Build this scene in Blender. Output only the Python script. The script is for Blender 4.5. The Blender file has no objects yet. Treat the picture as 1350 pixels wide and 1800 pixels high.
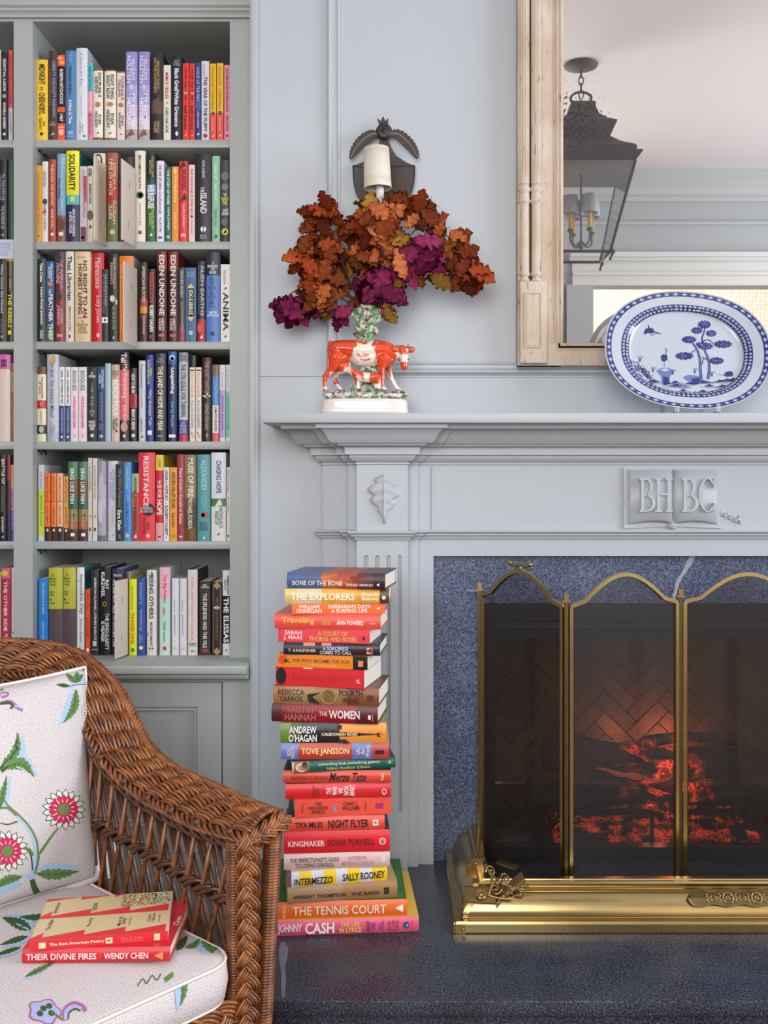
import bpy, bmesh, math, random
from mathutils import Vector, Matrix, noise
from mathutils.geometry import tessellate_polygon
S = bpy.context.scene
C = S.collection
# ---------------------------------------------------------------- camera
F, VX, VY = 1750.0, 700.0, 850.0          # focal length and principal point for a 1350x1800 frame; eye 1 m above the hearth
cam_d = bpy.data.cameras.new('camera'); cam = bpy.data.objects.new('camera', cam_d); C.objects.link(cam)
cam.location = (0, 0, 1.0); cam.rotation_euler = (math.pi/2, 0, 0)
cam_d.sensor_fit = 'AUTO'; cam_d.sensor_width = 36; cam_d.lens = 36*F/1800
cam_d.shift_x = (675-VX)/1800; cam_d.shift_y = (VY-900)/1800; cam_d.clip_start = 0.05
S.camera = cam
# ---------------------------------------------------------------- world, lights, exposure
w = bpy.data.worlds.new('sky'); S.world = w; w.use_nodes = True
bg = w.node_tree.nodes['Background']; bg.inputs[0].default_value = (0.75, 0.85, 1.0, 1); bg.inputs[1].default_value = 1.2
def area(name, loc, tgt, sx, sy, power, col):
    l = bpy.data.lights.new(name, 'AREA'); l.shape = 'RECTANGLE'; l.size = sx; l.size_y = sy; l.energy = power; l.color = col
    o = bpy.data.objects.new(name, l); C.objects.link(o); o.location = loc
    o.rotation_euler = (Vector(tgt)-Vector(loc)).to_track_quat('-Z', 'Y').to_euler(); return o
area('daylight_window_behind', (-0.35, -0.97, 1.8), (-0.35, 2, 1.5), 2.1, 1.6, 44, (1.0, 0.965, 0.93))
area('daylight_window_right', (3.95, 0.7, 1.75), (0, 0.95, 1.5), 2.2, 1.7, 76, (0.84, 0.91, 1.0))
area('daylight_next_room', (2.1, -1.45, 2.62), (2.1, -4.1, 1.5), 1.9, 0.5, 62, (1.0, 0.96, 0.88))
S.view_settings.view_transform = 'Standard'; S.view_settings.look = 'None'
S.view_settings.gamma = 1.0; S.view_settings.use_curve_mapping = False
S.view_settings.exposure = 0.71
S.cycles.max_bounces = 8; S.cycles.diffuse_bounces = 4; S.cycles.transparent_max_bounces = 12
S.cycles.sample_clamp_indirect = 6
R = random.Random(7)
# ---------------------------------------------------------------- helpers
def P(px, py, d): return Vector(((px-VX)*d/F, d, 1.0+(VY-py)*d/F))
def X(px, d): return (px-VX)*d/F
def Z(py, d): return 1.0+(VY-py)*d/F
def lin(h):
    h = h.lstrip('#'); out = []
    for i in (0, 2, 4):
        c = int(h[i:i+2], 16)/255; out.append(c/12.92 if c <= .04045 else ((c+.055)/1.055)**2.4)
    return (*out, 1)
MATS = {}
def mat(name, hexc, rough=.5, metal=0, bump=0, bscale=60, var=0, spec=.5, coat=0, emit=None, estr=0, stretch=None, vscale=None, alpha=None):
    if name in MATS: return MATS[name]
    m = bpy.data.materials.new(name); m.use_nodes = True; nt = m.node_tree; b = nt.nodes['Principled BSDF']
    b.inputs['Base Color'].default_value = lin(hexc); b.inputs['Roughness'].default_value = rough
    b.inputs['Metallic'].default_value = metal; b.inputs['Specular IOR Level'].default_value = spec
    b.inputs['Coat Weight'].default_value = coat; b.inputs['Coat Roughness'].default_value = .08
    if emit: b.inputs['Emission Color'].default_value = lin(emit); b.inputs['Emission Strength'].default_value = estr
    if bump or var:
        tc = nt.nodes.new('ShaderNodeTexCoord'); mp = nt.nodes.new('ShaderNodeMapping'); nt.links.new(tc.outputs['Object'], mp.inputs[0])
        if stretch: mp.inputs['Scale'].default_value = stretch
        nz = nt.nodes.new('ShaderNodeTexNoise'); nz.inputs['Scale'].default_value = bscale; nz.inputs['Detail'].default_value = 4
        nt.links.new(mp.outputs[0], nz.inputs[0])
        if bump:
            bp = nt.nodes.new('ShaderNodeBump'); bp.inputs['Strength'].default_value = min(1, bump); bp.inputs['Distance'].default_value = .002
            nt.links.new(nz.outputs[0], bp.inputs['Height']); nt.links.new(bp.outputs[0], b.inputs['Normal'])
        if var:
            nz2 = nt.nodes.new('ShaderNodeTexNoise'); nz2.inputs['Scale'].default_value = vscale or bscale*.3; nz2.inputs['Detail'].default_value = 3
            nt.links.new(mp.outputs[0], nz2.inputs[0])
            hs = nt.nodes.new('ShaderNodeMix'); hs.data_type = 'RGBA'
            c = lin(hexc); hs.inputs[6].default_value = tuple(min(1, v*(1-var)) for v in c[:3])+(1,); hs.inputs[7].default_value = tuple(min(1, v*(1+var)) for v in c[:3])+(1,)
            nt.links.new(nz2.outputs[0], hs.inputs[0]); nt.links.new(hs.outputs[2], b.inputs['Base Color'])
    MATS[name] = m; return m
def obj(name, me, m=None, parent=None, smooth=False):
    if isinstance(me, bmesh.types.BMesh):
        bm = me; me = bpy.data.meshes.new(name); bm.to_mesh(me); bm.free()
    if m is not None and not me.materials:
        for q in (m if isinstance(m, (list, tuple)) else [m]): me.materials.append(q)
    if smooth:
        me.shade_smooth()
        if smooth != True: me.set_sharp_from_angle(angle=math.radians(smooth))
    o = bpy.data.objects.new(name, me); C.objects.link(o)
    if parent: o.parent = parent
    return o
def empty(name, label, cat, loc=(0,0,0), group=None, kind=None):
    o = bpy.data.objects.new(name, None); C.objects.link(o); o.location = loc; o.empty_display_size = .05
    tag(o, label, cat, group, kind); return o
def tag(o, label=None, cat=None, group=None, kind=None):
    if label: o['label'] = label
    if cat: o['category'] = cat
    if group: o['group'] = group
    if kind: o['kind'] = kind
    return o
def keep(o, parent):
    "parent a part built in world coordinates to a root that has its own location"
    o.parent = parent; o.matrix_parent_inverse = Matrix.Translation(-Vector(parent.location)); return o
def box(bm, x0, x1, y0, y1, z0, z1, mi=0, M=None):
    vs = [Vector((x, y, z)) for x in (x0, x1) for y in (y0, y1) for z in (z0, z1)]
    if M: vs = [M @ v for v in vs]
    v = [bm.verts.new(p) for p in vs]
    for f in ((0,1,3,2),(4,6,7,5),(0,4,5,1),(2,3,7,6),(0,2,6,4),(1,5,7,3)):
        fc = bm.faces.new([v[i] for i in f]); fc.material_index = mi
def boxo(name, x0, x1, y0, y1, z0, z1, m, parent=None, bev=0):
    bm = bmesh.new(); box(bm, min(x0,x1), max(x0,x1), min(y0,y1), max(y0,y1), min(z0,z1), max(z0,z1))
    if bev: bmesh.ops.bevel(bm, geom=bm.edges[:], offset=bev, segments=2, affect='EDGES', profile=.5)
    return obj(name, bm, m, parent, smooth=40 if bev else False)
def tube(bm, pts, rad, seg=8, cap=True, mi=0, flat=None, smooth=True):
    "tube through pts; rad a number or list"
    n = len(pts); pts = [Vector(p) for p in pts]
    if not isinstance(rad, (list, tuple)): rad = [rad]*n
    rings = []; up = None
    for i in range(n):
        t = (pts[min(i+1, n-1)]-pts[max(i-1, 0)])
        if t.length < 1e-9: t = Vector((0, 0, 1))
        t.normalize()
        if up is None:
            up = Vector((0, 0, 1)) if abs(t.z) < .9 else Vector((1, 0, 0))
        a = t.cross(up)
        if a.length < 1e-6: a = t.orthogonal()
        a.normalize(); b = a.cross(t); b.normalize(); up = b
        rings.append([bm.verts.new(pts[i]+(a*math.cos(2*math.pi*k/seg)+b*math.sin(2*math.pi*k/seg))*rad[i]) for k in range(seg)])
    for i in range(n-1):
        for k in range(seg):
            f = bm.faces.new((rings[i][k], rings[i][(k+1) % seg], rings[i+1][(k+1) % seg], rings[i+1][k])); f.material_index = mi; f.smooth = smooth
    if cap:
        f = bm.faces.new(rings[0][::-1]); f.material_index = mi; f = bm.faces.new(rings[-1]); f.material_index = mi
def tubeo(name, pts, rad, m, parent=None, seg=10, smooth=True):
    bm = bmesh.new(); tube(bm, pts, rad, seg); return obj(name, bm, m, parent)
def lathe(bm, prof, center, seg=24, axis='Z', mi=0, sx=1, sy=1, cap=True):
    "prof: (r, h) list"
    c = Vector(center); rings = []
    for r, h in prof:
        ring = []
        for k in range(seg):
            a = 2*math.pi*k/seg; u, v = r*math.cos(a)*sx, r*math.sin(a)*sy
            p = {'Z': (u, v, h), 'Y': (u, h, v), 'X': (h, u, v)}[axis]; ring.append(bm.verts.new(c+Vector(p)))
        rings.append(ring)
    for i in range(len(rings)-1):
        for k in range(seg):
            f = bm.faces.new((rings[i][k], rings[i][(k+1) % seg], rings[i+1][(k+1) % seg], rings[i+1][k])); f.smooth = True; f.material_index = mi
    if cap:
        for rg in (rings[0][::-1], rings[-1]):
            f = bm.faces.new(rg); f.material_index = mi
    bmesh.ops.recalc_face_normals(bm, faces=bm.faces)
def sphere(bm, c, r, sub=2, mi=0, sc=(1,1,1), M=None):
    m = Matrix.Translation(c) @ (M or Matrix()) @ Matrix.Diagonal((*[r*s for s in sc], 1))
    g = bmesh.ops.create_icosphere(bm, subdivisions=sub, radius=1, matrix=m)
    for v in g['verts']:
        for f in v.link_faces: f.smooth = True; f.material_index = mi
def prism(bm, poly, y0, y1, mi=0, M=None, T=None):
    "poly in XZ extruded between y0 (front) and y1; T maps (x, y, z) to world"
    T = T or (lambda x, y, z: Vector((x, y, z)))
    a = [bm.verts.new(T(x, y0, z)) for x, z in poly]; b = [bm.verts.new(T(x, y1, z)) for x, z in poly]
    tris = tessellate_polygon([[Vector((x, z, 0)) for x, z in poly]])
    for t in tris:
        try:
            f = bm.faces.new([a[i] for i in t]); f.material_index = mi
            f = bm.faces.new([b[i] for i in t[::-1]]); f.material_index = mi
        except ValueError: pass
    n = len(poly)
    for i in range(n):
        j = (i+1) % n; f = bm.faces.new((a[i], b[i], b[j], a[j])); f.material_index = mi
    bmesh.ops.recalc_face_normals(bm, faces=bm.faces)
def sweep(bm, path, prof, place, closed=False, mi=0, caps=True):
    """sweep profile [(o, h)] along 2-D path with mitred corners; o is offset to the left of the direction of travel; place(p2, h) -> 3-D"""
    n = len(path); path = [Vector(p) for p in path]; rows = []
    for i in range(n):
        d0 = (path[i]-path[i-1]).normalized() if (i > 0 or closed) else None
        d1 = (path[(i+1) % n]-path[i]).normalized() if (i < n-1 or closed) else None
        if d0 is None: d0 = d1
        if d1 is None: d1 = d0
        n0 = Vector((-d0.y, d0.x)); n1 = Vector((-d1.y, d1.x)); nn = n0+n1; nn = nn/ max(.2, (1+n0.dot(n1)))
        rows.append([bm.verts.new(place(path[i]+nn*o, h)) for o, h in prof])
    m = n if closed else n-1
    for i in range(m):
        for k in range(len(prof)-1):
            a, b = rows[i], rows[(i+1) % n]
            f = bm.faces.new((a[k], a[k+1], b[k+1], b[k])); f.material_index = mi
    if caps and not closed:
        try: bm.faces.new(rows[0]); bm.faces.new(rows[-1][::-1])
        except ValueError: pass
    bmesh.ops.recalc_face_normals(bm, faces=bm.faces)
def crom(pts, n):
    "Catmull-Rom through pts, n samples per span"
    pts = [Vector(p) for p in pts]; out = []
    q = [pts[0]*2-pts[1]]+pts+[pts[-1]*2-pts[-2]]
    for i in range(1, len(q)-2):
        a, b, c, d = q[i-1], q[i], q[i+1], q[i+2]
        for k in range(n):
            t = k/n; out.append(.5*((2*b)+(c-a)*t+(2*a-5*b+4*c-d)*t*t+(3*b-a-3*c+d)*t**3))
    out.append(pts[-1]); return out
def evalmesh(o):
    dg = bpy.context.evaluated_depsgraph_get(); me = bpy.data.meshes.new_from_object(o.evaluated_get(dg)); return me
# ---- lettering: flat meshes from the built-in face, fitted to a rectangle
TXT = {}
def text_mesh(s, bold=0, res=2, spacing=1.0):
    k = (s, bold, spacing)
    if k in TXT: return TXT[k]
    cu = bpy.data.curves.new('t', 'FONT'); cu.body = s; cu.resolution_u = res; cu.offset = bold; cu.space_character = spacing
    cu.align_x = 'CENTER'; cu.space_line = .85
    o = bpy.data.objects.new('t', cu); me = bpy.data.meshes.new_from_object(o)
    bpy.data.objects.remove(o)
    xs = [v.co.x for v in me.vertices] or [0, 1]; ys = [v.co.y for v in me.vertices] or [0, 1]
    bb = (min(xs), max(xs), min(ys), max(ys)); TXT[k] = (me, bb); return TXT[k]
SERIFS = True
def lettering(s, origin, ux, uy, L, H, m, parent=None, bold=.012, shear=0, name='title_lettering', thick=0, spacing=1.0, serif=False):
    "text s filling an L x H rectangle centred at origin, reading along ux with its top towards uy"
    src, bb = text_mesh(s, bold, spacing=spacing)
    me = src.copy(); w_, h_ = max(1e-4, bb[1]-bb[0]), max(1e-4, bb[3]-bb[2])
    ux, uy = Vector(ux).normalized(), Vector(uy).normalized(); nn = ux.cross(uy); o0 = Vector(origin)
    for v in me.vertices:
        a = (v.co.x-bb[0])/w_-.5; b = (v.co.y-bb[2])/h_-.5
        v.co = o0+ux*(a*L+shear*b*H)+uy*(b*H)
    me.materials.clear(); me.materials.append(m)
    if thick:
        bm = bmesh.new(); bm.from_mesh(me)
        g = bmesh.ops.extrude_face_region(bm, geom=bm.faces[:]); bmesh.ops.translate(bm, vec=nn*thick, verts=[x for x in g['geom'] if isinstance(x, bmesh.types.BMVert)])
        bmesh.ops.recalc_face_normals(bm, faces=bm.faces); bm.to_mesh(me); bm.free()
    return obj(name, me, None, parent)
# ---- decals: printed shapes laid on a curved surface
def poly_on(bm, pts, fn, maxlen=.01, mi=0):
    V = {}
    def vert(p):
        k = (round(p[0], 6), round(p[1], 6))
        if k not in V: V[k] = bm.verts.new(fn(p[0], p[1]))
        return V[k]
    st = [tuple(pts[i] for i in t) for t in tessellate_polygon([[Vector((p[0], p[1], 0)) for p in pts]])]
    while st:
        t = st.pop(); L = [math.dist(t[i], t[(i+1) % 3]) for i in range(3)]; i = L.index(max(L))
        if L[i] > maxlen:
            a, b, c = t[i], t[(i+1) % 3], t[(i+2) % 3]; m = ((a[0]+b[0])/2, (a[1]+b[1])/2); st += [(a, m, c), (m, b, c)]; continue
        q = [vert(p) for p in t]
        if len(set(q)) == 3:
            try: f = bm.faces.new(q); f.material_index = mi
            except ValueError: pass
def leaf_shape(x0, y0, x1, y1, wd, teeth=7, amp=.25, n=28, bend=.0):
    "serrated leaf outline from base to tip"
    a = Vector((x0, y0)); b = Vector((x1, y1)); d = b-a; L = d.length; d.normalize(); nrm = Vector((-d.y, d.x)); left = []; right = []
    for i in range(n+1):
        t = i/n; w_ = wd*math.sin(math.pi*min(1, t**.75))*(1-amp+amp*(1-(t*teeth % 1)))
        c = a+d*L*t+nrm*bend*L*math.sin(math.pi*t); left.append(c+nrm*w_); right.append(c-nrm*w_)
    return [tuple(p) for p in left+right[::-1][1:-1]]
def stroke(pts, w0, w1=None, n=6):
    pp = [Vector((p[0], p[1], 0)) for p in pts]; pp = crom(pp, n) if len(pp) > 2 else pp
    w1 = w0 if w1 is None else w1; L = []; Rr = []
    for i, p in enumerate(pp):
        d = (pp[min(i+1, len(pp)-1)]-pp[max(0, i-1)]); d.normalize(); nrm = Vector((-d.y, d.x, 0)); w_ = w0+(w1-w0)*i/(len(pp)-1)
        L.append(p+nrm*w_/2); Rr.append(p-nrm*w_/2)
    return [(p.x, p.y) for p in L+Rr[::-1]]
# ================================================================ materials of the room
WALL = mat('blue_grey_paint', 'b1b7bd', rough=.42, bump=.12, bscale=45, var=.012, vscale=3)
CASE = mat('grey_green_paint', 'a8aeac', rough=.4, bump=.1, bscale=45, var=.015, vscale=4)
CEIL = mat('ceiling_paint', 'e4dede', rough=.9)
def stone_mat(name, base, dark, light, rough):
    m = bpy.data.materials.new(name); m.use_nodes = True; nt = m.node_tree; b = nt.nodes['Principled BSDF']
    N = nt.nodes.new; Lk = nt.links.new
    tc = N('ShaderNodeTexCoord'); n1 = N('ShaderNodeTexNoise'); n1.inputs['Scale'].default_value = 260; n1.inputs['Detail'].default_value = 3
    n2 = N('ShaderNodeTexNoise'); n2.inputs['Scale'].default_value = 9; n2.inputs['Detail'].default_value = 5
    v = N('ShaderNodeTexVoronoi'); v.inputs['Scale'].default_value = 170
    for q in (n1, n2, v): Lk(tc.outputs['Object'], q.inputs['Vector'])
    r1 = N('ShaderNodeValToRGB'); e = r1.color_ramp.elements; e[0].position = .36; e[0].color = lin(dark); e[1].position = .66; e[1].color = lin(light)
    k = r1.color_ramp.elements.new(.5); k.color = lin(base)
    Lk(n1.outputs[0], r1.inputs[0])
    mx = N('ShaderNodeMix'); mx.data_type = 'RGBA'; mx.blend_type = 'MULTIPLY'; mx.inputs[0].default_value = .55
    r2 = N('ShaderNodeValToRGB'); r2.color_ramp.elements[0].position = .3; r2.color_ramp.elements[0].color = (.55, .55, .6, 1); r2.color_ramp.elements[1].position = .7; r2.color_ramp.elements[1].color = (1.3, 1.3, 1.25, 1)
    Lk(n2.outputs[0], r2.inputs[0]); Lk(r1.outputs[0], mx.inputs[6]); Lk(r2.outputs[0], mx.inputs[7])
    # dark flecks
    r3 = N('ShaderNodeValToRGB'); r3.color_ramp.elements[0].position = .16; r3.color_ramp.elements[0].color = (.18, .18, .22, 1); r3.color_ramp.elements[1].position = .33; r3.color_ramp.elements[1].color = (1, 1, 1, 1)
    Lk(v.outputs['Distance'], r3.inputs[0]); m2 = N('ShaderNodeMix'); m2.data_type = 'RGBA'; m2.blend_type = 'MULTIPLY'; m2.inputs[0].default_value = .8
    Lk(mx.outputs[2], m2.inputs[6]); Lk(r3.outputs[0], m2.inputs[7]); Lk(m2.outputs[2], b.inputs['Base Color'])
    bp = N('ShaderNodeBump'); bp.inputs['Strength'].default_value = .15; bp.inputs['Distance'].default_value = .001; Lk(n1.outputs[0], bp.inputs['Height']); Lk(bp.outputs[0], b.inputs['Normal'])
    rr = N('ShaderNodeMapRange'); rr.inputs[3].default_value = rough-.08; rr.inputs[4].default_value = rough+.15; Lk(n2.outputs[0], rr.inputs[0]); Lk(rr.outputs[0], b.inputs['Roughness'])
    return m
STONE = stone_mat('blue_soapstone', '4a5674', '2a3046', '727c98', .38)
STONE2 = stone_mat('dark_hearth_soapstone', '393d49', '1e2129', '5c6272', .24)
VEIN = mat('pale_quartz_vein', '9a9ca6', rough=.5, var=.2, bscale=90)
DARK = mat('black_iron', '0e0e0f', rough=.45)
# ================================================================ shell
WX0, WX1, WY0, WY1, FZ, CZ = -3.0, 4.0, -1.0, 2.655, -.15, 2.95
WOOD = mat('oak_floor_boards', '7a5232', rough=.4, var=.25, bscale=5, stretch=(1, 12, 1), vscale=3)
fl = boxo('floor', WX0-.2, WX1+.2, -4.3, 3.3, FZ-.1, FZ, WOOD); tag(fl, 'brown oak floor of the room', 'floor', kind='structure')
ce = boxo('ceiling', WX0-.2, WX1+.2, -4.3, 3.3, CZ, CZ+.1, CEIL); tag(ce, 'plain pale ceiling seen in the mirror', 'ceiling', kind='structure')
def st(o, label, cat='wall'): tag(o, label, cat, kind='structure'); return o
BX = X(440, WY1)                      # left corner of the chimney breast
st(boxo('wall_back', BX, WX1, WY1, 3.3, FZ, CZ, WALL), 'blue-grey panelled wall above and beside the mantelpiece')
# cut the firebox out of that wall with a boolean further down
st(boxo('wall_behind_bookcase', WX0, BX, 3.2, 3.3, FZ, CZ, CASE), 'grey wall hidden behind the bookcase')
def holed_wall(name, axis, c0, c1, a0, a1, holes, m, label):
    "wall as a ring of boxes round its openings (merged into one mesh)"
    bm = bmesh.new()
    xs = [a0]
    for h in sorted(holes): xs += [h[0], h[1]]
    xs.append(a1)
    def B(p, q, z0, z1):
        if axis == 'X': box(bm, p, q, c0, c1, z0, z1)
        else: box(bm, c0, c1, p, q, z0, z1)
    for i in range(0, len(xs)-1, 2): B(xs[i], xs[i+1], FZ, CZ)
    for h in holes:
        if h[2] > FZ: B(h[0], h[1], FZ, h[2])
        B(h[0], h[1], h[3], CZ)
    return st(obj(name, bm, m), label)
WALL2 = mat('plain_grey_paint', 'a9adae', rough=.6)  # one even grey for the front and side walls
LITE = mat('pale_casing_paint', 'd6d6d0', rough=.5)
OX0, OX1, OZ = X(1045, 6.2), 3.1, Z(499, 6.2)
holed_wall('wall_front', 'X', WY0-.12, WY0, WX0, WX1, [(-1.45, .75, .95, 2.65), (OX0, OX1, FZ, OZ)], WALL2, 'grey wall behind the camera with a window and a cased opening, seen in the mirror')
holed_wall('wall_right', 'Y', WX1, WX1+.12, -1.12, 3.2, [(-.45, 1.85, .85, 2.65)], WALL2, 'grey wall with a window on the right')
st(boxo('wall_left', WX0-.12, WX0, -1.12, 3.2, FZ, CZ, WALL2), 'grey wall on the far left')
# next room, seen in the mirror through the opening
def wallpaper():
    m = bpy.data.materials.new('scalloped_wallpaper'); m.use_nodes = True; nt = m.node_tree; b = nt.nodes['Principled BSDF']; N = nt.nodes.new; Lk = nt.links.new
    tc = N('ShaderNodeTexCoord'); mp = N('ShaderNodeMapping'); mp.inputs['Scale'].default_value = (26, 26, 26); Lk(tc.outputs['Object'], mp.inputs[0])
    v = N('ShaderNodeTexVoronoi'); v.inputs['Randomness'].default_value = .25; v.inputs['Scale'].default_value = 1; Lk(mp.outputs[0], v.inputs['Vector'])
    r = N('ShaderNodeValToRGB'); r.color_ramp.elements[0].position = .42; r.color_ramp.elements[0].color = lin('f4f2ec'); r.color_ramp.elements[1].position = .55; r.color_ramp.elements[1].color = lin('dcd8cc')
    Lk(v.outputs['Distance'], r.inputs[0]); Lk(r.outputs[0], b.inputs['Base Color']); b.inputs['Roughness'].default_value = .9; return m
WP = wallpaper()
st(boxo('wall_next_room', 0.3, WX1+.2, -4.2, -4.1, FZ, CZ, WP), 'cream scallop-patterned wall of the next room')
st(boxo('wall_next_room_side', .18, .3, -4.2, -1.12, FZ, CZ, WP), 'cream side wall of the next room')
st(boxo('wall_next_room_end', WX1+.2, WX1+.32, -4.2, -1.12, FZ, CZ, WP), 'cream end wall of the next room')
# casing, header trim and cornice on the front wall
def strip(bm, x0, x1, z0, z1, pr, y=WY0): box(bm, x0, x1, y, y+pr, z0, z1)
bm = bmesh.new()
strip(bm, OX0-.13, OX1+.13, OZ, Z(480, 6.2), .03); strip(bm, OX0-.13, OX1+.13, Z(482, 6.2), Z(477, 6.2), .045)
strip(bm, OX0-.13, OX1+.13, Z(477, 6.2), Z(457, 6.2), .02); strip(bm, OX0-.15, OX1+.15, Z(457, 6.2), Z(451, 6.2), .05); strip(bm, OX0-.15, OX1+.15, Z(451, 6.2), Z(443, 6.2), .07)
st(obj('trim_opening', bm, LITE), 'pale moulded casing above the opening, seen in the mirror', 'trim')
bm = bmesh.new(); strip(bm, OX0-.17, OX0, FZ, OZ, .03); strip(bm, OX0-.17, OX0-.14, FZ, OZ, .045); strip(bm, OX1, OX1+.17, FZ, OZ, .03)
st(obj('trim_jamb', bm, WALL2), 'grey jamb casing of the opening, seen in the mirror', 'trim')
bm = bmesh.new()
sweep(bm, [(WX0, WY0), (WX1, WY0)], [(0, Z(350, 6.2)), (.02, Z(350, 6.2)), (.02, Z(343, 6.2)), (.045, Z(340, 6.2)), (.05, Z(330, 6.2)), (.09, Z(318, 6.2)), (.1, Z(316, 6.2)), (.1, CZ), (0, CZ)], lambda p, h: Vector((p.x, p.y, h)))
sweep(bm, [(WX0, WY0), (WX1, WY0)], [(0, Z(391, 6.2)), (.02, Z(391, 6.2)), (.028, Z(388, 6.2)), (.02, Z(385, 6.2)), (0, Z(385, 6.2))], lambda p, h: Vector((p.x, p.y, h)))
st(obj('trim_cornice', bm, mat('cornice_paint', 'b9bcbb', rough=.6)), 'grey stepped cornice of the opposite wall, seen in the mirror', 'trim')
# window frames in both off-camera windows
FR = mat('white_window_paint', 'd8d8d4', rough=.5)
bm = bmesh.new()
for xx in (-1.45, -.36, .72): box(bm, xx, xx+.03, WY0-.1, WY0-.05, .95, 2.65)
for zz in (.95, 1.8, 2.62): box(bm, -1.45, .75, WY0-.1, WY0-.05, zz, zz+.03)
st(obj('window_1', bm, FR), 'white window frame behind the camera', 'window')
bm = bmesh.new()
for yy in (-.45, .69, 1.82): box(bm, WX1+.05, WX1+.1, yy, yy+.03, .85, 2.65)
for zz in (.85, 1.75, 2.62): box(bm, WX1+.05, WX1+.1, -.45, 1.85, zz, zz+.03)
st(obj('window_2', bm, FR), 'white window frame on the right', 'window')
# ================================================================ chimney-breast panel mouldings
wall_place = lambda y: (lambda p, h: Vector((p.x, y-h, p.y)))
bm = bmesh.new()   # vertical corner bead at the left edge of the breast
for a, b_, pr in ((439.5, 444, .018), (444, 447.5, .026), (447.5, 453, .018), (453, 456, .010)):
    box(bm, X(a, WY1-pr), X(b_, WY1-pr), WY1-pr, WY1+.002, FZ, CZ)
st(obj('trim_corner_bead', bm, WALL), 'vertical corner bead between bookcase and panelled wall', 'trim')
bm = bmesh.new()
px0, pz0 = X(598, WY1), Z(636, WY1)
prof = [(0, 0), (0, .006), (.006, .008), (.009, .004), (.018, .004), (.024, .012), (.03, .014), (.033, .006), (.037, .003), (.037, 0)]
sweep(bm, [(px0, CZ), (px0, pz0), (2.1, pz0), (2.1, CZ)], [(-o, h) for o, h in prof], wall_place(WY1))
st(obj('trim_wall_panel', bm, WALL), 'raised panel moulding on the wall around the mirror', 'trim')
bm = bmesh.new(); box(bm, BX+.02, X(573, WY1), WY1-.004, WY1, Z(661.5, WY1), Z(659.5, WY1)); box(bm, X(573,WY1), 2.4, WY1-.004, WY1, Z(663, WY1), Z(661, WY1))
st(obj('trim_rail_seam', bm, WALL), 'thin horizontal seam of the wall panelling', 'trim')
# ================================================================ mantelpiece
mant = empty('mantelpiece', 'blue-grey painted mantelpiece with stepped crown, fluted pilaster and carved plaque', 'mantelpiece', (.715, 2.6, 0))
MC = .715
D0, D1, D2, D3, DM = 2.634, 2.598, 2.558, 2.598, 2.640
xa, xb, xc, xd, xe, xf = X(567, D0), X(612, D1), X(627, D2), X(717, D2), X(735, D3), X(762, 2.62)
half = [(xa, WY1), (xa, D0), (xb, D0), (xb, D1), (xc, D1), (xc, D2), (xd, D2), (xd, D3), (xe, D3), (xe, 2.612)]
full = half+[(2*MC-x, y) for x, y in half[::-1]]
XY = lambda p, h: Vector((p.x, p.y, h))
cz = lambda yy: 1.1485-(yy-128)*.00047
crown = [(350,128),(350,150),(372,153),(385,165),(400,190),(412,213),(428,228),(455,230),(455,238),(475,242),(488,250),(490,262),(490,286),(512,290),(513,300),(520,312),(530,322),(548,323),(548,330),(540,331),(540,338),(550,342)]
cp = [((550-a)*.000487, cz(b)) for a, b in crown]
bm = bmesh.new(); sweep(bm, full, [(-o, z) for o, z in cp], XY, caps=False); keep(obj('crown_moulding', bm, WALL, smooth=25), mant)
zn0, zn1 = Z(949, 2.56), Z(933, 2.55)
np_ = [(0, zn0), (.004, zn0), (.006, zn0+.004), (.007, zn0+.007), (.014, zn0+.010), (.014, zn0+.013), (.019, zn0+.016), (.0215, zn0+.0195), (.019, zn1), (0, zn1)]
bm = bmesh.new(); sweep(bm, full, [(-o, z) for o, z in np_], XY, caps=False); keep(obj('neck_moulding', bm, WALL, smooth=25), mant)
sl = boxo('mantel_shelf', X(460, 2.435), 2*MC-X(460, 2.435), 2.435, WY1, 1.149, 1.173, WALL, bev=.0012); keep(sl, mant)
# soffit board over the crown
keep(boxo('soffit', xa-.094, 2*MC-xa+.094, 2.49, WY1, 1.138, 1.149, WALL), mant)
def leg(s):
    bm = bmesh.new()
    def B(x0, x1, y0, z0=0, z1=1.05, y1=WY1+.001):
        if s < 0: x0, x1 = 2*MC-x1, 2*MC-x0
        box(bm, x0, x1, y0, y1, z0, z1)
    B(xa, xb, D0); B(xb, xc, D1); B(xd, xe, D3); B(xe, xf, 2.615)
    keep(obj('side_board', bm, WALL), mant)
    # fluted pilaster: real grooves cut in its face
    x0, x1 = (xc, xd) if s > 0 else (2*MC-xd, 2*MC-xc)
    pil = boxo('pilaster', x0, x1, D2, WY1, 0, 1.05, WALL)
    bm = bmesh.new()
    for a, b_ in ((640, 647.5), (659.5, 667), (679.5, 686.5), (699.5, 706.5)):
        g0, g1 = X(a, D2), X(b_, D2)
        if s < 0: g0, g1 = 2*MC-g1, 2*MC-g0
        r = (g1-g0)/2; c = (g0+g1)/2; zt, zb = Z(976, D2)-r, Z(1427, D2)+r
        poly = [(c+r*math.cos(t), zt+r*math.sin(t)) for t in [math.pi*k/8 for k in range(9)]]+[(c+r*math.cos(t), zb+r*math.sin(t)) for t in [math.pi+math.pi*k/8 for k in range(9)]]
        prism(bm, poly, D2-.01, D2+.008)
    cut = obj('cut', bm)
    md = pil.modifiers.new('b', 'BOOLEAN'); md.operation = 'DIFFERENCE'; md.object = cut; md.solver = 'EXACT'
    me = evalmesh(pil); pil.modifiers.clear(); pil.data = me; bpy.data.objects.remove(cut)
    keep(pil, mant)
leg(1); leg(-1)
zh = Z(977, 2.62)
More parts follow.
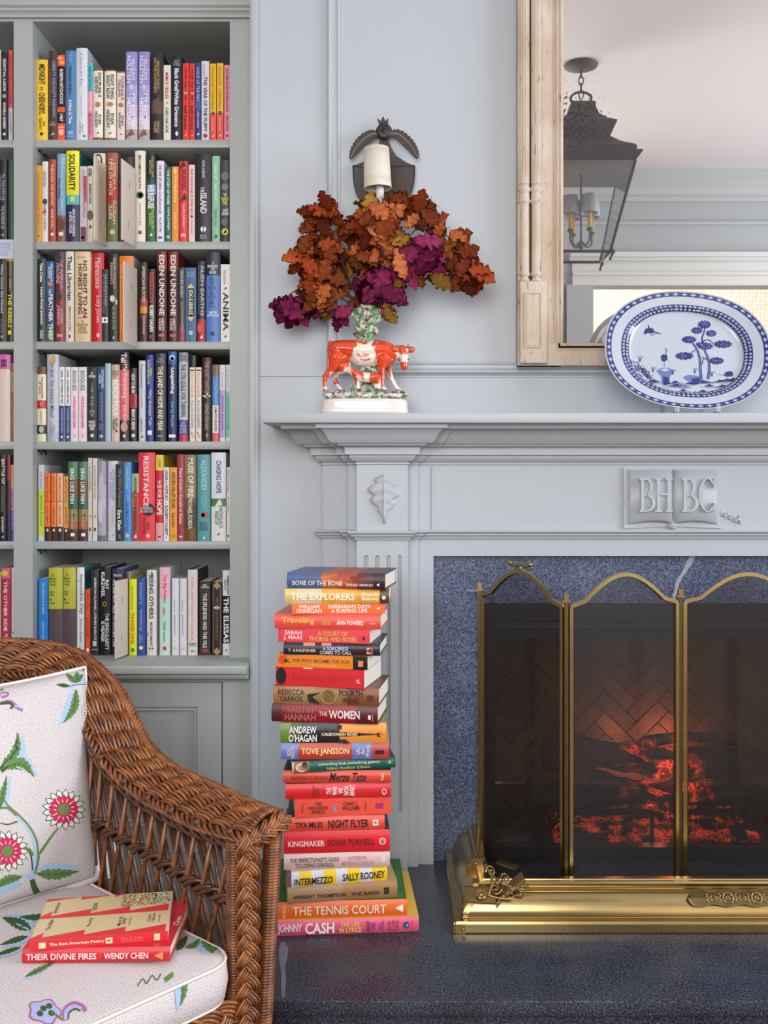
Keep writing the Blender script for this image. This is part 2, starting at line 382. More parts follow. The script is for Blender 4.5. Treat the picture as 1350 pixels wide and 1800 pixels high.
bm = bmesh.new(); box(bm, xf, 2*MC-xf, 2.615, WY1+.001, zh, 1.05); box(bm, xe-.001, 2*MC-xe+.001, 2.612, 2.62, Z(949,2.6), 1.05)
keep(obj('frieze_board', bm, WALL), mant)
bm = bmesh.new()  # shallow raised border that leaves the sunken frieze panel
sweep(bm, [(X(762, 2.61), 1.045), (X(762, 2.61), Z(930, 2.61)), (2*MC-X(762, 2.61), Z(930, 2.61)), (2*MC-X(762, 2.61), 1.045)], [(0, 0), (0, .003), (-.004, .003), (-.006, 0)], wall_place(2.612), caps=False)
keep(obj('frieze_panel_bead', bm, WALL), mant)
# ---- carved oak leaf on the pilaster block
def oak_outline(n=64, lobes=4, depth=.34, p=.85):
    L = []; Rr = []
    for i in range(n+1):
        t = i/n; env = math.sin(math.pi*t**p)**.75 if 0 < t < 1 else 0
        w_ = .36*env*(1-depth+depth*abs(math.sin(math.pi*(t*lobes+.15)))**.7)+.012
        w2 = .36*env*(1-depth+depth*abs(math.sin(math.pi*(t*lobes+.5)))**.7)+.012; L.append((-w_, t)); Rr.append((w2, t))
    return L, Rr
def relief_leaf(name, cx, cz_, h, y, flip=1, wsc=1.0, m=WALL, parent=None, rise=.010):
    Ls, Rs = oak_outline(80, 3.6, .42, 1.3); bm = bmesh.new(); rows = []
    for (lx, t), (rx, _) in zip(Ls, Rs):
        row = []
        for k in range(13):
            u = -1+2*k/12; xx = (rx if u > 0 else -lx)*u*h*wsc; e = max(0, 1-abs(u)**2.2)
            ridge = .35*math.exp(-(u/.12)**2)+.18*math.cos((t*4.4+abs(u)*.4)*2*math.pi)*e
            row.append(bm.verts.new((cx+xx, y-rise*(.25+.75*e**.5+ridge*.5)*(1 if 0 < k < 12 else 0), cz_+h*(t-.5))))
        rows.append(row)
    for i in range(len(rows)-1):
        for k in range(12): f = bm.faces.new((rows[i][k], rows[i][k+1], rows[i+1][k+1], rows[i+1][k])); f.smooth = True
    tube(bm, [(cx+.002, y-.003, cz_-h*.62), (cx, y-.006, cz_-h*.45), (cx, y-rise*1.2, cz_-h*.2), (cx, y-rise*1.15, cz_+h*.3)], [.004, .0035, .003, .001], 6)
    bmesh.ops.recalc_face_normals(bm, faces=bm.faces)
    return keep(obj(name, bm, m), parent)
for s in (1, -1):
    cxl = X(675, D2) if s > 0 else 2*MC-X(675, D2)
    relief_leaf('carved_oak_leaf', cxl, Z(872, D2), .112, D2, wsc=1.05, parent=mant)
# ---- carved open-book plaque with raised initials
YB = 2.612; px = lambda v: X(v, YB); pz = lambda v: Z(v, YB)
bm = bmesh.new()
prism(bm, [(px(1095), pz(822)), (px(1180), pz(825)), (px(1267), pz(822)), (px(1267), pz(929)), (px(1191), pz(925)), (px(1171), pz(925)), (px(1095), pz(929))], YB-.007, YB)
lathe(bm, [(0.0001, -.014), (.012, -.012), (.015, -.006), (.015, 0)], (px(1181), YB, pz(921)), 20, 'Y', cap=False)
keep(obj('book_board', bm, WALL), mant)
def page_h(t): # cross-section height over a page, t 0 at gutter .. 1 at fore-edge
    return .006+.014*math.sin(math.pi*min(1, t*1.02)**.62)**.8
for s in (-1, 1):
    bm = bmesh.new(); n = 26; g = []
    for i in range(n+1):
        t = i/n; xx = px(1181+s*(1+t*76)); hh = page_h(t); dz = -.010*math.sin(math.pi*t)*.6
        g.append((xx, hh, pz(826)+.0, pz(914)-.008+(.008*math.sin(math.pi*t**.8))))
    for i in range(n):
        (a, h0, t0, b0), (b, h1, t1, b1) = g[i], g[i+1]
        V = lambda x, y, z: bm.verts.new((x, y, z))
        f = bm.faces.new((V(a, YB-.006-h0, b0), V(b, YB-.006-h1, b1), V(b, YB-.006-h1, t1), V(a, YB-.006-h0, t0))); f.smooth = True
        bm.faces.new((V(a, YB-.004, b0-.007), V(b, YB-.004, b1-.007), V(b, YB-.006-h1, b1), V(a, YB-.006-h0, b0)))
        bm.faces.new((V(a, YB-.006-h0, t0), V(b, YB-.006-h1, t1), V(b, YB-.004, t1), V(a, YB-.004, t0)))
    a, h0, t0, b0 = g[-1]; bm.faces.new([bm.verts.new(p) for p in ((a, YB-.006-h0, b0), (a, YB-.004, b0-.007), (a, YB-.004, t0), (a, YB-.006-h0, t0))])
    bmesh.ops.remove_doubles(bm, verts=bm.verts, dist=1e-5); bmesh.ops.recalc_face_normals(bm, faces=bm.faces)
    keep(obj('page', bm, WALL), mant)
# serif capitals built as strokes
def serif_letter(ch, x0, x1, z0, z1, y, parent):
    bm = bmesh.new(); w_, h_ = x1-x0, z1-z0; st_ = w_*.17; sf = h_*.045; T = .009
    nb = [0]
    def bar(a, b, c, d): nb[0] += 1; box(bm, x0+a*w_, x0+b*w_, y-T-.0003*nb[0], y+.004+.0001*nb[0], z0+c*h_+.00003*nb[0], z0+d*h_+.00005*nb[0])
    def arc(cx, cz2, rx, rz, a0, a1, tw0, tw1, n=20):
        out = []; inn = []
        for i in range(n+1):
            t = a0+(a1-a0)*i/n; k = tw0+(tw1-tw0)*abs(math.cos(t)); out.append((x0+(cx+rx*math.cos(t))*w_, z0+(cz2+rz*math.sin(t))*h_)); inn.append((x0+(cx+(rx-k)*math.cos(t))*w_, z0+(cz2+(rz-k*.45)*math.sin(t))*h_))
        prism(bm, out+inn[::-1], y-T, y+.004)
    if ch == 'B':
        bar(.08, .28, 0, 1); bar(0, .4, -.01, .05); bar(0, .4, .95, 1.01)
        arc(.38, .745, .42, .255, -math.pi/2, math.pi/2, .07, .2); arc(.38, .26, .58, .26, -math.pi/2, math.pi/2, .07, .22)
        bar(.28, .4, .94, 1); bar(.28, .4, .46, .52); bar(.28, .4, 0, .06)
    if ch == 'H':
        for a in (.1, .68): bar(a, a+.2, 0, 1); bar(a-.1, a+.3, -.01, .05); bar(a-.1, a+.3, .95, 1.01)
        bar(.3, .7, .49, .55)
    if ch == 'C':
        arc(.55, .5, .53, .51, math.radians(48), math.radians(312), .07, .22); bar(.86, .96, .72, .98); bar(.86, .96, .04, .26)
    keep(obj('raised_letter', bm, WALL), parent)
yl = YB-.0225
for ch, a, b_ in (('B', 1119, 1149), ('H', 1146, 1177), ('B', 1193, 1224), ('C', 1221, 1252)): serif_letter(ch, px(a), px(b_), pz(899), pz(841), yl, mant)
bm = bmesh.new()  # small carved tassel at the right of the plaque
for i in range(7):
    sphere(bm, (px(1269+i*4.6), YB-.004, pz(902+i*2.2+(2 if i % 2 else -2))), .0062, 1, sc=(1.0, .8, .75))
tube(bm, [(px(1266), YB-.006, pz(897)), (px(1266), YB-.006, pz(908))], .003, 6); tube(bm, [(px(1299), YB-.004, pz(906)), (px(1300), YB-.004, pz(921))], .003, 6)
keep(obj('carved_tassel', bm, WALL), mant)
# ================================================================ stone slips and hearth
slips = empty('fireplace_surround', 'blue-grey speckled stone slab framing the firebox', 'stone surround', (MC, DM, 0))
fx0, fx1, fzt = X(853, DM), 2*MC-X(853, DM), Z(1060, DM)
sx0, sx1, szt = X(762, DM)-.01, 2*MC-X(762, DM)+.01, zh+.02
keep(boxo('side_slab', sx0, fx0, DM, WY1-.001, 0, szt, STONE), slips); keep(boxo('side_slab', fx1, sx1, DM, WY1-.001, 0, szt, STONE), slips)
keep(boxo('top_slab', fx0, fx1, DM, WY1-.001, fzt, szt, STONE), slips)
vy = DM-.0006
def flatpoly(name, pts3, m, parent):
    bm = bmesh.new(); vs = [bm.verts.new(p) for p in pts3]
    for t in tessellate_polygon([[Vector(p) for p in pts3]]):
        try: bm.faces.new([vs[i] for i in t])
        except ValueError: pass
    bmesh.ops.recalc_face_normals(bm, faces=bm.faces); return keep(obj(name, bm, m), parent)
for pts in ([(1212,977),(1223,977),(1216,992),(1211,998),(1208,1004),(1200,1014),(1195,1024),(1189,1046),(1184,1056),(1182,1046),(1186,1036),(1187,1026),(1193,1014),(1199,1006),(1204,994)], [(818,1037),(834,1037.5),(842,1039),(830,1039.5),(820,1038.5)]):
    flatpoly('quartz_vein', [P(a, b_, vy) for a, b_ in pts], VEIN, slips)
hearth = empty('hearth', 'dark blue-grey stone hearth slab under the stack of books and fender', 'hearth', (MC, 2.2, 0))
hy = 1750/(1760-850)
keep(boxo('hearth_slab', -.42, 1.85, hy, 2.655, -.03, 0, STONE2, bev=.003), hearth)
keep(boxo('hearth_riser', -.42, 1.85, hy+.016, 2.655, FZ, -.03, STONE2), hearth)
keep(boxo('hearth_step', -.42, 1.85, hy-.05, hy+.02, FZ, -.075, STONE2, bev=.003), hearth)
def on_hearth(a, b_): d = 1750/(b_-850); return Vector((X(a, d), d, .0006))
for pts in ([(493,1658),(500,1655),(507,1668),(505,1684),(501,1700),(503,1722),(501,1748),(497,1758),(494,1740),(495,1715),(491,1690),(490,1672)], [(487,1566),(491,1560),(492,1574),(488,1580)]):
    flatpoly('quartz_vein', [on_hearth(a, b_) for a, b_ in pts], mat('grey_vein', '6f7280', rough=.45, var=.3, bscale=120), hearth)
# ================================================================ firebox insert
# open the wall behind the insert
wb = bpy.data.objects['wall_back']; bm = bmesh.new(); box(bm, fx0-.001, fx1+.001, WY1-.2, 3.29, -.001, fzt+.001); cut = obj('cut', bm)
md = wb.modifiers.new('b', 'BOOLEAN'); md.operation = 'DIFFERENCE'; md.object = cut; md.solver = 'EXACT'; me = evalmesh(wb); wb.modifiers.clear(); wb.data = me; bpy.data.objects.remove(cut)
ins = empty('electric_fireplace_insert', 'black-framed electric fire with herringbone brick lining behind the brass screen', 'fireplace insert', (MC, 2.66, 0))
FB = 2.99
zi1, zi0 = Z(1122, DM), Z(1488, DM)
xi0, xi1 = X(870, DM), 2*MC-X(870, DM)
bm = bmesh.new(); box(bm, fx0, xi0, DM-.006, DM+.03, 0.002, fzt); box(bm, xi1, fx1, DM-.006, DM+.03, 0.002, fzt)
box(bm, xi0, xi1, DM-.006, DM+.03, .002, zi0)
box(bm, xi0, xi1, DM-.006, DM+.03, Z(1090, DM), fzt); box(bm, xi0, xi1, DM-.006, DM+.03, zi1, Z(1105, DM))
keep(obj('outer_frame', bm, DARK), ins)
keep(boxo('vent_panel', xi0, xi1, DM+.01, DM+.03, Z(1105, DM), Z(1090, DM), mat('grey_iron', '26262a', rough=.5)), ins)
BRK = [mat('firebrick_a', '4c3a30', rough=.95, bump=.5, bscale=90, var=.2), mat('firebrick_b', '44362e', rough=.95, bump=.5, bscale=90, var=.2), mat('firebrick_c', '544236', rough=.95, bump=.5, bscale=90, var=.2)]
MORT = mat('soot_mortar', '211c1a', rough=1)
bm = bmesh.new(); box(bm, xi0-.01, xi0, DM+.03, FB, 0, zi1+.05); box(bm, xi1, xi1+.01, DM+.03, FB, 0, zi1+.05); box(bm, xi0-.01, xi1+.01, FB, FB+.01, 0, zi1+.05); box(bm, xi0-.01, xi1+.01, DM+.03, FB, zi1+.05, zi1+.06); box(bm, xi0-.01, xi1+.01, DM+.03, FB, .003, .02)
keep(obj('firebox_lining', bm, MORT), ins)
def herring(u0, u1, v0, v1, place, bw=.045, bl=.135):
    "herringbone bricks clipped to the rectangle"
    made = 0; g = .0022
    c45, s45 = math.cos(math.pi/4), math.sin(math.pi/4)
    for i in range(-26, 27):
        for j in range(-10, 11):
            for kind in (0, 1):
                # classic herringbone lattice
                ox = i*bw+j*bl*1.0; oy = i*bw-j*bl*1.0+0
                ox, oy = i*bw+j*bl, i*bw-j*bl
                if kind == 0: q = [(ox, oy), (ox+bl, oy), (ox+bl, oy+bw), (ox, oy+bw)]
                else: q = [(ox-bw+0, oy+bw-0), (ox, oy+bw), (ox, oy+bw+bl-bw), (ox-bw, oy+bl)]
                if kind == 1: q = [(ox-bw, oy), (ox, oy), (ox, oy+bl), (ox-bw, oy+bl)]
                cx = sum(p[0] for p in q)/4; cy = sum(p[1] for p in q)/4
                q = [(cx+(p[0]-cx)*(1-g*2/ (bl if abs(p[0]-cx) > bw*.6 else bw)), cy+(p[1]-cy)*(1-g*2/(bl if abs(p[1]-cy) > bw*.6 else bw))) for p in q]
                r = [((u0+u1)/2+(p[0]*c45-p[1]*s45), v0+.2+(p[0]*s45+p[1]*c45)) for p in q]
                # clip
                def clip(poly, f, lim, sgn):
                    out = []
                    for k in range(len(poly)):
                        a, b = poly[k-1], poly[k]; ia, ib = sgn*(a[f]-lim) >= 0, sgn*(b[f]-lim) >= 0
                        if ia != ib:
                            t = (lim-a[f])/(b[f]-a[f]); out.append((a[0]+t*(b[0]-a[0]), a[1]+t*(b[1]-a[1])))
                        if ib: out.append(b)
                    return out
                for f, lim, sg in ((0, u0, 1), (0, u1, -1), (1, v0, 1), (1, v1, -1)):
                    r = clip(r, f, lim, sg)
                    if len(r) < 3: break
                if len(r) < 3: continue
                area2 = abs(sum(r[k-1][0]*r[k][1]-r[k][0]*r[k-1][1] for k in range(len(r))))/2
                if area2 < 2e-4: continue
                bm = bmesh.new(); h = .006+R.uniform(0, .002)
                a = [bm.verts.new(place(p[0], p[1], 0)) for p in r]; b = [bm.verts.new(place(p[0], p[1], h)) for p in r]
                bm.faces.new(a); bm.faces.new(b[::-1])
                for k in range(len(r)): bm.faces.new((a[k-1], b[k-1], b[k], a[k]))
                bmesh.ops.recalc_face_normals(bm, faces=bm.faces)
                keep(obj('brick', bm, BRK[R.randrange(3)]), ins); made += 1
    return made
herring(xi0+.002, xi1-.002, .022, zi1+.045, lambda u, v, h: Vector((u, FB-h, v)))
herring(DM+.035, FB-.002, .022, zi1+.045, lambda u, v, h: Vector((xi0+h, u, v)))
herring(DM+.035, FB-.002, .022, zi1+.045, lambda u, v, h: Vector((xi1-h, u, v)))
def glass_mat(name, tint='ffffff', refl=.06, alpha_col=(1,1,1,1), rough=0.0):
    m = bpy.data.materials.new(name); m.use_nodes = True; nt = m.node_tree; N = nt.nodes.new; Lk = nt.links.new
    for n in list(nt.nodes):
        if n.type != 'OUTPUT_MATERIAL': nt.nodes.remove(n)
    out = [n for n in nt.nodes if n.type == 'OUTPUT_MATERIAL'][0]
    t = N('ShaderNodeBsdfTransparent'); t.inputs[0].default_value = alpha_col; g = N('ShaderNodeBsdfGlossy'); g.inputs['Roughness'].default_value = rough
    f = N('ShaderNodeFresnel'); f.inputs[0].default_value = 1.45; ad = N('ShaderNodeMath'); ad.operation = 'ADD'; ad.inputs[1].default_value = refl; Lk(f.outputs[0], ad.inputs[0])
    mx = N('ShaderNodeMixShader'); Lk(ad.outputs[0], mx.inputs[0]); Lk(t.outputs[0], mx.inputs[1]); Lk(g.outputs[0], mx.inputs[2]); Lk(mx.outputs[0], out.inputs[0]); return m
keep(boxo('glass_pane', xi0, xi1, DM+.012, DM+.015, zi0, zi1, glass_mat('fire_glass', refl=.02)), ins)
# ---- logs with glowing cracks
def log_mat(name, base, glow, scale=26, thr=.5, estr=6, center=None, rad=.2):
    m = bpy.data.materials.new(name); m.use_nodes = True; nt = m.node_tree; b = nt.nodes['Principled BSDF']; N = nt.nodes.new; Lk = nt.links.new
    b.inputs['Base Color'].default_value = lin(base); b.inputs['Roughness'].default_value = .95
    tc = N('ShaderNodeTexCoord'); nz = N('ShaderNodeTexNoise'); nz.inputs['Scale'].default_value = scale*3; nz.inputs['Detail'].default_value = 6; mp = N('ShaderNodeMapping'); mp.inputs['Scale'].default_value = (.35, 1, 1)
    Lk(tc.outputs['Object'], mp.inputs[0]); Lk(mp.outputs[0], nz.inputs[0]); bp = N('ShaderNodeBump'); bp.inputs['Strength'].default_value = 1; bp.inputs['Distance'].default_value = .006; Lk(nz.outputs[0], bp.inputs['Height']); Lk(bp.outputs[0], b.inputs['Normal'])
    if center:
        v = N('ShaderNodeTexNoise'); v.inputs['Scale'].default_value = scale; v.inputs['Detail'].default_value = 5; v.inputs['Distortion'].default_value = 1.6; Lk(tc.outputs['Object'], v.inputs['Vector'])
        sb = N('ShaderNodeMath'); sb.operation = 'SUBTRACT'; sb.inputs[1].default_value = .5; Lk(v.outputs[0], sb.inputs[0]); ab = N('ShaderNodeMath'); ab.operation = 'ABSOLUTE'; Lk(sb.outputs[0], ab.inputs[0])
        ra = N('ShaderNodeMapRange'); ra.inputs[1].default_value = thr; ra.inputs[2].default_value = 0; ra.inputs[3].default_value = .12; ra.inputs[4].default_value = 1; Lk(ab.outputs[0], ra.inputs[0])
        dist = N('ShaderNodeVectorMath'); dist.operation = 'DISTANCE'; dist.inputs[1].default_value = center; Lk(tc.outputs['Object'], dist.inputs[0])
        rd = N('ShaderNodeMapRange'); rd.inputs[1].default_value = rad; rd.inputs[2].default_value = rad*.3; Lk(dist.outputs['Value'], rd.inputs[0])
        mu = N('ShaderNodeMath'); mu.operation = 'MULTIPLY'; cn = N('ShaderNodeTexNoise'); cn.inputs['Scale'].default_value = scale*.45; cn.inputs['Detail'].default_value = 2; Lk(tc.outputs['Object'], cn.inputs[0]); cm = N('ShaderNodeMapRange'); cm.inputs[1].default_value = .47; cm.inputs[2].default_value = .62; Lk(cn.outputs[0], cm.inputs[0]); mm = N('ShaderNodeMath'); mm.operation = 'MULTIPLY'; Lk(ra.outputs[0], mm.inputs[0]); Lk(cm.outputs[0], mm.inputs[1]); Lk(mm.outputs[0], mu.inputs[0]); Lk(rd.outputs[0], mu.inputs[1])
        m3 = N('ShaderNodeMath'); m3.operation = 'MULTIPLY'; m3.inputs[1].default_value = estr; Lk(mu.outputs[0], m3.inputs[0])
        b.inputs['Emission Color'].default_value = lin(glow); Lk(m3.outputs[0], b.inputs['Emission Strength'])
    return m
def fire_log(name, a, b_, r, m, parent, seed, taper=.8, bend=.0):
    a, b_ = Vector(a), Vector(b_); n = 36; seg = 28; bm = bmesh.new(); d = (b_-a); L = d.length; d.normalize(); s = d.orthogonal().normalized(); t2 = d.cross(s); rows = []
    for i in range(n+1):
        t = i/n; c = a+d*L*t+Vector((0, 0, bend*math.sin(math.pi*t))); rr = r*(1+(taper-1)*t)*(1 if 0 < i < n else .82); row = []
        for k in range(seg):
            an = 2*math.pi*k/seg; q = Vector((math.cos(an)*2, math.sin(an)*2, t*L*9+seed*7)); h = 1+.16*noise.noise(q)+.07*noise.noise(q*4)+.04*math.sin(an*9+seed)
            row.append(bm.verts.new(c+(s*math.cos(an)+t2*math.sin(an))*rr*h))
        rows.append(row)
    for i in range(n):
        for k in range(seg): f = bm.faces.new((rows[i][k], rows[i][(k+1) % seg], rows[i+1][(k+1) % seg], rows[i+1][k])); f.smooth = True
    bm.faces.new(rows[0][::-1]); bm.faces.new(rows[-1])
    return obj(name, bm, m, parent)
D_L = 2.80
gc = tuple(P(1165, 1352, D_L)); gc2 = tuple(P(1165, 1398, D_L-.06))
LM = log_mat('charred_log', '3b302b', 'ff4a1c', center=gc, rad=.135, thr=.05, estr=2.2, scale=30)
LM2 = log_mat('charred_log_low', '3a2f2a', 'ff461a', center=gc2, rad=.15, thr=.05, estr=2.2, scale=34)
LM3 = log_mat('dark_log', '40352f', 'ff461a')
logs = [('large charred log lying across the back of the fire', (955, 1325, 2.86), (1420, 1350, 2.90), .047, LM, .9, .0),
        ('thin bent charred branch at the top of the fire', (1130, 1305, 2.84), (1312, 1308, 2.86), .017, LM, .6, .018),
        ('charred log sloping down from the upper left of the fire', (965, 1288, 2.90), (1130, 1345, 2.80), .024, LM3, .8, .0),
        ('glowing cracked log end in the middle of the fire', (1075, 1372, 2.74), (1250, 1350, 2.86), .030, LM, .9, .01),
        ('front charred log with glowing underside', (1040, 1372, 2.72), (1190, 1418, 2.70), .033, LM2, .85, .0),
        ('thick dark log on the right of the fire', (1195, 1400, 2.74), (1420, 1370, 2.76), .036, LM2, 1.1, .0),
        ('dark log lying at the left end of the grate', (925, 1395, 2.84), (1075, 1410, 2.76), .040, LM3, .9, .0)]
for i, (lb, a, b_, r, m, tp, bd) in enumerate(logs):
    root = empty('log', lb, 'log', P(*a), group='logs in the electric fire')
    o = fire_log('bark', Vector(P(*a)), Vector(P(*b_)), r, m, None, i, tp, bd); keep(o, root)
spl = empty('wood_splinter', 'pale torn wood splinter on the glowing front log', 'splinter', P(1060, 1352, 2.68))
bm = bmesh.new(); a = P(1048, 1350, 2.675); b_ = P(1128, 1366, 2.675); rows = []
for i in range(15):
    t = i/14; c = a.lerp(b_, t)+Vector((0, 0, .002*math.sin(t*9))); h = .0015+.011*t**.7*(1+.25*math.sin(t*17)); rows.append([bm.verts.new(c+Vector((0, 0, h*.5))), bm.verts.new(c+Vector((0, -.004, 0))), bm.verts.new(c-Vector((0, 0, h)))])
for i in range(14):
    for k in range(2): bm.faces.new((rows[i][k], rows[i][k+1], rows[i+1][k+1], rows[i+1][k]))
keep(obj('splinter_face', bm, mat('torn_wood', 'b5795a', rough=.9, bump=.6, bscale=200, emit='ff5a2a', estr=.12)), spl)
# ---- grate and ember bed
grate = empty('fire_grate', 'black iron grate carrying the logs', 'grate', P(1165, 1470, 2.72))
bm = bmesh.new(); g0, g1 = P(1000, 1428, 2.69), P(1420, 1428, 2.69)
box(bm, g0.x, g1.x, 2.685, 2.697, g0.z-.006, g0.z+.008); box(bm, g0.x, g1.x, 2.70, 2.712, g0.z+.016, g0.z+.024)
keep(obj('front_rail', bm, DARK), grate)
for pxx in (1146, 1340):
    q = P(pxx, 1428, 2.69); keep(boxo('leg', q.x-.005, q.x+.005, 2.685, 2.697, .021, q.z, DARK), grate)
for pxx in (1050, 1110, 1170, 1250, 1320, 1390):
    q = P(pxx, 1422, 2.69); keep(boxo('upright', q.x-.009, q.x+.009, 2.682, 2.70, q.z-.004, q.z+.024, DARK), grate)
tb = bmesh.new(); tube(tb, [P(1000, 1428, 2.69), P(975, 1445, 2.70), P(950, 1478, 2.70)], .008, 6); keep(obj('end_leg', tb, DARK), grate)
em = bmesh.new(); nx, ny = 130, 26
x0, x1 = xi0+.17, xi1-.17; vs = {}
for i in range(nx+1):
    for j in range(ny+1):
        xx = x0+(x1-x0)*i/nx; yy = 2.665+(FB-.03-2.665)*j/ny; q = Vector((xx*38, yy*38, 0))
        vs[i, j] = em.verts.new((xx, yy, .021+.03*min(1, j/5)*min(1, i/8, (nx-i)/8)+.016*noise.noise(q)+.009*noise.noise(q*2.3)))
for i in range(nx):
    for j in range(ny): em.faces.new((vs[i, j], vs[i+1, j], vs[i+1, j+1], vs[i, j+1])).smooth = True
EM = log_mat('ember_bed', '2a211e', 'ff4418', scale=44, thr=.045, estr=.9, center=(MC, 2.76, .05), rad=.9)
eo = obj('ember_bed', em, EM); tag(eo, 'glowing bed of red embers under the grate', 'embers', kind='stuff')
def plamp(name, loc, e, col, r=.05):
    l = bpy.data.lights.new(name, 'POINT'); l.energy = e; l.color = col; l.shadow_soft_size = r; o = bpy.data.objects.new(name, l); C.objects.link(o); o.location = loc
plamp('ember_glow', P(1175, 1306, 2.925), 1.15, (1, .22, .07), .03)
plamp('ember_glow_low', P(1150, 1455, 2.72), .22, (1, .2, .06), .03)
plamp('flame_glow', P(1080, 1290, 2.93), .3, (1, .3, .12), .03)
# ================================================================ brass fire screen
BR = mat('aged_brass', 'a8905e', rough=.3, metal=1, bump=.08, bscale=30, var=.18, vscale=14)
BR2 = mat('polished_brass', 'bda673', rough=.21, metal=1, bump=.10, bscale=16, var=.14, vscale=9)
BRD = mat('tarnished_brass', '6c5c40', rough=.4, metal=1, bump=.3, bscale=120, var=.3)
def mesh_mat():
    m = bpy.data.materials.new('woven_spark_mesh'); m.use_nodes = True; nt = m.node_tree; b = nt.nodes['Principled BSDF']; N = nt.nodes.new; Lk = nt.links.new
    b.inputs['Base Color'].default_value = lin('2a2422'); b.inputs['Roughness'].default_value = .55
    out = [n for n in nt.nodes if n.type == 'OUTPUT_MATERIAL'][0]; t = N('ShaderNodeBsdfTransparent'); mx = N('ShaderNodeMixShader')
    uv = N('ShaderNodeUVMap'); uv.uv_map = 'UVMap'; sp = N('ShaderNodeSeparateXYZ'); Lk(uv.outputs[0], sp.inputs[0])
    mul = []
    for ax in ('X', 'Y'):
        a = N('ShaderNodeMath'); a.operation = 'MULTIPLY'; a.inputs[1].default_value = 1/.0046*2*math.pi/2; Lk(sp.outputs[ax], a.inputs[0]); s_ = N('ShaderNodeMath'); s_.operation = 'SINE'; Lk(a.outputs[0], s_.inputs[0])
        ab = N('ShaderNodeMath'); ab.operation = 'ABSOLUTE'; Lk(s_.outputs[0], ab.inputs[0]); mul.append(ab)
    mn = N('ShaderNodeMath'); mn.operation = 'MINIMUM'; Lk(mul[0].outputs[0], mn.inputs[0]); Lk(mul[1].outputs[0], mn.inputs[1])
    mr = N('ShaderNodeMapRange'); mr.inputs[1].default_value = .1; mr.inputs[2].default_value = .75; mr.inputs[3].default_value = .30; mr.inputs[4].default_value = .72; Lk(mn.outputs[0], mr.inputs[0])
    Lk(mr.outputs[0], mx.inputs[0]); Lk(b.outputs[0], mx.inputs[1]); Lk(t.outputs[0], mx.inputs[2]); Lk(mx.outputs[0], out.inputs[0]); return m
MESHM = mesh_mat()
scr = empty('fire_screen', 'folding brass fire screen with arched mesh panels in front of the fire', 'fire screen', (.69, 2.43, 0))
posts = [(.211, 2.588), (.393, 2.330), (.690, 2.434), (.995, 2.345), (1.225, 2.59)]
ZJ, ZP = .719, .787
def arch(t):  # height above the joint, flat lips then an ogee hump
    e = .10
    if t < e or t > 1-e: return 0
    u = (t-e)/(1-2*e); return (ZP-ZJ)*math.sin(math.pi*u)**1.0
for i in range(4):
    a, b_ = Vector((*posts[i], 0)), Vector((*posts[i+1], 0)); d = (b_-a); L = d.length; d.normalize(); nrm = Vector((d.y, -d.x, 0))
    pn = bpy.data.objects.new('panel', None); C.objects.link(pn); pn.parent = scr; pn.matrix_parent_inverse = Matrix.Translation(-scr.location)
    a2 = a+d*.007; L2 = L-.014
    path = [(0, .004)]+[(0, ZJ-.012), (.004, ZJ-.003), (.012, ZJ)]+[(L2*t, ZJ+arch(t)) for t in [.1+.8*k/28 for k in range(1, 28)]]+[(L2-.012, ZJ), (L2-.004, ZJ-.003), (L2, ZJ-.012), (L2, .004)]
    pl = lambda p, h, a2=a2, d=d, nrm=nrm: a2+d*p.x+nrm*h+Vector((0, 0, p.y))
    bm = bmesh.new(); sweep(bm, path, [(0, .005), (-.009, .005), (-.0105, 0), (-.009, -.005), (0, -.005), (0, .005)], pl)
    sweep(bm, [(.009, .0015), (L2-.009, .0015)], [(0, .004), (.008, .004), (.008, -.004), (0, -.004), (0, .004)], pl)
    f = obj('brass_frame', bm, BR, pn)
    bm = bmesh.new(); uvl = bm.loops.layers.uv.new('UVMap'); n = 36; prev = None
    for k in range(n+1):
        t = k/n; xx = .004+(L2-.008)*t; zt = ZJ+arch(xx/L2)-.006
        cur = (bm.verts.new(a2+d*xx+Vector((0, 0, .006))), bm.verts.new(a2+d*xx+Vector((0, 0, zt))), xx, zt)
        if prev:
            fc = bm.faces.new((prev[0], cur[0], cur[1], prev[1]))
            for lp, uvc in zip(fc.loops, ((prev[2], 0), (cur[2], 0), (cur[2], cur[3]), (prev[2], prev[3]))): lp[uvl].uv = uvc
        prev = cur
    obj('wire_mesh', bm, MESHM, pn)
    if i == 0:
        bm = bmesh.new(); m0 = a2+d*L2*.5+Vector((0, 0, ZP+.002))
        tube(bm, [m0-d*.035+Vector((0, 0, .014)), m0-d*.018+Vector((0, 0, .008)), m0+Vector((0, 0, .011)), m0+d*.018+Vector((0, 0, .006)), m0+d*.035+Vector((0, 0, .012))], [.003, .005, .0045, .0045, .003], 8)
        for s in (-1, 1): sphere(bm, m0+d*.035*s+Vector((0, 0, .013)), .0075, 2, sc=(1, 1, .8))
        tube(bm, [m0-Vector((0, 0, .006)), m0+Vector((0, 0, .01))], .005, 8); obj('carry_handle', bm, BR, pn)
for i, (a, b_) in enumerate(posts):
    bm = bmesh.new(); box(bm, a-.0045, a+.0045, b_-.0045, b_+.0045, .001, ZJ+.004); keep(obj('hinge_rod', bm, BRD), scr)
    bm = bmesh.new(); box(bm, a-.010, a+.010, b_-.006, b_+.006, ZJ+.003, ZJ+.008); box(bm, a-.0055, a+.0055, b_-.0055, b_+.0055, ZJ+.008, ZJ+.024); keep(obj('finial', bm, BR), scr)
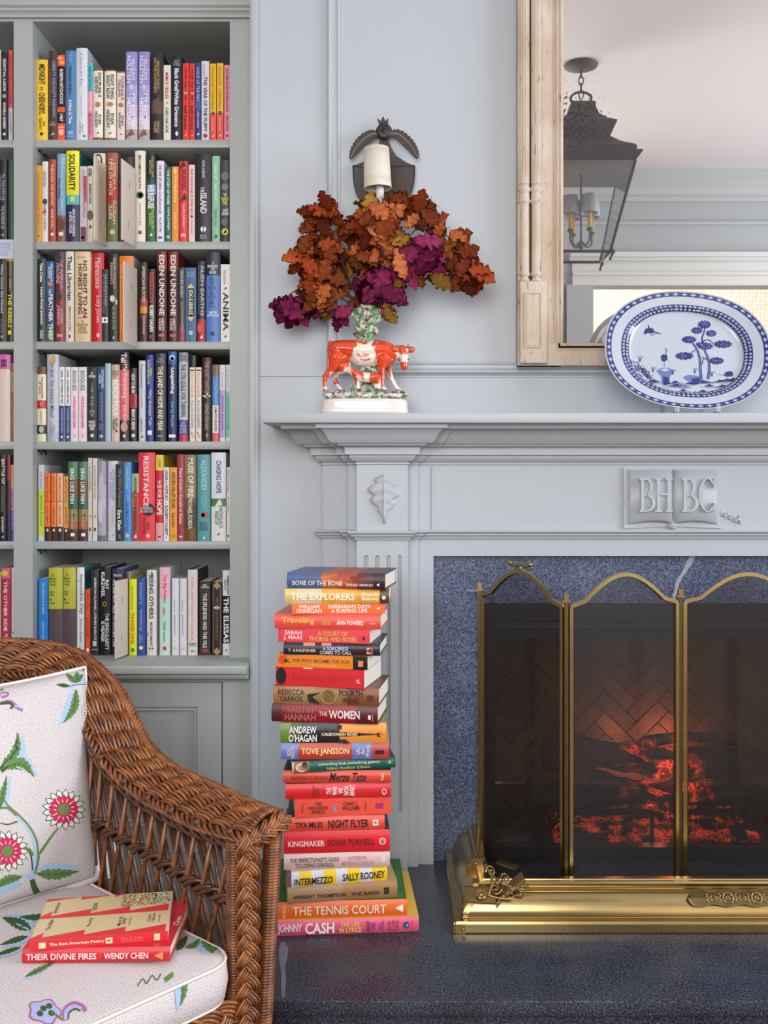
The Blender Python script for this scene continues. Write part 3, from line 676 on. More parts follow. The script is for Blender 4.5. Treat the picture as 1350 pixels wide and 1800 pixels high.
# ================================================================ brass fender
fen = empty('fender', 'polished brass fender on the hearth with pierced corner scrolls', 'fender', (MC, 2.21, 0))
fp = [(0, .080), (-.002, .089), (0, .093), (.018, .094), (.0195, .091), (.021, .092), (.026, .0915), (.0295, .0875), (.0295, .082), (.027, .077), (.0275, .0745), (.030, .0745), (.037, .0735), (.046, .069), (.054, .062), (.061, .053), (.066, .044), (.069, .036), (.0695, .031), (.068, .0285), (.070, .0265), (.080, .0275), (.0865, .026), (.0895, .021), (.0895, .003), (.088, 0.0005), (0.02, .0005)]
bm = bmesh.new(); fpath = [(2*MC-.2125, 2.635), (2*MC-.2125, 2.30), (.2125, 2.30), (.2125, 2.635)]
# travel right-to-left so that the left-hand normal points outwards
sweep(bm, fpath, [(-o, h) if False else (o, h) for o, h in fp], XY)
fo = obj('moulded_rail', bm, BR2, smooth=30)
# make sure the profile went outwards (towards the camera)
if min(v.co.y for v in fo.data.vertices) > 2.25:
    bpy.data.objects.remove(fo); bm = bmesh.new(); sweep(bm, fpath, [(-o, h) for o, h in fp], XY); fo = obj('moulded_rail', bm, BR2, smooth=30)
keep(fo, fen)
def fender_corner(s):
    fx = lambda x: x if s > 0 else 2*MC-x
    # base shoe wrapping the outer corner
    bm = bmesh.new()
    cx, cy = .123, 2.2105
    rows = []
    for z_, e in ((0.001, .0022), (.022, .0022), (.0275, -.001)):
        rows.append([bm.verts.new((fx(px_), py_, z_)) for px_, py_ in ((cx-e, cy+.034), (cx-e, cy-.001+.006), (cx-e+.006, cy-e), (cx+.026, cy-e))])
    for i in range(2):
        for k in range(3): bm.faces.new((rows[i][k], rows[i][k+1], rows[i+1][k+1], rows[i+1][k]))
    sphere(bm, (fx(cx+.02), cy-.004, .012), .0032, 2)
    keep(obj('corner_shoe', bm, BR), fen)
    # leafy corner cap following the mitre
    bm = bmesh.new(); rows = []
    for o, h in fp[11:21]:
        wv = .012+.010*((h-.028)/.046)
        c = Vector((.2125-o, 2.30-o, h)); n1 = Vector((-1, -1, 1)).normalized()*.004
        rows.append([bm.verts.new(Vector((fx(q.x), q.y, q.z))) for q in (c+Vector((0, wv, 0))+Vector((-.003, 0, .001)), c+n1*.6+Vector((-.001, wv*.4, 0)), c+n1, c+n1*.6+Vector((wv*.4, -.001, 0)), c+Vector((wv, 0, 0))+Vector((0, -.003, .001)))])
    for i in range(len(rows)-1):
        for k in range(4): bm.faces.new((rows[i][k], rows[i][k+1], rows[i+1][k+1], rows[i+1][k])).smooth = True
    keep(obj('corner_leaf', bm, BR), fen)
    # raised sloping corner plate with a rosette
    z0 = .0755; m_ = lambda v: Vector((fx(v.x), v.y, v.z))
    def slab(name, pts, n_):
        bm = bmesh.new(); lo = [bm.verts.new(m_(p)) for p in pts]; hi = [bm.verts.new(m_(p+n_)) for p in pts]; bm.faces.new(lo); bm.faces.new(hi[::-1])
        for k in range(len(pts)): bm.faces.new((lo[k-1], hi[k-1], hi[k], lo[k]))
        bmesh.ops.recalc_face_normals(bm, faces=bm.faces); keep(obj(name, bm, BR), fen)
    slab('corner_plate', [P(817, 1562, 2.268), P(876, 1562, 2.268), P(871, 1589, 2.234), P(818, 1586, 2.236)], Vector((0, -.001, .003)))
    slab('corner_plate_ledge', [P(816, 1559, 2.30), P(878, 1559, 2.30), P(876, 1562, 2.268), P(817, 1562, 2.268)], Vector((0, 0, .003)))
    bm = bmesh.new(); c = m_(P(845, 1574, 2.249)); nq = Vector((0, -.5, .86)); Mq = Matrix.Translation(c) @ nq.to_track_quat('Z', 'X').to_matrix().to_4x4()
    lathe(bm, [(.0001, .0075), (.004, .007), (.006, .004), (.008, .0062), (.0105, .006), (.013, .002)], (0, 0, 0), 24, cap=False)
    for k in range(12): sphere(bm, (.0105*math.cos(k*math.pi/6), .0105*math.sin(k*math.pi/6), .0055), .0022, 1)
    bm.transform(Mq); keep(obj('rosette', bm, BR), fen)
    # upright back plate of the corner (a shouldered shield) with two rivets
    sh = [(.157, z0+.006), (.157, .108), (.163, .113), (.169, .118), (.170, .126), (.199, .126), (.199, z0+.006)]
    bm = bmesh.new(); prism(bm, [(fx(a), b_) for a, b_ in sh], 2.318, 2.323); box(bm, min(fx(.168), fx(.201)), max(fx(.168), fx(.201)), 2.313, 2.327, .1255, .129)
    for q in ((.180, .115), (.204, .112)): sphere(bm, (fx(q[0]), 2.3165, q[1]), .003, 2, sc=(1, .6, 1))
    keep(obj('shoulder_plate', bm, BR), fen)
    # pierced scrollwork sloping down from the plate to the front rail
    A = Vector((fx(.199), 2.312, .118)); un = Vector((.070*s, -.012, -.004)); ww = Vector((0, -.060, -.044))
    def q(a, b_): return A+un*a+ww*b_
    bm = bmesh.new()
    def scroll(cx, cy, r, turns, st_, sg, w0=.0028):
        pts = []; n = int(turns*14)
        for i in range(n+1):
            t = i/n; an = st_+sg*turns*2*math.pi*t; rr = r*(1-.82*t); pts.append(q(cx+rr*math.cos(an), cy+rr*math.sin(an)*1.25))
        tube(bm, pts, [w0*(1-.45*i/n) for i in range(n+1)], 7); sphere(bm, pts[-1], w0*1.4, 1)
    scroll(.20, .25, .17, 1.4, math.pi*.9, 1); scroll(.62, .42, .20, 1.5, math.pi, -1); scroll(.30, .82, .17, 1.3, 0, 1); scroll(.85, .75, .13, 1.3, math.pi*.5, 1)
    for pts in (((0, 0), (.22, .5), (.08, 1.05)), ((.08, .15), (.45, .55), (1.0, .75)), ((.22, .5), (.5, .85), (.75, 1.1)), ((0, 1.05), (.4, 1.12), (.8, 1.1))):
        tube(bm, crom([q(*p) for p in pts], 6), .0026, 7)
    for p in ((.22, .5), (.45, .55), (.5, .85), (.08, .15)): sphere(bm, q(*p), .0045, 1, sc=(1, .7, 1))
    keep(obj('pierced_scroll', bm, BR), fen)
    # thin flap on top of the scroll and the ribbed cheek ending in a volute
    slab('scroll_flap', [P(877, 1512, 2.318), P(914, 1523, 2.30), P(905, 1530, 2.285), P(872, 1518, 2.30)], Vector((0, -.0005, .0025)))
    bm = bmesh.new(); pts = crom([m_(v) for v in (P(871, 1590, 2.236), P(878, 1580, 2.243), P(893, 1566, 2.252), P(911, 1553, 2.262), P(922, 1543, 2.272))], 6); rows = []
    for p in pts: rows.append([bm.verts.new(p+Vector((-.004*s*a_, .012*a_, .006*a_))+Vector((.003*s, -.004, -.006))*b__) for a_, b__ in ((1.4, 0), (1.2, -.3), (0, 0), (0, .5), (-.1, 1))])
    for i in range(len(rows)-1):
        for k in range(4): bm.faces.new((rows[i][k], rows[i][k+1], rows[i+1][k+1], rows[i+1][k]))
    bmesh.ops.solidify(bm, geom=bm.faces[:], thickness=.0015); keep(obj('volute_cheek', bm, BR), fen)
    bm = bmesh.new(); c = m_(P(915, 1566, 2.245)); pts = []
    for i in range(34):
        t = i/33; an = 2.2+t*9.5*s; rr = .010*(1-.8*t); pts.append(c+Vector((rr*math.cos(an), -.004*t, rr*math.sin(an))))
    tube(bm, pts, [.0036*(1-.4*i/33) for i in range(34)], 8); sphere(bm, c+Vector((0, -.005, 0)), .0042, 2)
    for k in range(5): sphere(bm, c+Vector((s*(.012+.004*k), .001, .010+.0015*k)), .0038-.0004*k, 1)
    keep(obj('volute', bm, BR), fen)
fender_corner(1); fender_corner(-1)
# applied ornament strip on the front
plq = bpy.data.objects.new('ornament_strip', None); C.objects.link(plq); plq.parent = fen; plq.matrix_parent_inverse = Matrix.Translation(-fen.location)
o0 = X(1208, 2.24); o1 = o0+.315; RC = X(1279, 2.24); n0 = Vector((0, -.75, .66)).normalized()
oc = lambda x, r=0: Vector((x, 2.2415, .0655))+n0*.001
vv = Vector((0, -.66, -.75)).normalized()
bm = bmesh.new(); W = .0165; top = []; n = 60
ev = []
for i in range(n+1):
    t = i/n; x_ = o0+(o1-o0)*t; e = min(1, math.sin(math.pi*t)*9)**.5*(1+.16*math.cos(2*math.pi*(x_-RC)/.0645)); ev.append((x_, W*e))
lo = [bm.verts.new(oc(x_)-vv*w_) for x_, w_ in ev]; mi = [bm.verts.new(oc(x_)+n0*.0035) for x_, w_ in ev]; hi = [bm.verts.new(oc(x_)+vv*w_) for x_, w_ in ev]
for i in range(n): bm.faces.new((lo[i], lo[i+1], mi[i+1], mi[i])); bm.faces.new((mi[i], mi[i+1], hi[i+1], hi[i]))
bmesh.ops.recalc_face_normals(bm, faces=bm.faces); keep(obj('backing', bm, BRD), plq).matrix_parent_inverse = Matrix()
k = 0
xs = [RC+.0645*j for j in range(4)]
for x_ in xs:
    bm = bmesh.new(); c = oc(x_)+n0*.003; M_ = Matrix.Translation(c) @ n0.to_track_quat('Z', 'X').to_matrix().to_4x4()
    def ring(r, rr, seg=20):
        pts = [M_ @ Vector((r*math.cos(2*math.pi*q/seg), r*math.sin(2*math.pi*q/seg), .001)) for q in range(seg+1)]; tube(bm, pts, rr, 6, cap=False)
    ring(.0115, .002); ring(.004, .0012)
    for q in range(8): sphere(bm, M_ @ Vector((.0078*math.cos(q*math.pi/4), .0078*math.sin(q*math.pi/4), .001)), .0018, 1)
    sphere(bm, M_ @ Vector((0, 0, .001)), .002, 1)
    rf = obj('rosette', bm, BR); rf.parent = plq
for j in range(len(xs)+1):
    x_ = xs[0]-.0322+.0645*j; bm = bmesh.new(); c = oc(x_)+n0*.003
    for s in (-1, 1):
        for u in (-1, 1):
            pts = []
            for i in range(16):
                t = i/15; an = t*5.2; rr = .0078*(1-.75*t); pts.append(c+Vector((s*(.0115-rr*math.cos(an)*1.0), 0, 0))+vv*(u*(.0062-rr*math.sin(an)*.8)))
            tube(bm, pts, .0017, 5)
    for q in (-1, 0, 1): sphere(bm, c+Vector((q*.006, 0, 0))+n0*.001, .0026 if q == 0 else .0018, 1)
    sc_ = obj('scroll_ornament', bm, BR); sc_.parent = plq
# ================================================================ bookcase
FACE, SHF, SPN = 2.720, 2.745, 2.752
bc = empty('bookcase', 'built-in grey-green painted bookcase left of the chimney breast', 'bookcase', (-.9, FACE, 0))
SH = [245.5, 424.5, 600.5, 776, 951.5]
xl, xr = X(57.5, FACE), X(404, FACE); xpl = X(24, FACE)
zc = Z(1152, SPN)                                     # worktop height
BACK = 3.15
def cs(name, *a, bev=0): return keep(boxo(name, *a, CASE, bev=bev), bc)
ZH = Z(38, FACE); cs('stile', xpl, xl, FACE, BACK, zc, ZH); cs('stile', xr, BX, FACE, BACK, zc, ZH); cs('stile', -2.9, -2.8, FACE, BACK, zc, ZH)
cs('back_panel', -2.9, BX, BACK, 3.2, zc, CZ)
cs('head_board', -2.9, BX, FACE-.001, BACK, ZH, CZ)
bm = bmesh.new()
sweep(bm, [(-2.9, FACE), (BX, FACE)], [(0, Z(34, FACE)), (.012, Z(34, FACE)), (.012, Z(30, FACE)), (.016, Z(27, FACE)), (.022, Z(25, FACE)), (.022, Z(21, FACE)), (.03, Z(18, FACE)), (.03, Z(14, FACE)), (0, Z(14, FACE))], lambda p, h: Vector((p.x, 2*FACE-p.y-.001, h)))
keep(obj('head_moulding', bm, CASE), bc)
TH = .0215
SZ = [Z(y, SHF) for y in SH]
for z in SZ:
    cs('shelf', xl, xr, SHF, BACK, z-TH, z, bev=.001); cs('shelf', -2.8, xpl, SHF, BACK, z-TH, z, bev=.001)
# little black shelf pins on the left side panel
for i, (z, ys) in enumerate(zip(SZ, SH)):
    bm = bmesh.new()
    for dd in (2.762, 2.80):
        tube(bm, [(xl, dd, z-TH-.004), (xl+.007, dd, z-TH-.004), (xl+.008, dd, z-TH-.014)], [.0032, .0032, .0022], 6)
    keep(obj('shelf_pin', bm, DARK), bc)
WT = boxo('worktop', -2.9, BX+.0, 2.592, BACK+.05, zc-.022, zc, CASE, bev=.003); tag(WT, 'grey-green painted ledge running below the bookshelves', 'worktop')
bm = bmesh.new(); box(bm, -2.9, BX, 2.612, 2.65, zc-.034, zc-.022); box(bm, -2.9, BX, 2.622, 2.65, zc-.040, zc-.034); keep(obj('ledge_moulding', bm, CASE), WT)
cab = empty('base_cabinet', 'grey-green panelled cabinet under the bookshelves behind the wicker chair', 'cabinet', (-.9, 2.65, FZ))
CF = 2.655
def cb(name, *a, bev=0, p=cab): return keep(boxo(name, *a, CASE, bev=bev), p)
dz1 = Z(1200, CF); dz0 = Z(1500, CF)
cb('body', -2.9, BX, CF+.018, BACK, FZ, zc-.022)
def doorpx(x1, nm='door'):
    x0 = x1-.50
    d = bpy.data.objects.new(nm, None); C.objects.link(d); d.parent = cab; d.matrix_parent_inverse = Matrix.Translation(-cab.location)
    for nme, a in (('door_stile', (x0, x0+.06, CF-.001, CF+.018, dz0, dz1)), ('door_stile', (x1-.06, x1, CF-.001, CF+.018, dz0, dz1)), ('door_rail', (x0+.06, x1-.06, CF-.001, CF+.018, dz1-.06, dz1)), ('door_rail', (x0+.06, x1-.06, CF-.001, CF+.018, dz0, dz0+.07))):
        o = boxo(nme, *a, CASE); o.parent = d
    o = boxo('door_panel', x0+.06, x1-.06, CF+.010, CF+.014, dz0+.07, dz1-.06, CASE); o.parent = d
    bm = bmesh.new(); sweep(bm, [(x0+.06, dz0+.07), (x0+.06, dz1-.06), (x1-.06, dz1-.06), (x1-.06, dz0+.07)], [(0, .0), (0, .013), (-.004, .013), (-.007, .009), (-.011, .008), (-.014, .010), (-.016, .003), (-.018, 0)], wall_place(CF+.011), closed=True)
    if True: o = obj('door_moulding', bm, CASE); o.parent = d
rx = X(390.5, CF); doorpx(rx-.0015); doorpx(rx-.5-.005); doorpx(rx-1.0-.009)
cb('face_stile', rx+.0015, BX, CF-.001, CF+.018, FZ, zc-.036); cb('face_rail', -2.9, rx+.0015, CF-.001, CF+.018, dz1+.002, zc-.036); cb('face_rail', -2.9, rx+.0015, CF-.001, CF+.018, FZ, dz0-.002)
# little paper note taped to the shelf edge of the left bay
nt = boxo('paper_note', X(-14, 2.744), X(23.5, 2.742), 2.7425, 2.7435, Z(455, 2.743), Z(421, 2.743), mat('note_paper', 'c9d3e4', rough=.8)); tag(nt, 'pale blue printed note hanging from the shelf edge at the far left', 'note')
ink = mat('ink_7d8aa8', '7d8aa8', rough=.8)
for i in range(7):
    o = boxo('printed_line', X(-6+R.uniform(0, 2), 2.742), X(20-R.uniform(0, 7), 2.742), 2.7421, 2.7426, Z(427.6+i*3.6, 2.742), Z(426.6+i*3.6, 2.742), ink, nt)
# ================================================================ books
PAGE = mat('page_paper', 'e6dcc8', rough=.9, bump=.5, bscale=900, stretch=(1, 1, .02)); PAGEX = mat('page_paper_edge', 'e9e2d4', rough=.9)
def cover(h): return mat('cover_'+h, h, rough=.38, spec=.45)
def inkm(h): return mat('ink_'+h, h, rough=.5)
NAMED = [('black','181818'),('white','e8e8e8'),('cream','e6dcc4'),('red','d42b2b'),('dark red','7a1c20'),('orange','e8702a'),('yellow','e8c22a'),('green','3f7a3c'),('mint green','8cc8a0'),('teal','1f6f6a'),('light blue','8fb8d8'),('blue','2f62b0'),('navy blue','20305c'),('lilac','a49bd0'),('purple','6a4a90'),('pink','e894a8'),('pale pink','ead0d4'),('coral','e85c4c'),('brown','5a4030'),('tan','b89468'),('grey','90909a'),('dark grey','404248'),('olive','a8ae3c'),('gold','c9a24a')]
def cname(h):
    c = [int(h[i:i+2], 16) for i in (0, 2, 4)]
    return min(NAMED, key=lambda n: sum((c[k]-int(n[1][2*k:2*k+2], 16))**2 for k in range(3)))[0]
ORD = ['first','second','third','fourth','fifth','sixth','seventh','eighth','ninth','tenth','eleventh','twelfth','thirteenth','fourteenth','fifteenth','sixteenth','seventeenth','eighteenth','nineteenth','twentieth','twenty-first','twenty-second','twenty-third','twenty-fourth','twenty-fifth','twenty-sixth','twenty-seventh','twenty-eighth','twenty-ninth','thirtieth']
def book_mesh(parent, W, H, D, base, bands, hard=True, side=None):
    """upright book: local x = thickness, z = height, y = depth from the spine (0) back. returns spine bulge"""
    m0 = cover(base); mats = [m0]; idx = {base: 0}
    def mi(h):
        if h not in idx: idx[h] = len(mats); mats.append(cover(h))
        return idx[h]
    zs = [H]; cols = []
    for f, c in (bands or []): zs.append(H*(1-f)); cols.append(mi(c))
    if not bands or bands[-1][0] < .999: zs.append(0); cols.append(0)
    bul = min(.0035, W*.14) if hard else .0006
    bt = .0022 if hard else .0006
    bm = bmesh.new(); seg = 6 if hard else 2
    xs = [W*k/seg for k in range(seg+1)]; ys = [-bul*(1-(2*k/seg-1)**2) for k in range(seg+1)]
    V = lambda x, y, z: bm.verts.new((x, y, z))
    for b in range(len(cols)):
        z1, z0 = zs[b], zs[b+1]
        r0 = [V(x, y, z0) for x, y in zip(xs, ys)]; r1 = [V(x, y, z1) for x, y in zip(xs, ys)]
        for k in range(seg):
            f = bm.faces.new((r0[k], r0[k+1], r1[k+1], r1[k])); f.material_index = cols[b]
    bmesh.ops.remove_doubles(bm, verts=bm.verts, dist=1e-6)
    sidx = mi(side) if side else cols[0]
    box(bm, 0, bt, .0001, D, 0, H, sidx); box(bm, W-bt, W, .0001, D, 0, H, sidx); box(bm, bt, W-bt, .0001, .0012, 0, H, cols[0])
    fs = [f for f in bm.faces if f.calc_area() > 0]
    # cap the bulge top and bottom
    for zz in (0, H):
        vs = [V(x, y, zz) for x, y in zip(xs, ys)]
        try: f = bm.faces.new(vs if zz else vs[::-1]); f.material_index = cols[0 if zz else -1]
        except ValueError: pass
    o = obj('cover', bm, mats, parent)
    bm = bmesh.new(); q = .003 if hard else .0004
    box(bm, bt, W-bt, .0012, D-q*1.2, q, H-q); obj('page_block', bm, PAGE, parent)
    return bul
def upright(x, y, z, W, H, D, base, bands=None, texts=(), hard=True, extras=(), label='', group=None, rz=0, side=None):
    r = empty('book', label, 'book', (x, y, z), group); r.rotation_euler = (0, 0, rz)
    bul = book_mesh(r, W, H, D, base, bands, hard, side); yy = -bul-.0004
    for t in texts:
        s, f0, f1, u0, u1, col = t[:6]; mode = t[6] if len(t) > 6 else ''
        cx, cz_ = W*(u0+u1)/2, H*(1-(f0+f1)/2); Lh = H*(f1-f0); Wd = W*(u1-u0)
        bd = .022 if 'b' in mode else .006; sh = .25 if 'i' in mode else 0
        yl = yy-.0003
        if 'h' in mode: lettering(s, (cx, yl, cz_), (1,0,0), (0,0,1), Wd, Lh, inkm(col), r, bd, sh)
        elif 'u' in mode: lettering(s, (cx, yl, cz_), (0,0,1), (-1,0,0), Lh, Wd, inkm(col), r, bd, sh)
        else: lettering(s, (cx, yl, cz_), (0,0,-1), (1,0,0), Lh, Wd, inkm(col), r, bd, sh)
    for e in extras:
        k, f, u, a, b_, col = e; bm = bmesh.new(); c = Vector((W*u, yy+.0001, H*(1-f)))
        if k == 'o':
            vs = [bm.verts.new(c+Vector((W*a*math.cos(t), 0, W*b_*math.sin(t)))) for t in [2*math.pi*i/16 for i in range(16)]]
        elif k == 'd': vs = [bm.verts.new(c+Vector(p)) for p in ((-W*a, 0, 0), (0, 0, -W*b_), (W*a, 0, 0), (0, 0, W*b_))]
        elif k == 'v': vs = [bm.verts.new(c+Vector(p)) for p in ((-W*a, 0, -W*b_), (W*a, 0, -W*b_*.4), (W*a*.3, 0, W*b_))]
        else: vs = [bm.verts.new(c+Vector(p)) for p in ((-W*a, 0, -H*b_), (W*a, 0, -H*b_), (W*a, 0, H*b_), (-W*a, 0, H*b_))]
        bm.faces.new(vs); obj('spine_emblem', bm, inkm(col), r)
    return r
W_, K_ = 'f0f0f0', '16161a'
# (x0, x1, ytop, base, bands, texts, hard, extras) in pixels of the photograph times three
ROWS = {}
ROWS['top'] = (0, SZ[0], [
(187,252,315,'e9c126',None,[('MIDNIGHT',.06,.31,.3,.8,K_,'b'),('IN',.34,.38,.4,.65,K_),('CHERNOBYL',.41,.68,.3,.8,K_,'b'),('Adam\nHigginbotham',.72,.87,.25,.85,'5a4a10')],1,[('o',.92,.5,.14,.14,'2a2210')]),
(257,302,270,'4b3636',None,[('LIBERTY EQUALITY FASHION',.12,.74,.42,.85,'7fa0c8','b'),('The Women Who Styled the French Revolution',.2,.62,.1,.3,'c0765a'),('ANNE\nHIGONNET',.8,.84,.1,.9,'d0b8a8','h')],1,[('v',.93,.5,.22,.2,'d0b8a8')]),
(303,343,290,'e8562e',[(.13,'e8562e'),(.61,'191316'),(.67,'e8562e'),(.80,'191316'),(1,'e8562e')],[('ROBYN HITCHCOCK',.17,.58,.3,.75,W_,'b'),('1967',.69,.78,.3,.75,W_,'b')],0,[('d',.04,.4,.5,.3,'f6a06a'),('d',.09,.6,.5,.3,'f6a06a'),('o',.9,.5,.36,.5,'f2b0a0'),('d',.85,.5,.5,.25,'f6a06a')]),
(347,402,270,'4c7eae',None,[('Christopher Hitchens',.18,.49,.32,.62,'1b2c40','b'),('A Hitch in Time',.55,.82,.32,.66,W_,'b'),('hitch',.04,.13,.4,.7,'98c0e0','i')],1,[('q',.92,.5,.26,.02,'86b0d8'),('q',.96,.5,.3,.006,'86b0d8')]),
(403,463,257,'d6d9e2',None,[('A Season for That',.05,.42,.32,.6,'9aa0ac','i'),('Lost and Found in the Other',.5,.75,.42,.55,'a8adb8'),('Steve\nHoffman',.8,.94,.3,.7,'8a90a0','i')],1,[('q',.96,.75,.12,.012,'6a7488')]),
(463,490,335,'e59aac',[(.37,'57b8c0'),(.63,'e5a2b0'),(1,'d77f98')],[('DEATH IN THE BEACH',.04,.36,.3,.7,'1c5a66','b'),('ME AND WOOLF',.66,.92,.3,.7,'7a2a48')],1,[]),
(492,545,370,'e9e1d4',[(.02,'8a5a3a'),(.965,'e9e1d4'),(1,'8a5a3a')],[('DISCIPLINE IS\nDESTINY',.05,.4,.18,.85,'2a2a30','b'),('RYAN\nHOLIDAY',.6,.83,.2,.85,'2a2a30','b')],1,[('o',.5,.5,.28,.28,'b07a4a'),('v',.9,.5,.14,.12,K_)]),
(550,613,370,'e6e2d2',[(.02,'8a5a3a'),(.965,'e6e2d2'),(1,'8a5a3a')],[('RIGHT THING\nRIGHT NOW',.07,.42,.18,.85,'2c4a38','b'),('RYAN\nHOLIDAY',.57,.83,.2,.85,'2a2a30','b')],1,[('o',.49,.5,.28,.2,'b0845a'),('v',.9,.5,.14,.12,'2a6a5a')]),
(617,660,378,'e6d3ca',[(.02,'8a5a3a'),(1,'e6d3ca')],[('COURAGE IS\nCALLING',.07,.42,.18,.85,'7a2a20','b'),('RYAN\nHOLIDAY',.6,.84,.2,.85,'2a2a30','b')],0,[('o',.49,.5,.34,.28,'b0704a'),('v',.91,.5,.14,.12,K_)]),
(665,726,277,'a79fd2',[(.38,'958cc8'),(.6,'a9a4d4'),(.74,'c6b8d4'),(.88,'dccbd2'),(1,'b8a49c')],[('ALIZAH\nHOLSTEIN',.05,.36,.12,.85,'dcd8f0','b'),('MY ROMAN\nHISTORY',.48,.88,.12,.85,'f0ecf6','b')],1,[('o',.4,.5,.2,.22,'c8c2e6'),('v',.92,.4,.4,.4,'6a5a58')]),
(731,790,275,'a79fd2',[(.38,'958cc8'),(.6,'a9a4d4'),(.74,'c6b8d4'),(.88,'dccbd2'),(1,'b8a49c')],[('ALIZAH\nHOLSTEIN',.05,.36,.12,.85,'dcd8f0','b'),('MY ROMAN\nHISTORY',.48,.88,.12,.85,'f0ecf6','b')],1,[('o',.4,.5,.2,.22,'c8c2e6'),('v',.92,.4,.4,.4,'6a5a58')]),
(797,862,285,'2c221d',[(.55,'2a2320'),(.7,'5a4030'),(1,'2a211e')],[('BROUGHT FORTH\nON THIS CONTINENT',.05,.46,.25,.7,'b59a6a','b'),('ABRAHAM LINCOLN\nAND AMERICAN\nIMMIGRATION',.5,.7,.2,.7,'8a7458'),('HAROLD\nHOLZER',.78,.92,.25,.7,'c9b48a')],1,[]),
(862,900,343,'e6dfd2',None,[('MIMOS FEELIES',.1,.45,.25,.7,'c43a34','b'),('CAIRO PARE DORE',.56,.9,.25,.7,'2c6a4c','b')],0,[('d',.5,.5,.2,.2,'d8903a')]),
(905,960,295,'1d2430',None,[('JULIET\nHOOKER',.05,.12,.15,.85,'aab0bc','h'),('Black Grief/White Grievance',.15,.84,.28,.7,W_,'b')],1,[('o',.92,.5,.14,.22,W_)]),
(964,997,335,'e33629',None,[('rock my soul',.07,.47,.22,.75,'1a1014','b'),('bell hooks',.55,.86,.22,.75,'1a1014','b')],0,[('o',.39,.5,.24,.3,'f6d8b0'),('v',.93,.5,.2,.25,'f2c33a')]),
(999,1028,335,'e33629',None,[('rock my soul',.07,.47,.22,.75,'1a1014','b'),('bell hooks',.55,.86,.22,.75,'1a1014','b')],0,[('o',.39,.5,.24,.3,'f6d8b0'),('v',.93,.5,.2,.25,'f2c33a')]),
(1031,1060,330,'263c88',[(.5,'20408a'),(.6,'3a62b4'),(1,'22387e')],[('VOICE OF THE FISH',.06,.5,.2,.75,'a8bce8','b'),('LARS HORN',.62,.84,.3,.7,'c8d4f0')],0,[('v',.92,.5,.3,.3,W_)]),
(1062,1103,322,'dddeec',None,[('ALEXANDRA\nHOROWITZ',.04,.2,.15,.5,'e08080'),('THE YEAR OF THE PUPPY',.2,.89,.25,.75,'2c2c34','b')],0,[('o',.94,.5,.3,.3,'b03a2a')]),
(1107,1140,335,'e9b81e',[(.645,'eab920'),(1,'e6523e')],[('Survival of the',.05,.3,.3,.65,'8a6a10'),('Friendliest Nature',.34,.6,.3,.65,'8a6a10'),('Annalee Newitz',.7,.88,.3,.65,'f8c0a8')],0,[('o',.645,.5,.24,.3,'26366e'),('v',.94,.5,.16,.2,W_)]),
(1144,1179,335,'e9b81e',[(.645,'eab920'),(1,'e6523e')],[('Survival of the',.05,.3,.3,.65,'8a6a10'),('Friendliest Nature',.34,.6,.3,.65,'8a6a10'),('Annalee Newitz',.7,.88,.3,.65,'f8c0a8')],0,[('o',.645,.5,.24,.3,'26366e'),('v',.94,.5,.16,.2,W_)]),
(1182,1213,343,'e88fa6',None,[('BOTTOMS UP AND THE DEVIL LAUGHS',.05,.62,.3,.7,'5a1c30','b'),('KERRY HOWLEY',.67,.88,.3,.7,'5a1c30','b')],0,[('o',.94,.5,.22,.22,'5a1c30')]),
])
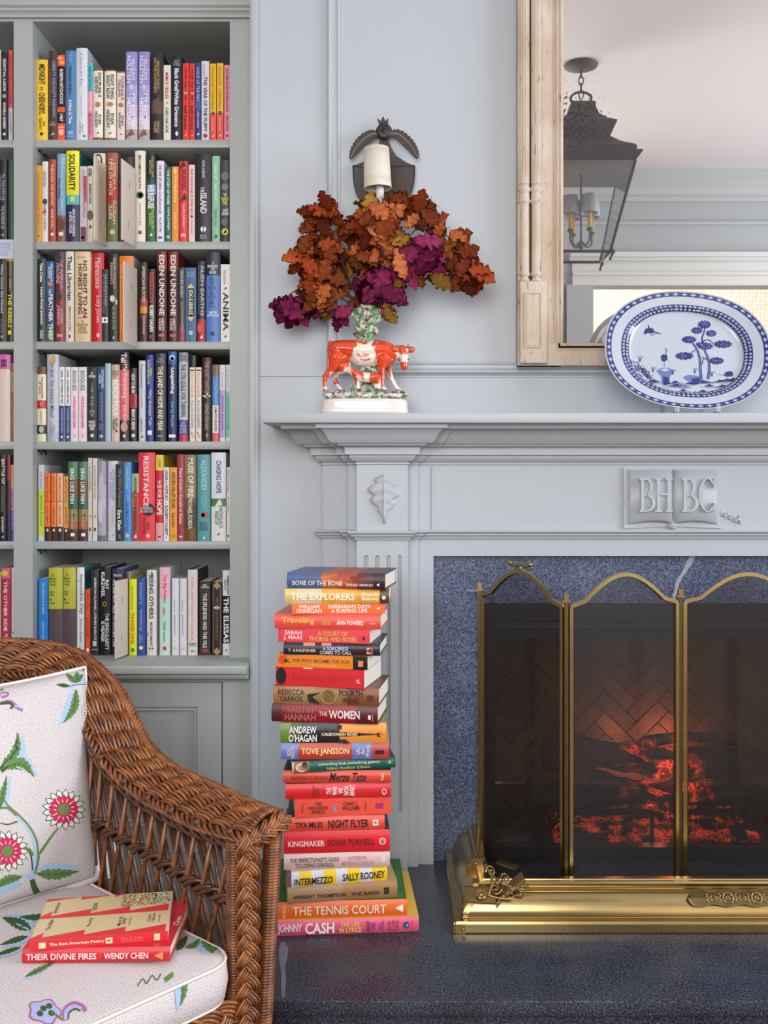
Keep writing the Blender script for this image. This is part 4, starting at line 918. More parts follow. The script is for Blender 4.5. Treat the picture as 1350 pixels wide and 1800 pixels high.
ROWS['second'] = (250, SZ[1], [
(190,220,122,'eba51e',None,[('YELLOW BOOK ESSAYS',.1,.85,.3,.6,'b87c10')],0,[('o',.92,.5,.2,.2,'a86c10')]),
(223,255,104,'e4dfd8',[(.55,'e4dfd8'),(1,'e8e4e0')],[('GEORGIA',.12,.32,.2,.7,'8a8a90','b'),('GILLIAN LINDEN',.52,.86,.3,.7,'5a4a50')],1,[('o',.5,.5,.4,.5,'3a3a44'),('v',.62,.4,.4,.5,'c24a3a')]),
(260,297,93,'b64834',None,[('THROUGH THE GROVES',.06,.56,.3,.7,'f0cdb8','b'),('ANNE HULL',.6,.84,.3,.7,'f0cdb8','b')],1,[('o',.91,.5,.24,.24,W_)]),
(300,346,62,'7ea6c6',[(.7,'7ea6c6'),(1,'8a5a48')],[('The Truth about the Devlins',.05,.66,.48,.86,'cfe2f2','i'),('GO NELL',.28,.52,.16,.4,'2a4a80','b')],1,[('o',.8,.5,.42,.7,'6a3a30'),('q',.91,.5,.26,.02,W_)]),
(348,417,45,'f1ea1c',[(.485,'f1ea1c'),(.59,'4fc3cf'),(1,'2a2550')],[('SOLIDARITY',.04,.44,.22,.72,'121216','b'),('LEAH HUNT-HENDRIX\n& ASTRA TAYLOR',.64,.94,.25,.72,'f0ecf8','b')],1,[('q',.53,.5,.16,.03,'e8e060')],'1f7f8a'),
(420,458,126,'c8c4cc',[(.5,'d0ccd4'),(1,'cfc6d0')],[('MY PEOPLE',.32,.68,.42,.8,'9a7a98','b'),('FIVE DECADES OF WRITING',.05,.3,.35,.6,'a8545a')],0,[('q',.3,.75,.2,.17,'d8324a'),('q',.9,.5,.4,.1,'7a3a6a'),('o',.94,.4,.2,.2,K_)]),
(460,492,126,'d8d2ba',[(1,'d8d2ba')],[('CHARLES\nCHESNUTT',.03,.14,.15,.85,'2a2a24','hb'),('BARRACOON',.24,.5,.3,.75,'2a2a24','b')],1,[('o',.65,.5,.5,.9,'6a5a34'),('v',.8,.5,.3,.4,'3a4a28')]),
(494,556,60,'d9c9b8',None,[],1,[]),
(565,623,57,'b5493c',[(.3,'a85a48'),(.55,'b5392f'),(.7,'8c6a44'),(1,'6c7448')],[('LOVE IN A\nTIME OF HATE',.06,.48,.2,.85,'eac9a8','b'),('FLORIAN\nILLIES',.54,.8,.2,.85,'eac9a8','b')],1,[('q',.89,.5,.2,.025,'d8d0a8')]),
(626,641,82,'2e3a30',None,[],1,[]),
(645,708,80,'2c2a28',None,[],1,[]),
(713,768,48,'e4dccb',None,[('BECOMING EARTH',.05,.42,.35,.62,'2a4a34','b'),('FERRIS JABR',.58,.83,.35,.62,'6a8aa0')],1,[('o',.49,.5,.36,.36,'3f5a30'),('o',.49,.55,.2,.24,'a8a868'),('o',.9,.5,.2,.2,'4a6a48')]),
(775,822,57,'1f2a2c',[(.3,'1f2a2c'),(.36,'2a4450'),(.47,'7aa0b8'),(.6,'35505c'),(1,'2f6a3a')],[('RATED THE\nBEFORE',.05,.28,.3,.8,'c8b070'),('WE REFUSE',.36,.63,.15,.85,W_,'b'),('KELLIE CARTER\nJACKSON',.64,.86,.2,.8,'d8c860')],1,[('v',.92,.5,.2,.2,W_)]),
(826,866,100,'e2dfe8',None,[('THE YEAR OF LIVING',.05,.36,.35,.68,'3c2f80','b'),('Constitutionally',.38,.66,.25,.75,'4a3f90','i'),('A.J. JACOBS',.7,.88,.35,.68,'3c2f80','b')],1,[('q',.95,.5,.25,.014,'4a3f90')]),
(870,903,130,'15645c',None,[('THE STORY OF MORE',.04,.5,.28,.7,'d8ecd0','b'),('HOPE JAHREN',.54,.84,.28,.7,'d8ecd0','b')],0,[('o',.93,.5,.24,.24,'c0dcc0')]),
(907,943,130,'e98e2a',None,[('Woolgathering',.12,.48,.25,.8,'f8dca0','b'),('Maxine Gordon',.58,.84,.3,.75,'f8dca0','i')],0,[('d',.06,.5,.3,.6,'f8d080')]),
(946,992,103,'e03c48',None,[('SPLINTERS',.1,.36,.3,.8,'40181c','b'),('Leslie Jamison',.54,.82,.3,.75,'f8c8c0')],1,[('v',.45,.5,.42,.5,'2a1a20'),('q',.92,.5,.3,.02,'f4b0a0'),('v',.04,.4,.4,.5,'2a1a20')]),
(995,1028,120,'eccfcb',None,[('THE ONCE AND FUTURE SEX',.05,.64,.3,.7,'b0555a','b'),('ELEANOR JANEGA',.7,.9,.35,.65,'8a5a5c')],0,[('o',.67,.5,.2,.24,'3a2a2c')]),
(1032,1116,62,'22232a',None,[('NICHOLAS JENKINS',.08,.28,.36,.6,'e4e4e8'),('THE',.38,.44,.32,.55,W_,'b'),('ISLAND',.45,.68,.3,.72,W_,'b'),('Belknap\nHarvard',.92,.97,.3,.7,'c8c8cc','h')],1,[('d',.86,.42,.12,.2,W_),('d',.86,.58,.12,.2,W_)]),
(1119,1161,75,'94c9ac',None,[('Theater of Their Own',.05,.52,.3,.72,'d8f0dc','b'),('Nathalie Vert',.62,.82,.3,.7,'4a8a68')],1,[('o',.94,.5,.16,.26,'2a4a3a')]),
(1163,1213,97,'3a3c3e',[(.4,'444648'),(.62,'4a4c50'),(1,'36383a')],[('THE\nBLACK\nFIVES',.41,.55,.15,.85,'efe020','hb'),('CLAUDE\nJOHNSON',.6,.69,.15,.9,'e8e8e0','hb')],1,[('o',.2,.5,.4,.5,'6a6c70'),('o',.33,.5,.36,.4,'787a7c'),('o',.88,.5,.36,.36,'d8cc20'),('v',.88,.5,.2,.2,'2a2a2c'),('o',.76,.45,.38,.4,'606266')]),
])
ROWS['third'] = (420, SZ[2], [
(193,243,106,'25262b',None,[('Time Come',.05,.28,.35,.7,W_,'b'),('Linton Kwesi Johnson',.34,.79,.35,.7,W_,'b'),('PICADOR',.86,.96,.35,.7,W_)],1,[]),
(246,287,120,'24466e',[(.4,'2f5f96'),(.8,'244a70'),(1,'3f6a4c')],[('KIRK WALLACE\nJOHNSON',.03,.25,.2,.8,'e0e8f0','b'),('THE',.34,.4,.3,.6,W_,'b'),('FEATHER THIEF',.41,.98,.3,.82,W_,'b')],0,[('o',.28,.5,.3,.3,'e07838')]),
(290,343,67,'6e2428',[(.25,'4a3034'),(.55,'6a2c30'),(1,'8a2a2c')],[('THE INFERNAL\nMACHINE',.08,.42,.15,.85,'c8a0a0','bi'),('STEVEN\nJOHNSON',.6,.82,.15,.85,'d8b0b0','bi')],1,[('o',.5,.4,.3,.34,'3a2024'),('q',.93,.5,.3,.016,'c89a98'),('q',.12,.3,.3,.07,'241c20'),('q',.3,.7,.2,.05,'8c3a3c')]),
(345,390,67,'ded8cf',None,[('That Librarian',.05,.54,.25,.78,'2e2c30','b'),('AMANDA JONES',.6,.88,.32,.7,'c85040','b')],1,[('o',.94,.5,.14,.2,'4a4a4a')]),
(396,478,68,'e3c49e',None,[('NO RIGHT TO AN\nHONEST LIVING',.1,.73,.22,.8,'241c18','b'),('THE\nSTRUGGLES OF BOSTON\'S\nBLACK WORKERS\nIN THE CIVIL WAR ERA',.76,.91,.15,.85,'4a3a2c','h'),('Jones',.05,.08,.15,.7,'8a6a4c','h')],1,[('q',.735,.5,.3,.004,'c84a30')]),
(481,541,68,'d6232e',None,[('Matrescence',.06,.4,.25,.72,'f4d8dc'),('Lucy Jones',.48,.78,.25,.72,'f4d8dc')],1,[('o',.92,.5,.14,.2,'f4d8dc')]),
(535,570,160,'22232a',None,[('THE COMPLETE POEMS',.06,.5,.5,.75,'d8d8dc'),('OF THE POET OF THE PAGE',.06,.6,.25,.42,'a8a8ac')],0,[('q',.7,.5,.46,.04,'eeeeee'),('o',.7,.5,.14,.2,K_)]),
(573,626,80,'262422',None,[('REMEMBERING\nPEASANTS',.05,.4,.2,.75,'b8aa98','b'),('PATRICK JOYCE',.6,.86,.3,.65,'b8aa98')],1,[('o',.51,.4,.26,.34,'e0dcd4'),('o',.55,.8,.12,.3,'c8c4bc'),('v',.95,.5,.12,.16,W_)]),
(629,705,91,'ee7a22',[(1,'ee7a22')],[('THE BUILDING THAT WASN\'T',.1,.9,.05,.25,'f8b070')],1,[],'b8c2d0'),
(737,777,122,'33241f',[(.46,'3a2620'),(.56,'a84a24'),(.64,'d8902c'),(.7,'6a3a24'),(1,'4a231e')],[('AMERICAN BLOODS',.05,.5,.3,.72,'d8b8a8','b'),('JOHN KAAG',.68,.9,.3,.72,'d8b8a8','b')],1,[]),
(779,822,160,'1c1b1e',None,[('REBELLION',.05,.46,.25,.78,'d03a34','b'),('ROBERT KAGAN',.5,.86,.25,.78,W_,'b')],1,[('q',.93,.5,.3,.02,'9a2a28')]),
(829,881,68,'481c1e',[(.2,'7a2a28'),(.45,'3a1a1c'),(1,'421a1e')],[('EDEN UNDONE',.04,.71,.25,.78,'f0dcd8','b'),('ABBOTT\nKAHLER',.74,.88,.2,.75,'e8d0cc','b')],1,[('q',.93,.5,.3,.014,'c86a5a')]),
(887,940,68,'481c1e',[(.2,'7a2a28'),(.45,'3a1a1c'),(1,'421a1e')],[('EDEN UNDONE',.04,.71,.25,.78,'f0dcd8','b'),('ABBOTT\nKAHLER',.74,.88,.2,.75,'e8d0cc','b')],1,[('q',.93,.5,.3,.014,'c86a5a')],'8a3030'),
(942,973,150,'23252c',[(.78,'23252c'),(1,'8c2430')],[('MICHIO KAKU',.04,.4,.3,.72,'d0d4dc','b'),('QUANTUM SUPREMACY',.46,.9,.3,.7,'c8a8ac')],0,[('d',.95,.5,.24,.3,'e05060')]),
(978,1036,153,'2f5f90',None,[('NATIVE\nNATION',.06,.13,.15,.85,'9ec0e0','h'),('EX-LIBRIS',.3,.64,.32,.68,'e8d8b0','b')],0,[('q',.47,.5,.3,.19,'1d3a5c'),('d',.27,.5,.3,.4,'d8c89a'),('d',.67,.5,.3,.4,'d8c89a'),('o',.88,.5,.2,.22,'a8c8e0')]),
(1040,1085,118,'23232a',[(.72,'24242c'),(1,'a83030')],[('ALIEN EARTHS',.05,.68,.4,.82,'b8bcc8','b'),('THE NEW SCIENCE OF PLANET HUNTING',.05,.66,.12,.28,'888c98')],1,[('o',.83,.4,.4,.6,'d84038'),('v',.94,.5,.2,.24,W_)]),
(1088,1162,72,'26304a',[(.26,'262b3c'),(1,'4f7dc8')],[('3\nSHADES\nOF\nBLUE',.11,.24,.1,.85,'e0e4ec','hb'),('MILES\nDAVIS\nJOHN\nCOLTRANE\nBILL\nEVANS\nAND THE\nLOST\nEMPIRE\nOF COOL',.28,.62,.12,.7,'1d2c50','h'),('JAMES\nKAPLAN',.66,.72,.1,.9,'e8ecf4','hb')],1,[('q',.91,.45,.14,.022,'1d2c50')]),
(1164,1214,135,'e6e2de',None,[('KELLIDON',.08,.26,.3,.55,'5a5a5e'),('ANIMA',.36,.86,.25,.85,'18181a','b')],0,[('v',.31,.5,.2,.2,'b04038'),('v',.93,.5,.18,.2,'a83838')]),
])
ROWS['fourth'] = (600, SZ[3], [
(195,243,135,'e4dabc',[(.1,'6a4030'),(.45,'e4dabc'),(.56,'b81f2a'),(.78,'e4dabc'),(.9,'2e2c2a'),(1,'dcd8b8')],[('THE DAUGHTERS\nOF YALTA',.13,.43,.25,.7,'4a3a2c','b'),('CATHERINE GRACE KATZ',.58,.76,.35,.6,'8a7a60')],1,[('o',.5,.5,.2,.3,'e86070'),('o',.84,.5,.26,.4,'b8b4ac')]),
(248,310,70,'b9bcc8',[(.9,'b9bcc8'),(1,'a8abb8')],[('The Birds That Audubon Missed',.08,.72,.3,.65,'5a6480','i'),('KENN\nKAUFMAN',.78,.94,.25,.7,'8a94b0','b')],1,[('v',.05,.5,.34,.5,'c8a05a')]),
(312,340,136,'e4e2e6',[(.52,'e4e2e6'),(1,'2c4478')],[('GIRL, INTERRUPTED',.04,.5,.3,.72,'18181c','b'),('SUSANNA KAYSEN',.56,.88,.32,.7,'a8bce0')],0,[('o',.94,.5,.2,.24,W_)]),
(343,370,136,'e4e2e6',[(.52,'e4e2e6'),(1,'2c4478')],[('GIRL, INTERRUPTED',.04,.5,.3,.72,'18181c','b'),('SUSANNA KAYSEN',.56,.88,.32,.7,'a8bce0')],0,[('o',.94,.5,.2,.24,W_)]),
(373,411,136,'e6d4dc',None,[('ROGUES',.05,.32,.22,.76,'24905c','b'),('PATRICK RADDEN KEEFE',.4,.82,.32,.66,'c8305a','b')],0,[('o',.92,.5,.24,.24,'d8b0c0')]),
(414,457,136,'e6d4dc',None,[('ROGUES',.05,.32,.22,.76,'24905c','b'),('PATRICK RADDEN KEEFE',.4,.82,.32,.66,'c8305a','b')],0,[('o',.92,.5,.24,.24,'d8b0c0')]),
(460,510,138,'1f1f21',None,[('SAY\nNOTHING',.06,.14,.15,.85,'e8e8e8','hb'),('A\nTRUE\nSTORY\nOF\nMURDER\nAND\nMEMORY\nIN\nNORTHERN\nIRELAND',.2,.66,.25,.75,'b8b8b8','h'),('PATRICK\nRADDEN\nKEEFE',.72,.85,.15,.85,'e8e8e8','hb')],0,[('o',.92,.5,.2,.2,'d0d0d0')]),
(513,553,136,'1f3560',[(.3,'24457c'),(1,'1c2f58')],[('BATTLEGROUND\nUKRAINE',.04,.28,.15,.85,'c8d4e8','b'),('EUROPE IN THE WHIRLWIND',.34,.72,.3,.7,'8898b8'),('PAUL\nDURY',.76,.86,.2,.8,'8898b8')],0,[('d',.93,.5,.3,.3,'a8b8d8')]),
(556,586,118,'a3c0cc',[(1,'a3c0cc')],[('SOFTLY SPOKEN WORDS',.2,.8,.3,.6,'bcd4dc')],1,[]),
(588,632,124,'cfbcae',[(.2,'bfa898'),(1,'cfbcae')],[('THE ROOTS OF THE\nBLACK WORKING\nCLASS',.08,.17,.1,.9,'4a3a34','h'),('BLACK FOLK',.2,.68,.2,.85,'f4eee8','b'),('BLAIR LM\nKELLEY',.7,.88,.2,.8,'3a2c28','b')],1,[]),
(632,682,57,'e0707a',[(.12,'181416'),(.2,'4a2a30'),(.76,'dd6a74'),(1,'3a2426')],[('Tell',.02,.12,.15,.75,'f8e8e8','b'),('Me Everything',.14,.52,.2,.85,'f6d2d2'),('Minka Kelly',.56,.8,.25,.8,'f6c8c8','i')],1,[('o',.84,.5,.38,.5,'c8988a'),('o',.94,.5,.14,.16,W_)]),
(684,723,142,'201d1e',[(.35,'201d1e'),(.54,'c03838'),(1,'201d1e')],[('HOW TO BE AN',.08,.34,.25,.75,'f0e8e8','b'),('ANTIRACIST',.36,.53,.25,.75,'301414','b'),('IBRAM X. KENDI',.56,.84,.25,.75,'f0e8e8','b')],1,[('o',.92,.5,.26,.26,'d8d4d4')]),
(733,768,103,'c6cbd6',None,[('Communion',.04,.34,.3,.7,'5a6274','b'),('Impossible',.36,.58,.3,.68,'c87a88'),('Leslie Kern',.72,.88,.3,.7,'4a5264')],1,[('v',.94,.5,.2,.24,K_)]),
(770,812,72,'24348c',None,[('ARIK\nKERSHENBAUM',.06,.34,.2,.8,'c0cc80','b'),('Why Animals Talk',.4,.82,.25,.75,'d4dc88')],1,[('q',.9,.5,.28,.025,'e8ecf4')]),
(820,877,65,'2c2f36',None,[('DANIEL\nSCHULMAN',.05,.11,.15,.85,'98a0b0','h'),('THE LAND OF HOPE AND FEAR',.15,.88,.25,.72,'ece4d0','b')],1,[('q',.94,.5,.26,.01,'888c94')]),
(887,932,55,'1f3560',[(.14,'24589c'),(1,'1e3158')],[('Languishing',.18,.47,.25,.78,W_,'b'),('Corey Keyes',.55,.84,.28,.72,'74a8e0','b')],1,[('o',.07,.5,.36,.36,'a8c8f0'),('o',.08,.5,.2,.2,'24589c'),('q',.94,.5,.4,.016,W_)]),
(944,992,60,'b4bfc4',[(.11,'8a98a4'),(.76,'b9c4c6'),(.925,'3a3888'),(1,'c03848')],[('TROUBLE\nIN CHINA',.03,.09,.15,.85,'8a2a3a','h'),('THE STRUGGLE FOR TAIWAN',.13,.72,.25,.78,'18181c','b'),('A HISTORY OF\nAMERICA, CHINA\nAND THE ISLAND\nCAUGHT BETWEEN',.78,.91,.1,.9,'e0dcf0','h')],1,[]),
(997,1029,72,'2e2e34',[(1,'2e2e34')],[],1,[]),
(1000,1028,138,'e6dcd2',None,[('TRACY KIDDER',.06,.41,.3,.7,'dd9a5c','b'),('ROUGH SLEEPERS',.45,.82,.3,.7,'8a8a90','b')],0,[('o',.89,.4,.16,.3,'d8707a'),('o',.93,.6,.16,.3,'d8a050'),('q',.04,.5,.4,.01,'3a3a44')]),
(1032,1063,138,'e6dcd2',None,[('TRACY KIDDER',.06,.41,.3,.7,'dd9a5c','b'),('ROUGH SLEEPERS',.45,.82,.3,.7,'8a8a90','b')],0,[('o',.89,.4,.16,.3,'d8707a'),('o',.93,.6,.16,.3,'d8a050'),('q',.04,.5,.4,.01,'3a3a44')]),
(1067,1117,87,'2c2228',[(.45,'38242e'),(.5,'241c20'),(1,'1f1b1d')],[('THE LOST CASTLE',.04,.43,.3,.75,'b88a58','b'),('DENISE KIERNAN',.55,.86,.3,.7,'c8a070')],1,[('q',.46,.5,.4,.008,W_),('v',.45,.5,.2,.3,W_),('d',.93,.5,.1,.3,'c8b078')]),
(1120,1153,124,'e8dcdc',[(.15,'7a5a40'),(.53,'3d86d0'),(.89,'e8dfe0'),(1,'e0584c')],[('Talking Poverty',.18,.5,.3,.72,'a8d0f4','i'),('JAMAICA KINCAID',.55,.87,.25,.75,'202024','b')],0,[]),
(1156,1188,124,'d8d2dc',[(.33,'d4d4dc'),(.95,'b298d4'),(1,'d8d2dc')],[('Jamaica Kincaid',.4,.84,.25,.75,'6a4a98','i'),('Lucy',.1,.3,.3,.7,'9a9aa4','i')],0,[]),
(1190,1214,124,'d6d6d8',[(.35,'d4d6d8'),(.95,'68c4b0'),(1,'d8d8dc')],[('Jamaica Kincaid',.4,.84,.25,.75,'1f6a5c','i'),('At the Bottom',.06,.32,.3,.7,'9a9aa4','i')],0,[]),
])
ROWS['fifth'] = (780, SZ[4], [
(201,234,112,'c4c6ca',[(.34,'c4c6ca'),(.93,'b8cc3c'),(1,'c4c6ca')],[('Talk Stories',.08,.32,.25,.75,'8a8c94','i'),('Jamaica Kincaid',.4,.8,.25,.75,'6a7c1c','i')],0,[]),
(237,266,156,'e87428',[(.79,'e8702a'),(1,'25242a')],[('BLACK SWAN',.05,.42,.32,.66,'7a3008'),('JOHN HEMING',.48,.76,.32,.66,'7a3008')],0,[('o',.84,.5,.24,.3,'f0b870'),('q',.42,.5,.5,.004,'7a3008')]),
(270,298,156,'ea8436',[(.79,'ea8030'),(1,'25242a')],[('BLACK SWAN',.05,.42,.32,.66,'7a3008'),('ROBERT HARE',.48,.76,.32,.66,'7a3008')],0,[('o',.84,.5,.24,.3,'f0b870'),('q',.42,.5,.5,.004,'7a3008')]),
(301,332,156,'e8a888',[(.79,'eab090'),(1,'25242a')],[('THE NAPIER OWN FACE',.05,.42,.32,.66,'7a3018'),('LEIGH DARBY',.48,.76,.32,.66,'7a3018')],0,[('o',.84,.5,.24,.3,'c8d8e8'),('q',.42,.5,.5,.004,'7a3018')]),
(334,361,172,'e0a04c',[(.8,'e0a04c'),(1,'25242a')],[('BREAKFAST ON THE WAY',.05,.42,.32,.66,'6a3808'),('MOOREHEAD',.48,.76,.32,.66,'6a3808')],0,[('o',.84,.5,.24,.3,'e8d8b0')]),
(359,411,95,'34584c',[(.22,'4c7a60'),(.45,'6a4a38'),(.6,'3c5a50'),(.75,'8a7440'),(.85,'a05838'),(1,'4a2e26')],[('SING LIKE FISH',.08,.53,.25,.65,'d8ecdc','b'),('Amorina Kingdon',.6,.85,.3,.6,'d8c890','i')],1,[('q',.92,.5,.2,.02,W_),('q',.68,.5,.2,.02,'2a4a60')]),
(415,467,95,'34584c',[(.22,'4c7a60'),(.45,'6a4a38'),(.6,'3c5a50'),(.75,'8a7440'),(.85,'a05838'),(1,'4a2e26')],[('SING LIKE FISH',.08,.53,.25,.65,'d8ecdc','b'),('Amorina Kingdon',.6,.85,.3,.6,'d8c890','i')],1,[('q',.92,.5,.2,.02,W_),('q',.68,.5,.2,.02,'2a4a60')]),
(466,486,75,'c9c3bd',None,[('ALEXANDER',.1,.4,.35,.7,'6a645e')],0,[('q',.86,.5,.2,.02,K_),('v',.7,.5,.3,.5,'8a9040')]),
(488,514,77,'d2ccc4',None,[('ALEXANDER POSEY',.08,.5,.35,.7,'6a645e')],0,[('q',.86,.5,.2,.02,K_),('v',.7,.5,.3,.5,'8a9040')]),
(515,559,92,'a9a5b4',[(.3,'9c98a8'),(.6,'b4b0bc'),(.93,'a4a0ae'),(1,'6c6874')],[],1,[('o',.3,.5,.3,1.6,'bab6c4'),('o',.62,.4,.3,1.5,'c0bcca')]),
(562,617,91,'cfd1dc',[(1,'cfd1dc')],[('COURAGE\nTO LEAD',.1,.5,.2,.7,'8a90ac','b'),('JOHN BIRD',.56,.78,.35,.6,'a8acc0')],1,[('v',.93,.5,.1,.12,'8a8a9a'),('o',.76,.1,.1,.3,'e8a050')]),
(608,652,108,'23262c',None,[('Why We\'re Polarized',.06,.56,.28,.7,'8a9098'),('Ezra Klein',.6,.86,.25,.72,W_,'b')],0,[('q',.94,.5,.16,.03,'60646c')]),
(654,694,97,'4a90d8',None,[('Sweet Poison',.06,.34,.3,.7,'8fd0a0','b'),('A DEAL OF MELON',.5,.7,.3,.7,'1d3a6a'),('DAVID FALLIS',.72,.88,.3,.7,'1d3a6a')],1,[('o',.93,.5,.24,.24,'d8cc50')]),
(694,732,158,'a8bc94',[(.28,'9cb088'),(1,'a04a34')],[('AN AFRICAN WOMAN',.06,.3,.3,.7,'1c241c','b'),('IN THE MAHOGANY HALL',.34,.86,.3,.7,'2a1614','b')],0,[('o',.42,.5,.5,1.3,'b8603c'),('v',.93,.5,.24,.3,W_)]),
(729,816,47,'e2303e',[(1,'e2303e')],[('RESISTANCE',.04,.62,.32,.64,'f8dadc','b'),('THE UNDERGROUND\nWAR AGAINST HITLER',.62,.68,.1,.9,'f8dadc','h'),('HALIK\nKOCHANSKI',.74,.92,.3,.7,'5a1018')],1,[('o',.645,.6,.40,.40,'1c181c'),('o',.94,.6,.12,.14,'f0b0b8')]),
(820,862,60,'e0c33a',[(.18,'e6cc3c'),(.79,'c81f38'),(1,'e0a0a8')],[('H IS FOR',.3,.5,.25,.78,'f4d8d8','b'),('HOPE',.52,.7,.15,.88,'f8e8e0','b'),('KOLBERT',.05,.15,.4,.7,'3a2c10')],1,[('q',.95,.5,.2,.01,'8a3040')]),
(864,893,125,'e6e4ea',None,[('UNDER A WHITE SKY — ELIZABETH KOLBERT',.04,.92,.25,.78,'1f2440','b')],0,[('o',.95,.5,.2,.2,'d8b030')]),
(895,933,125,'eba11c',None,[('HIDDEN VALLEY ROAD',.07,.56,.25,.78,'2c1c10','b'),('Robert Kolker',.62,.82,.25,.75,'2c1c10','i')],0,[('o',.93,.5,.3,.3,'d08010')]),
(933,974,58,'a83a48',None,[("Marie Kondo's Kurashi at Home",.16,.8,.3,.72,'f0d8dc','b')],1,[('q',.95,.5,.2,.01,'e8c8c8')]),
(974,1036,60,'6a5438',[(.5,'8c7a58'),(.58,'6a5a44'),(.85,'5a4a38'),(1,'6c5024')],[('MUSE OF FIRE',.04,.49,.3,.8,'f4ead8','b'),('MICHAEL KORDA',.5,.86,.32,.68,'ece0c8','b')],1,[('o',.62,.5,.46,.7,'4a4036'),('o',.78,.45,.42,.6,'3c342c')]),
(1040,1110,58,'54a0a8',None,[('ALEXANDER',.06,.42,.3,.75,'a8d4d4','b'),('AT THE\nEND OF THE\nWORLD',.44,.62,.3,.75,'a0ccd0'),('RACHEL\nKOUSSER',.78,.88,.15,.8,'185058','hb')],1,[('o',.70,.55,.28,.28,'b0704c'),('o',.7,.45,.14,.16,'e0c8a8'),('v',.96,.5,.12,.12,W_)]),
(1115,1192,47,'e0e4ee',[(.52,'e0e4ee'),(.61,'4e7a44'),(1,'e4e6ea')],[('CHASING HOPE',.09,.46,.35,.7,'2c2f70','b'),('NICHOLAS D.\nKRISTOF',.62,.86,.25,.8,'2c6a40','b')],1,[('v',.57,.5,.3,.3,'e8e0d4'),('v',.92,.5,.14,.12,'c03050')]),
(1195,1214,124,'e4dcd6',None,[('INTO THE WILD',.04,.34,.3,.7,'8a2a24','b'),('Jon Krakauer',.4,.63,.3,.7,'2a2a2a')],0,[('o',.93,.5,.3,.3,K_)]),
])
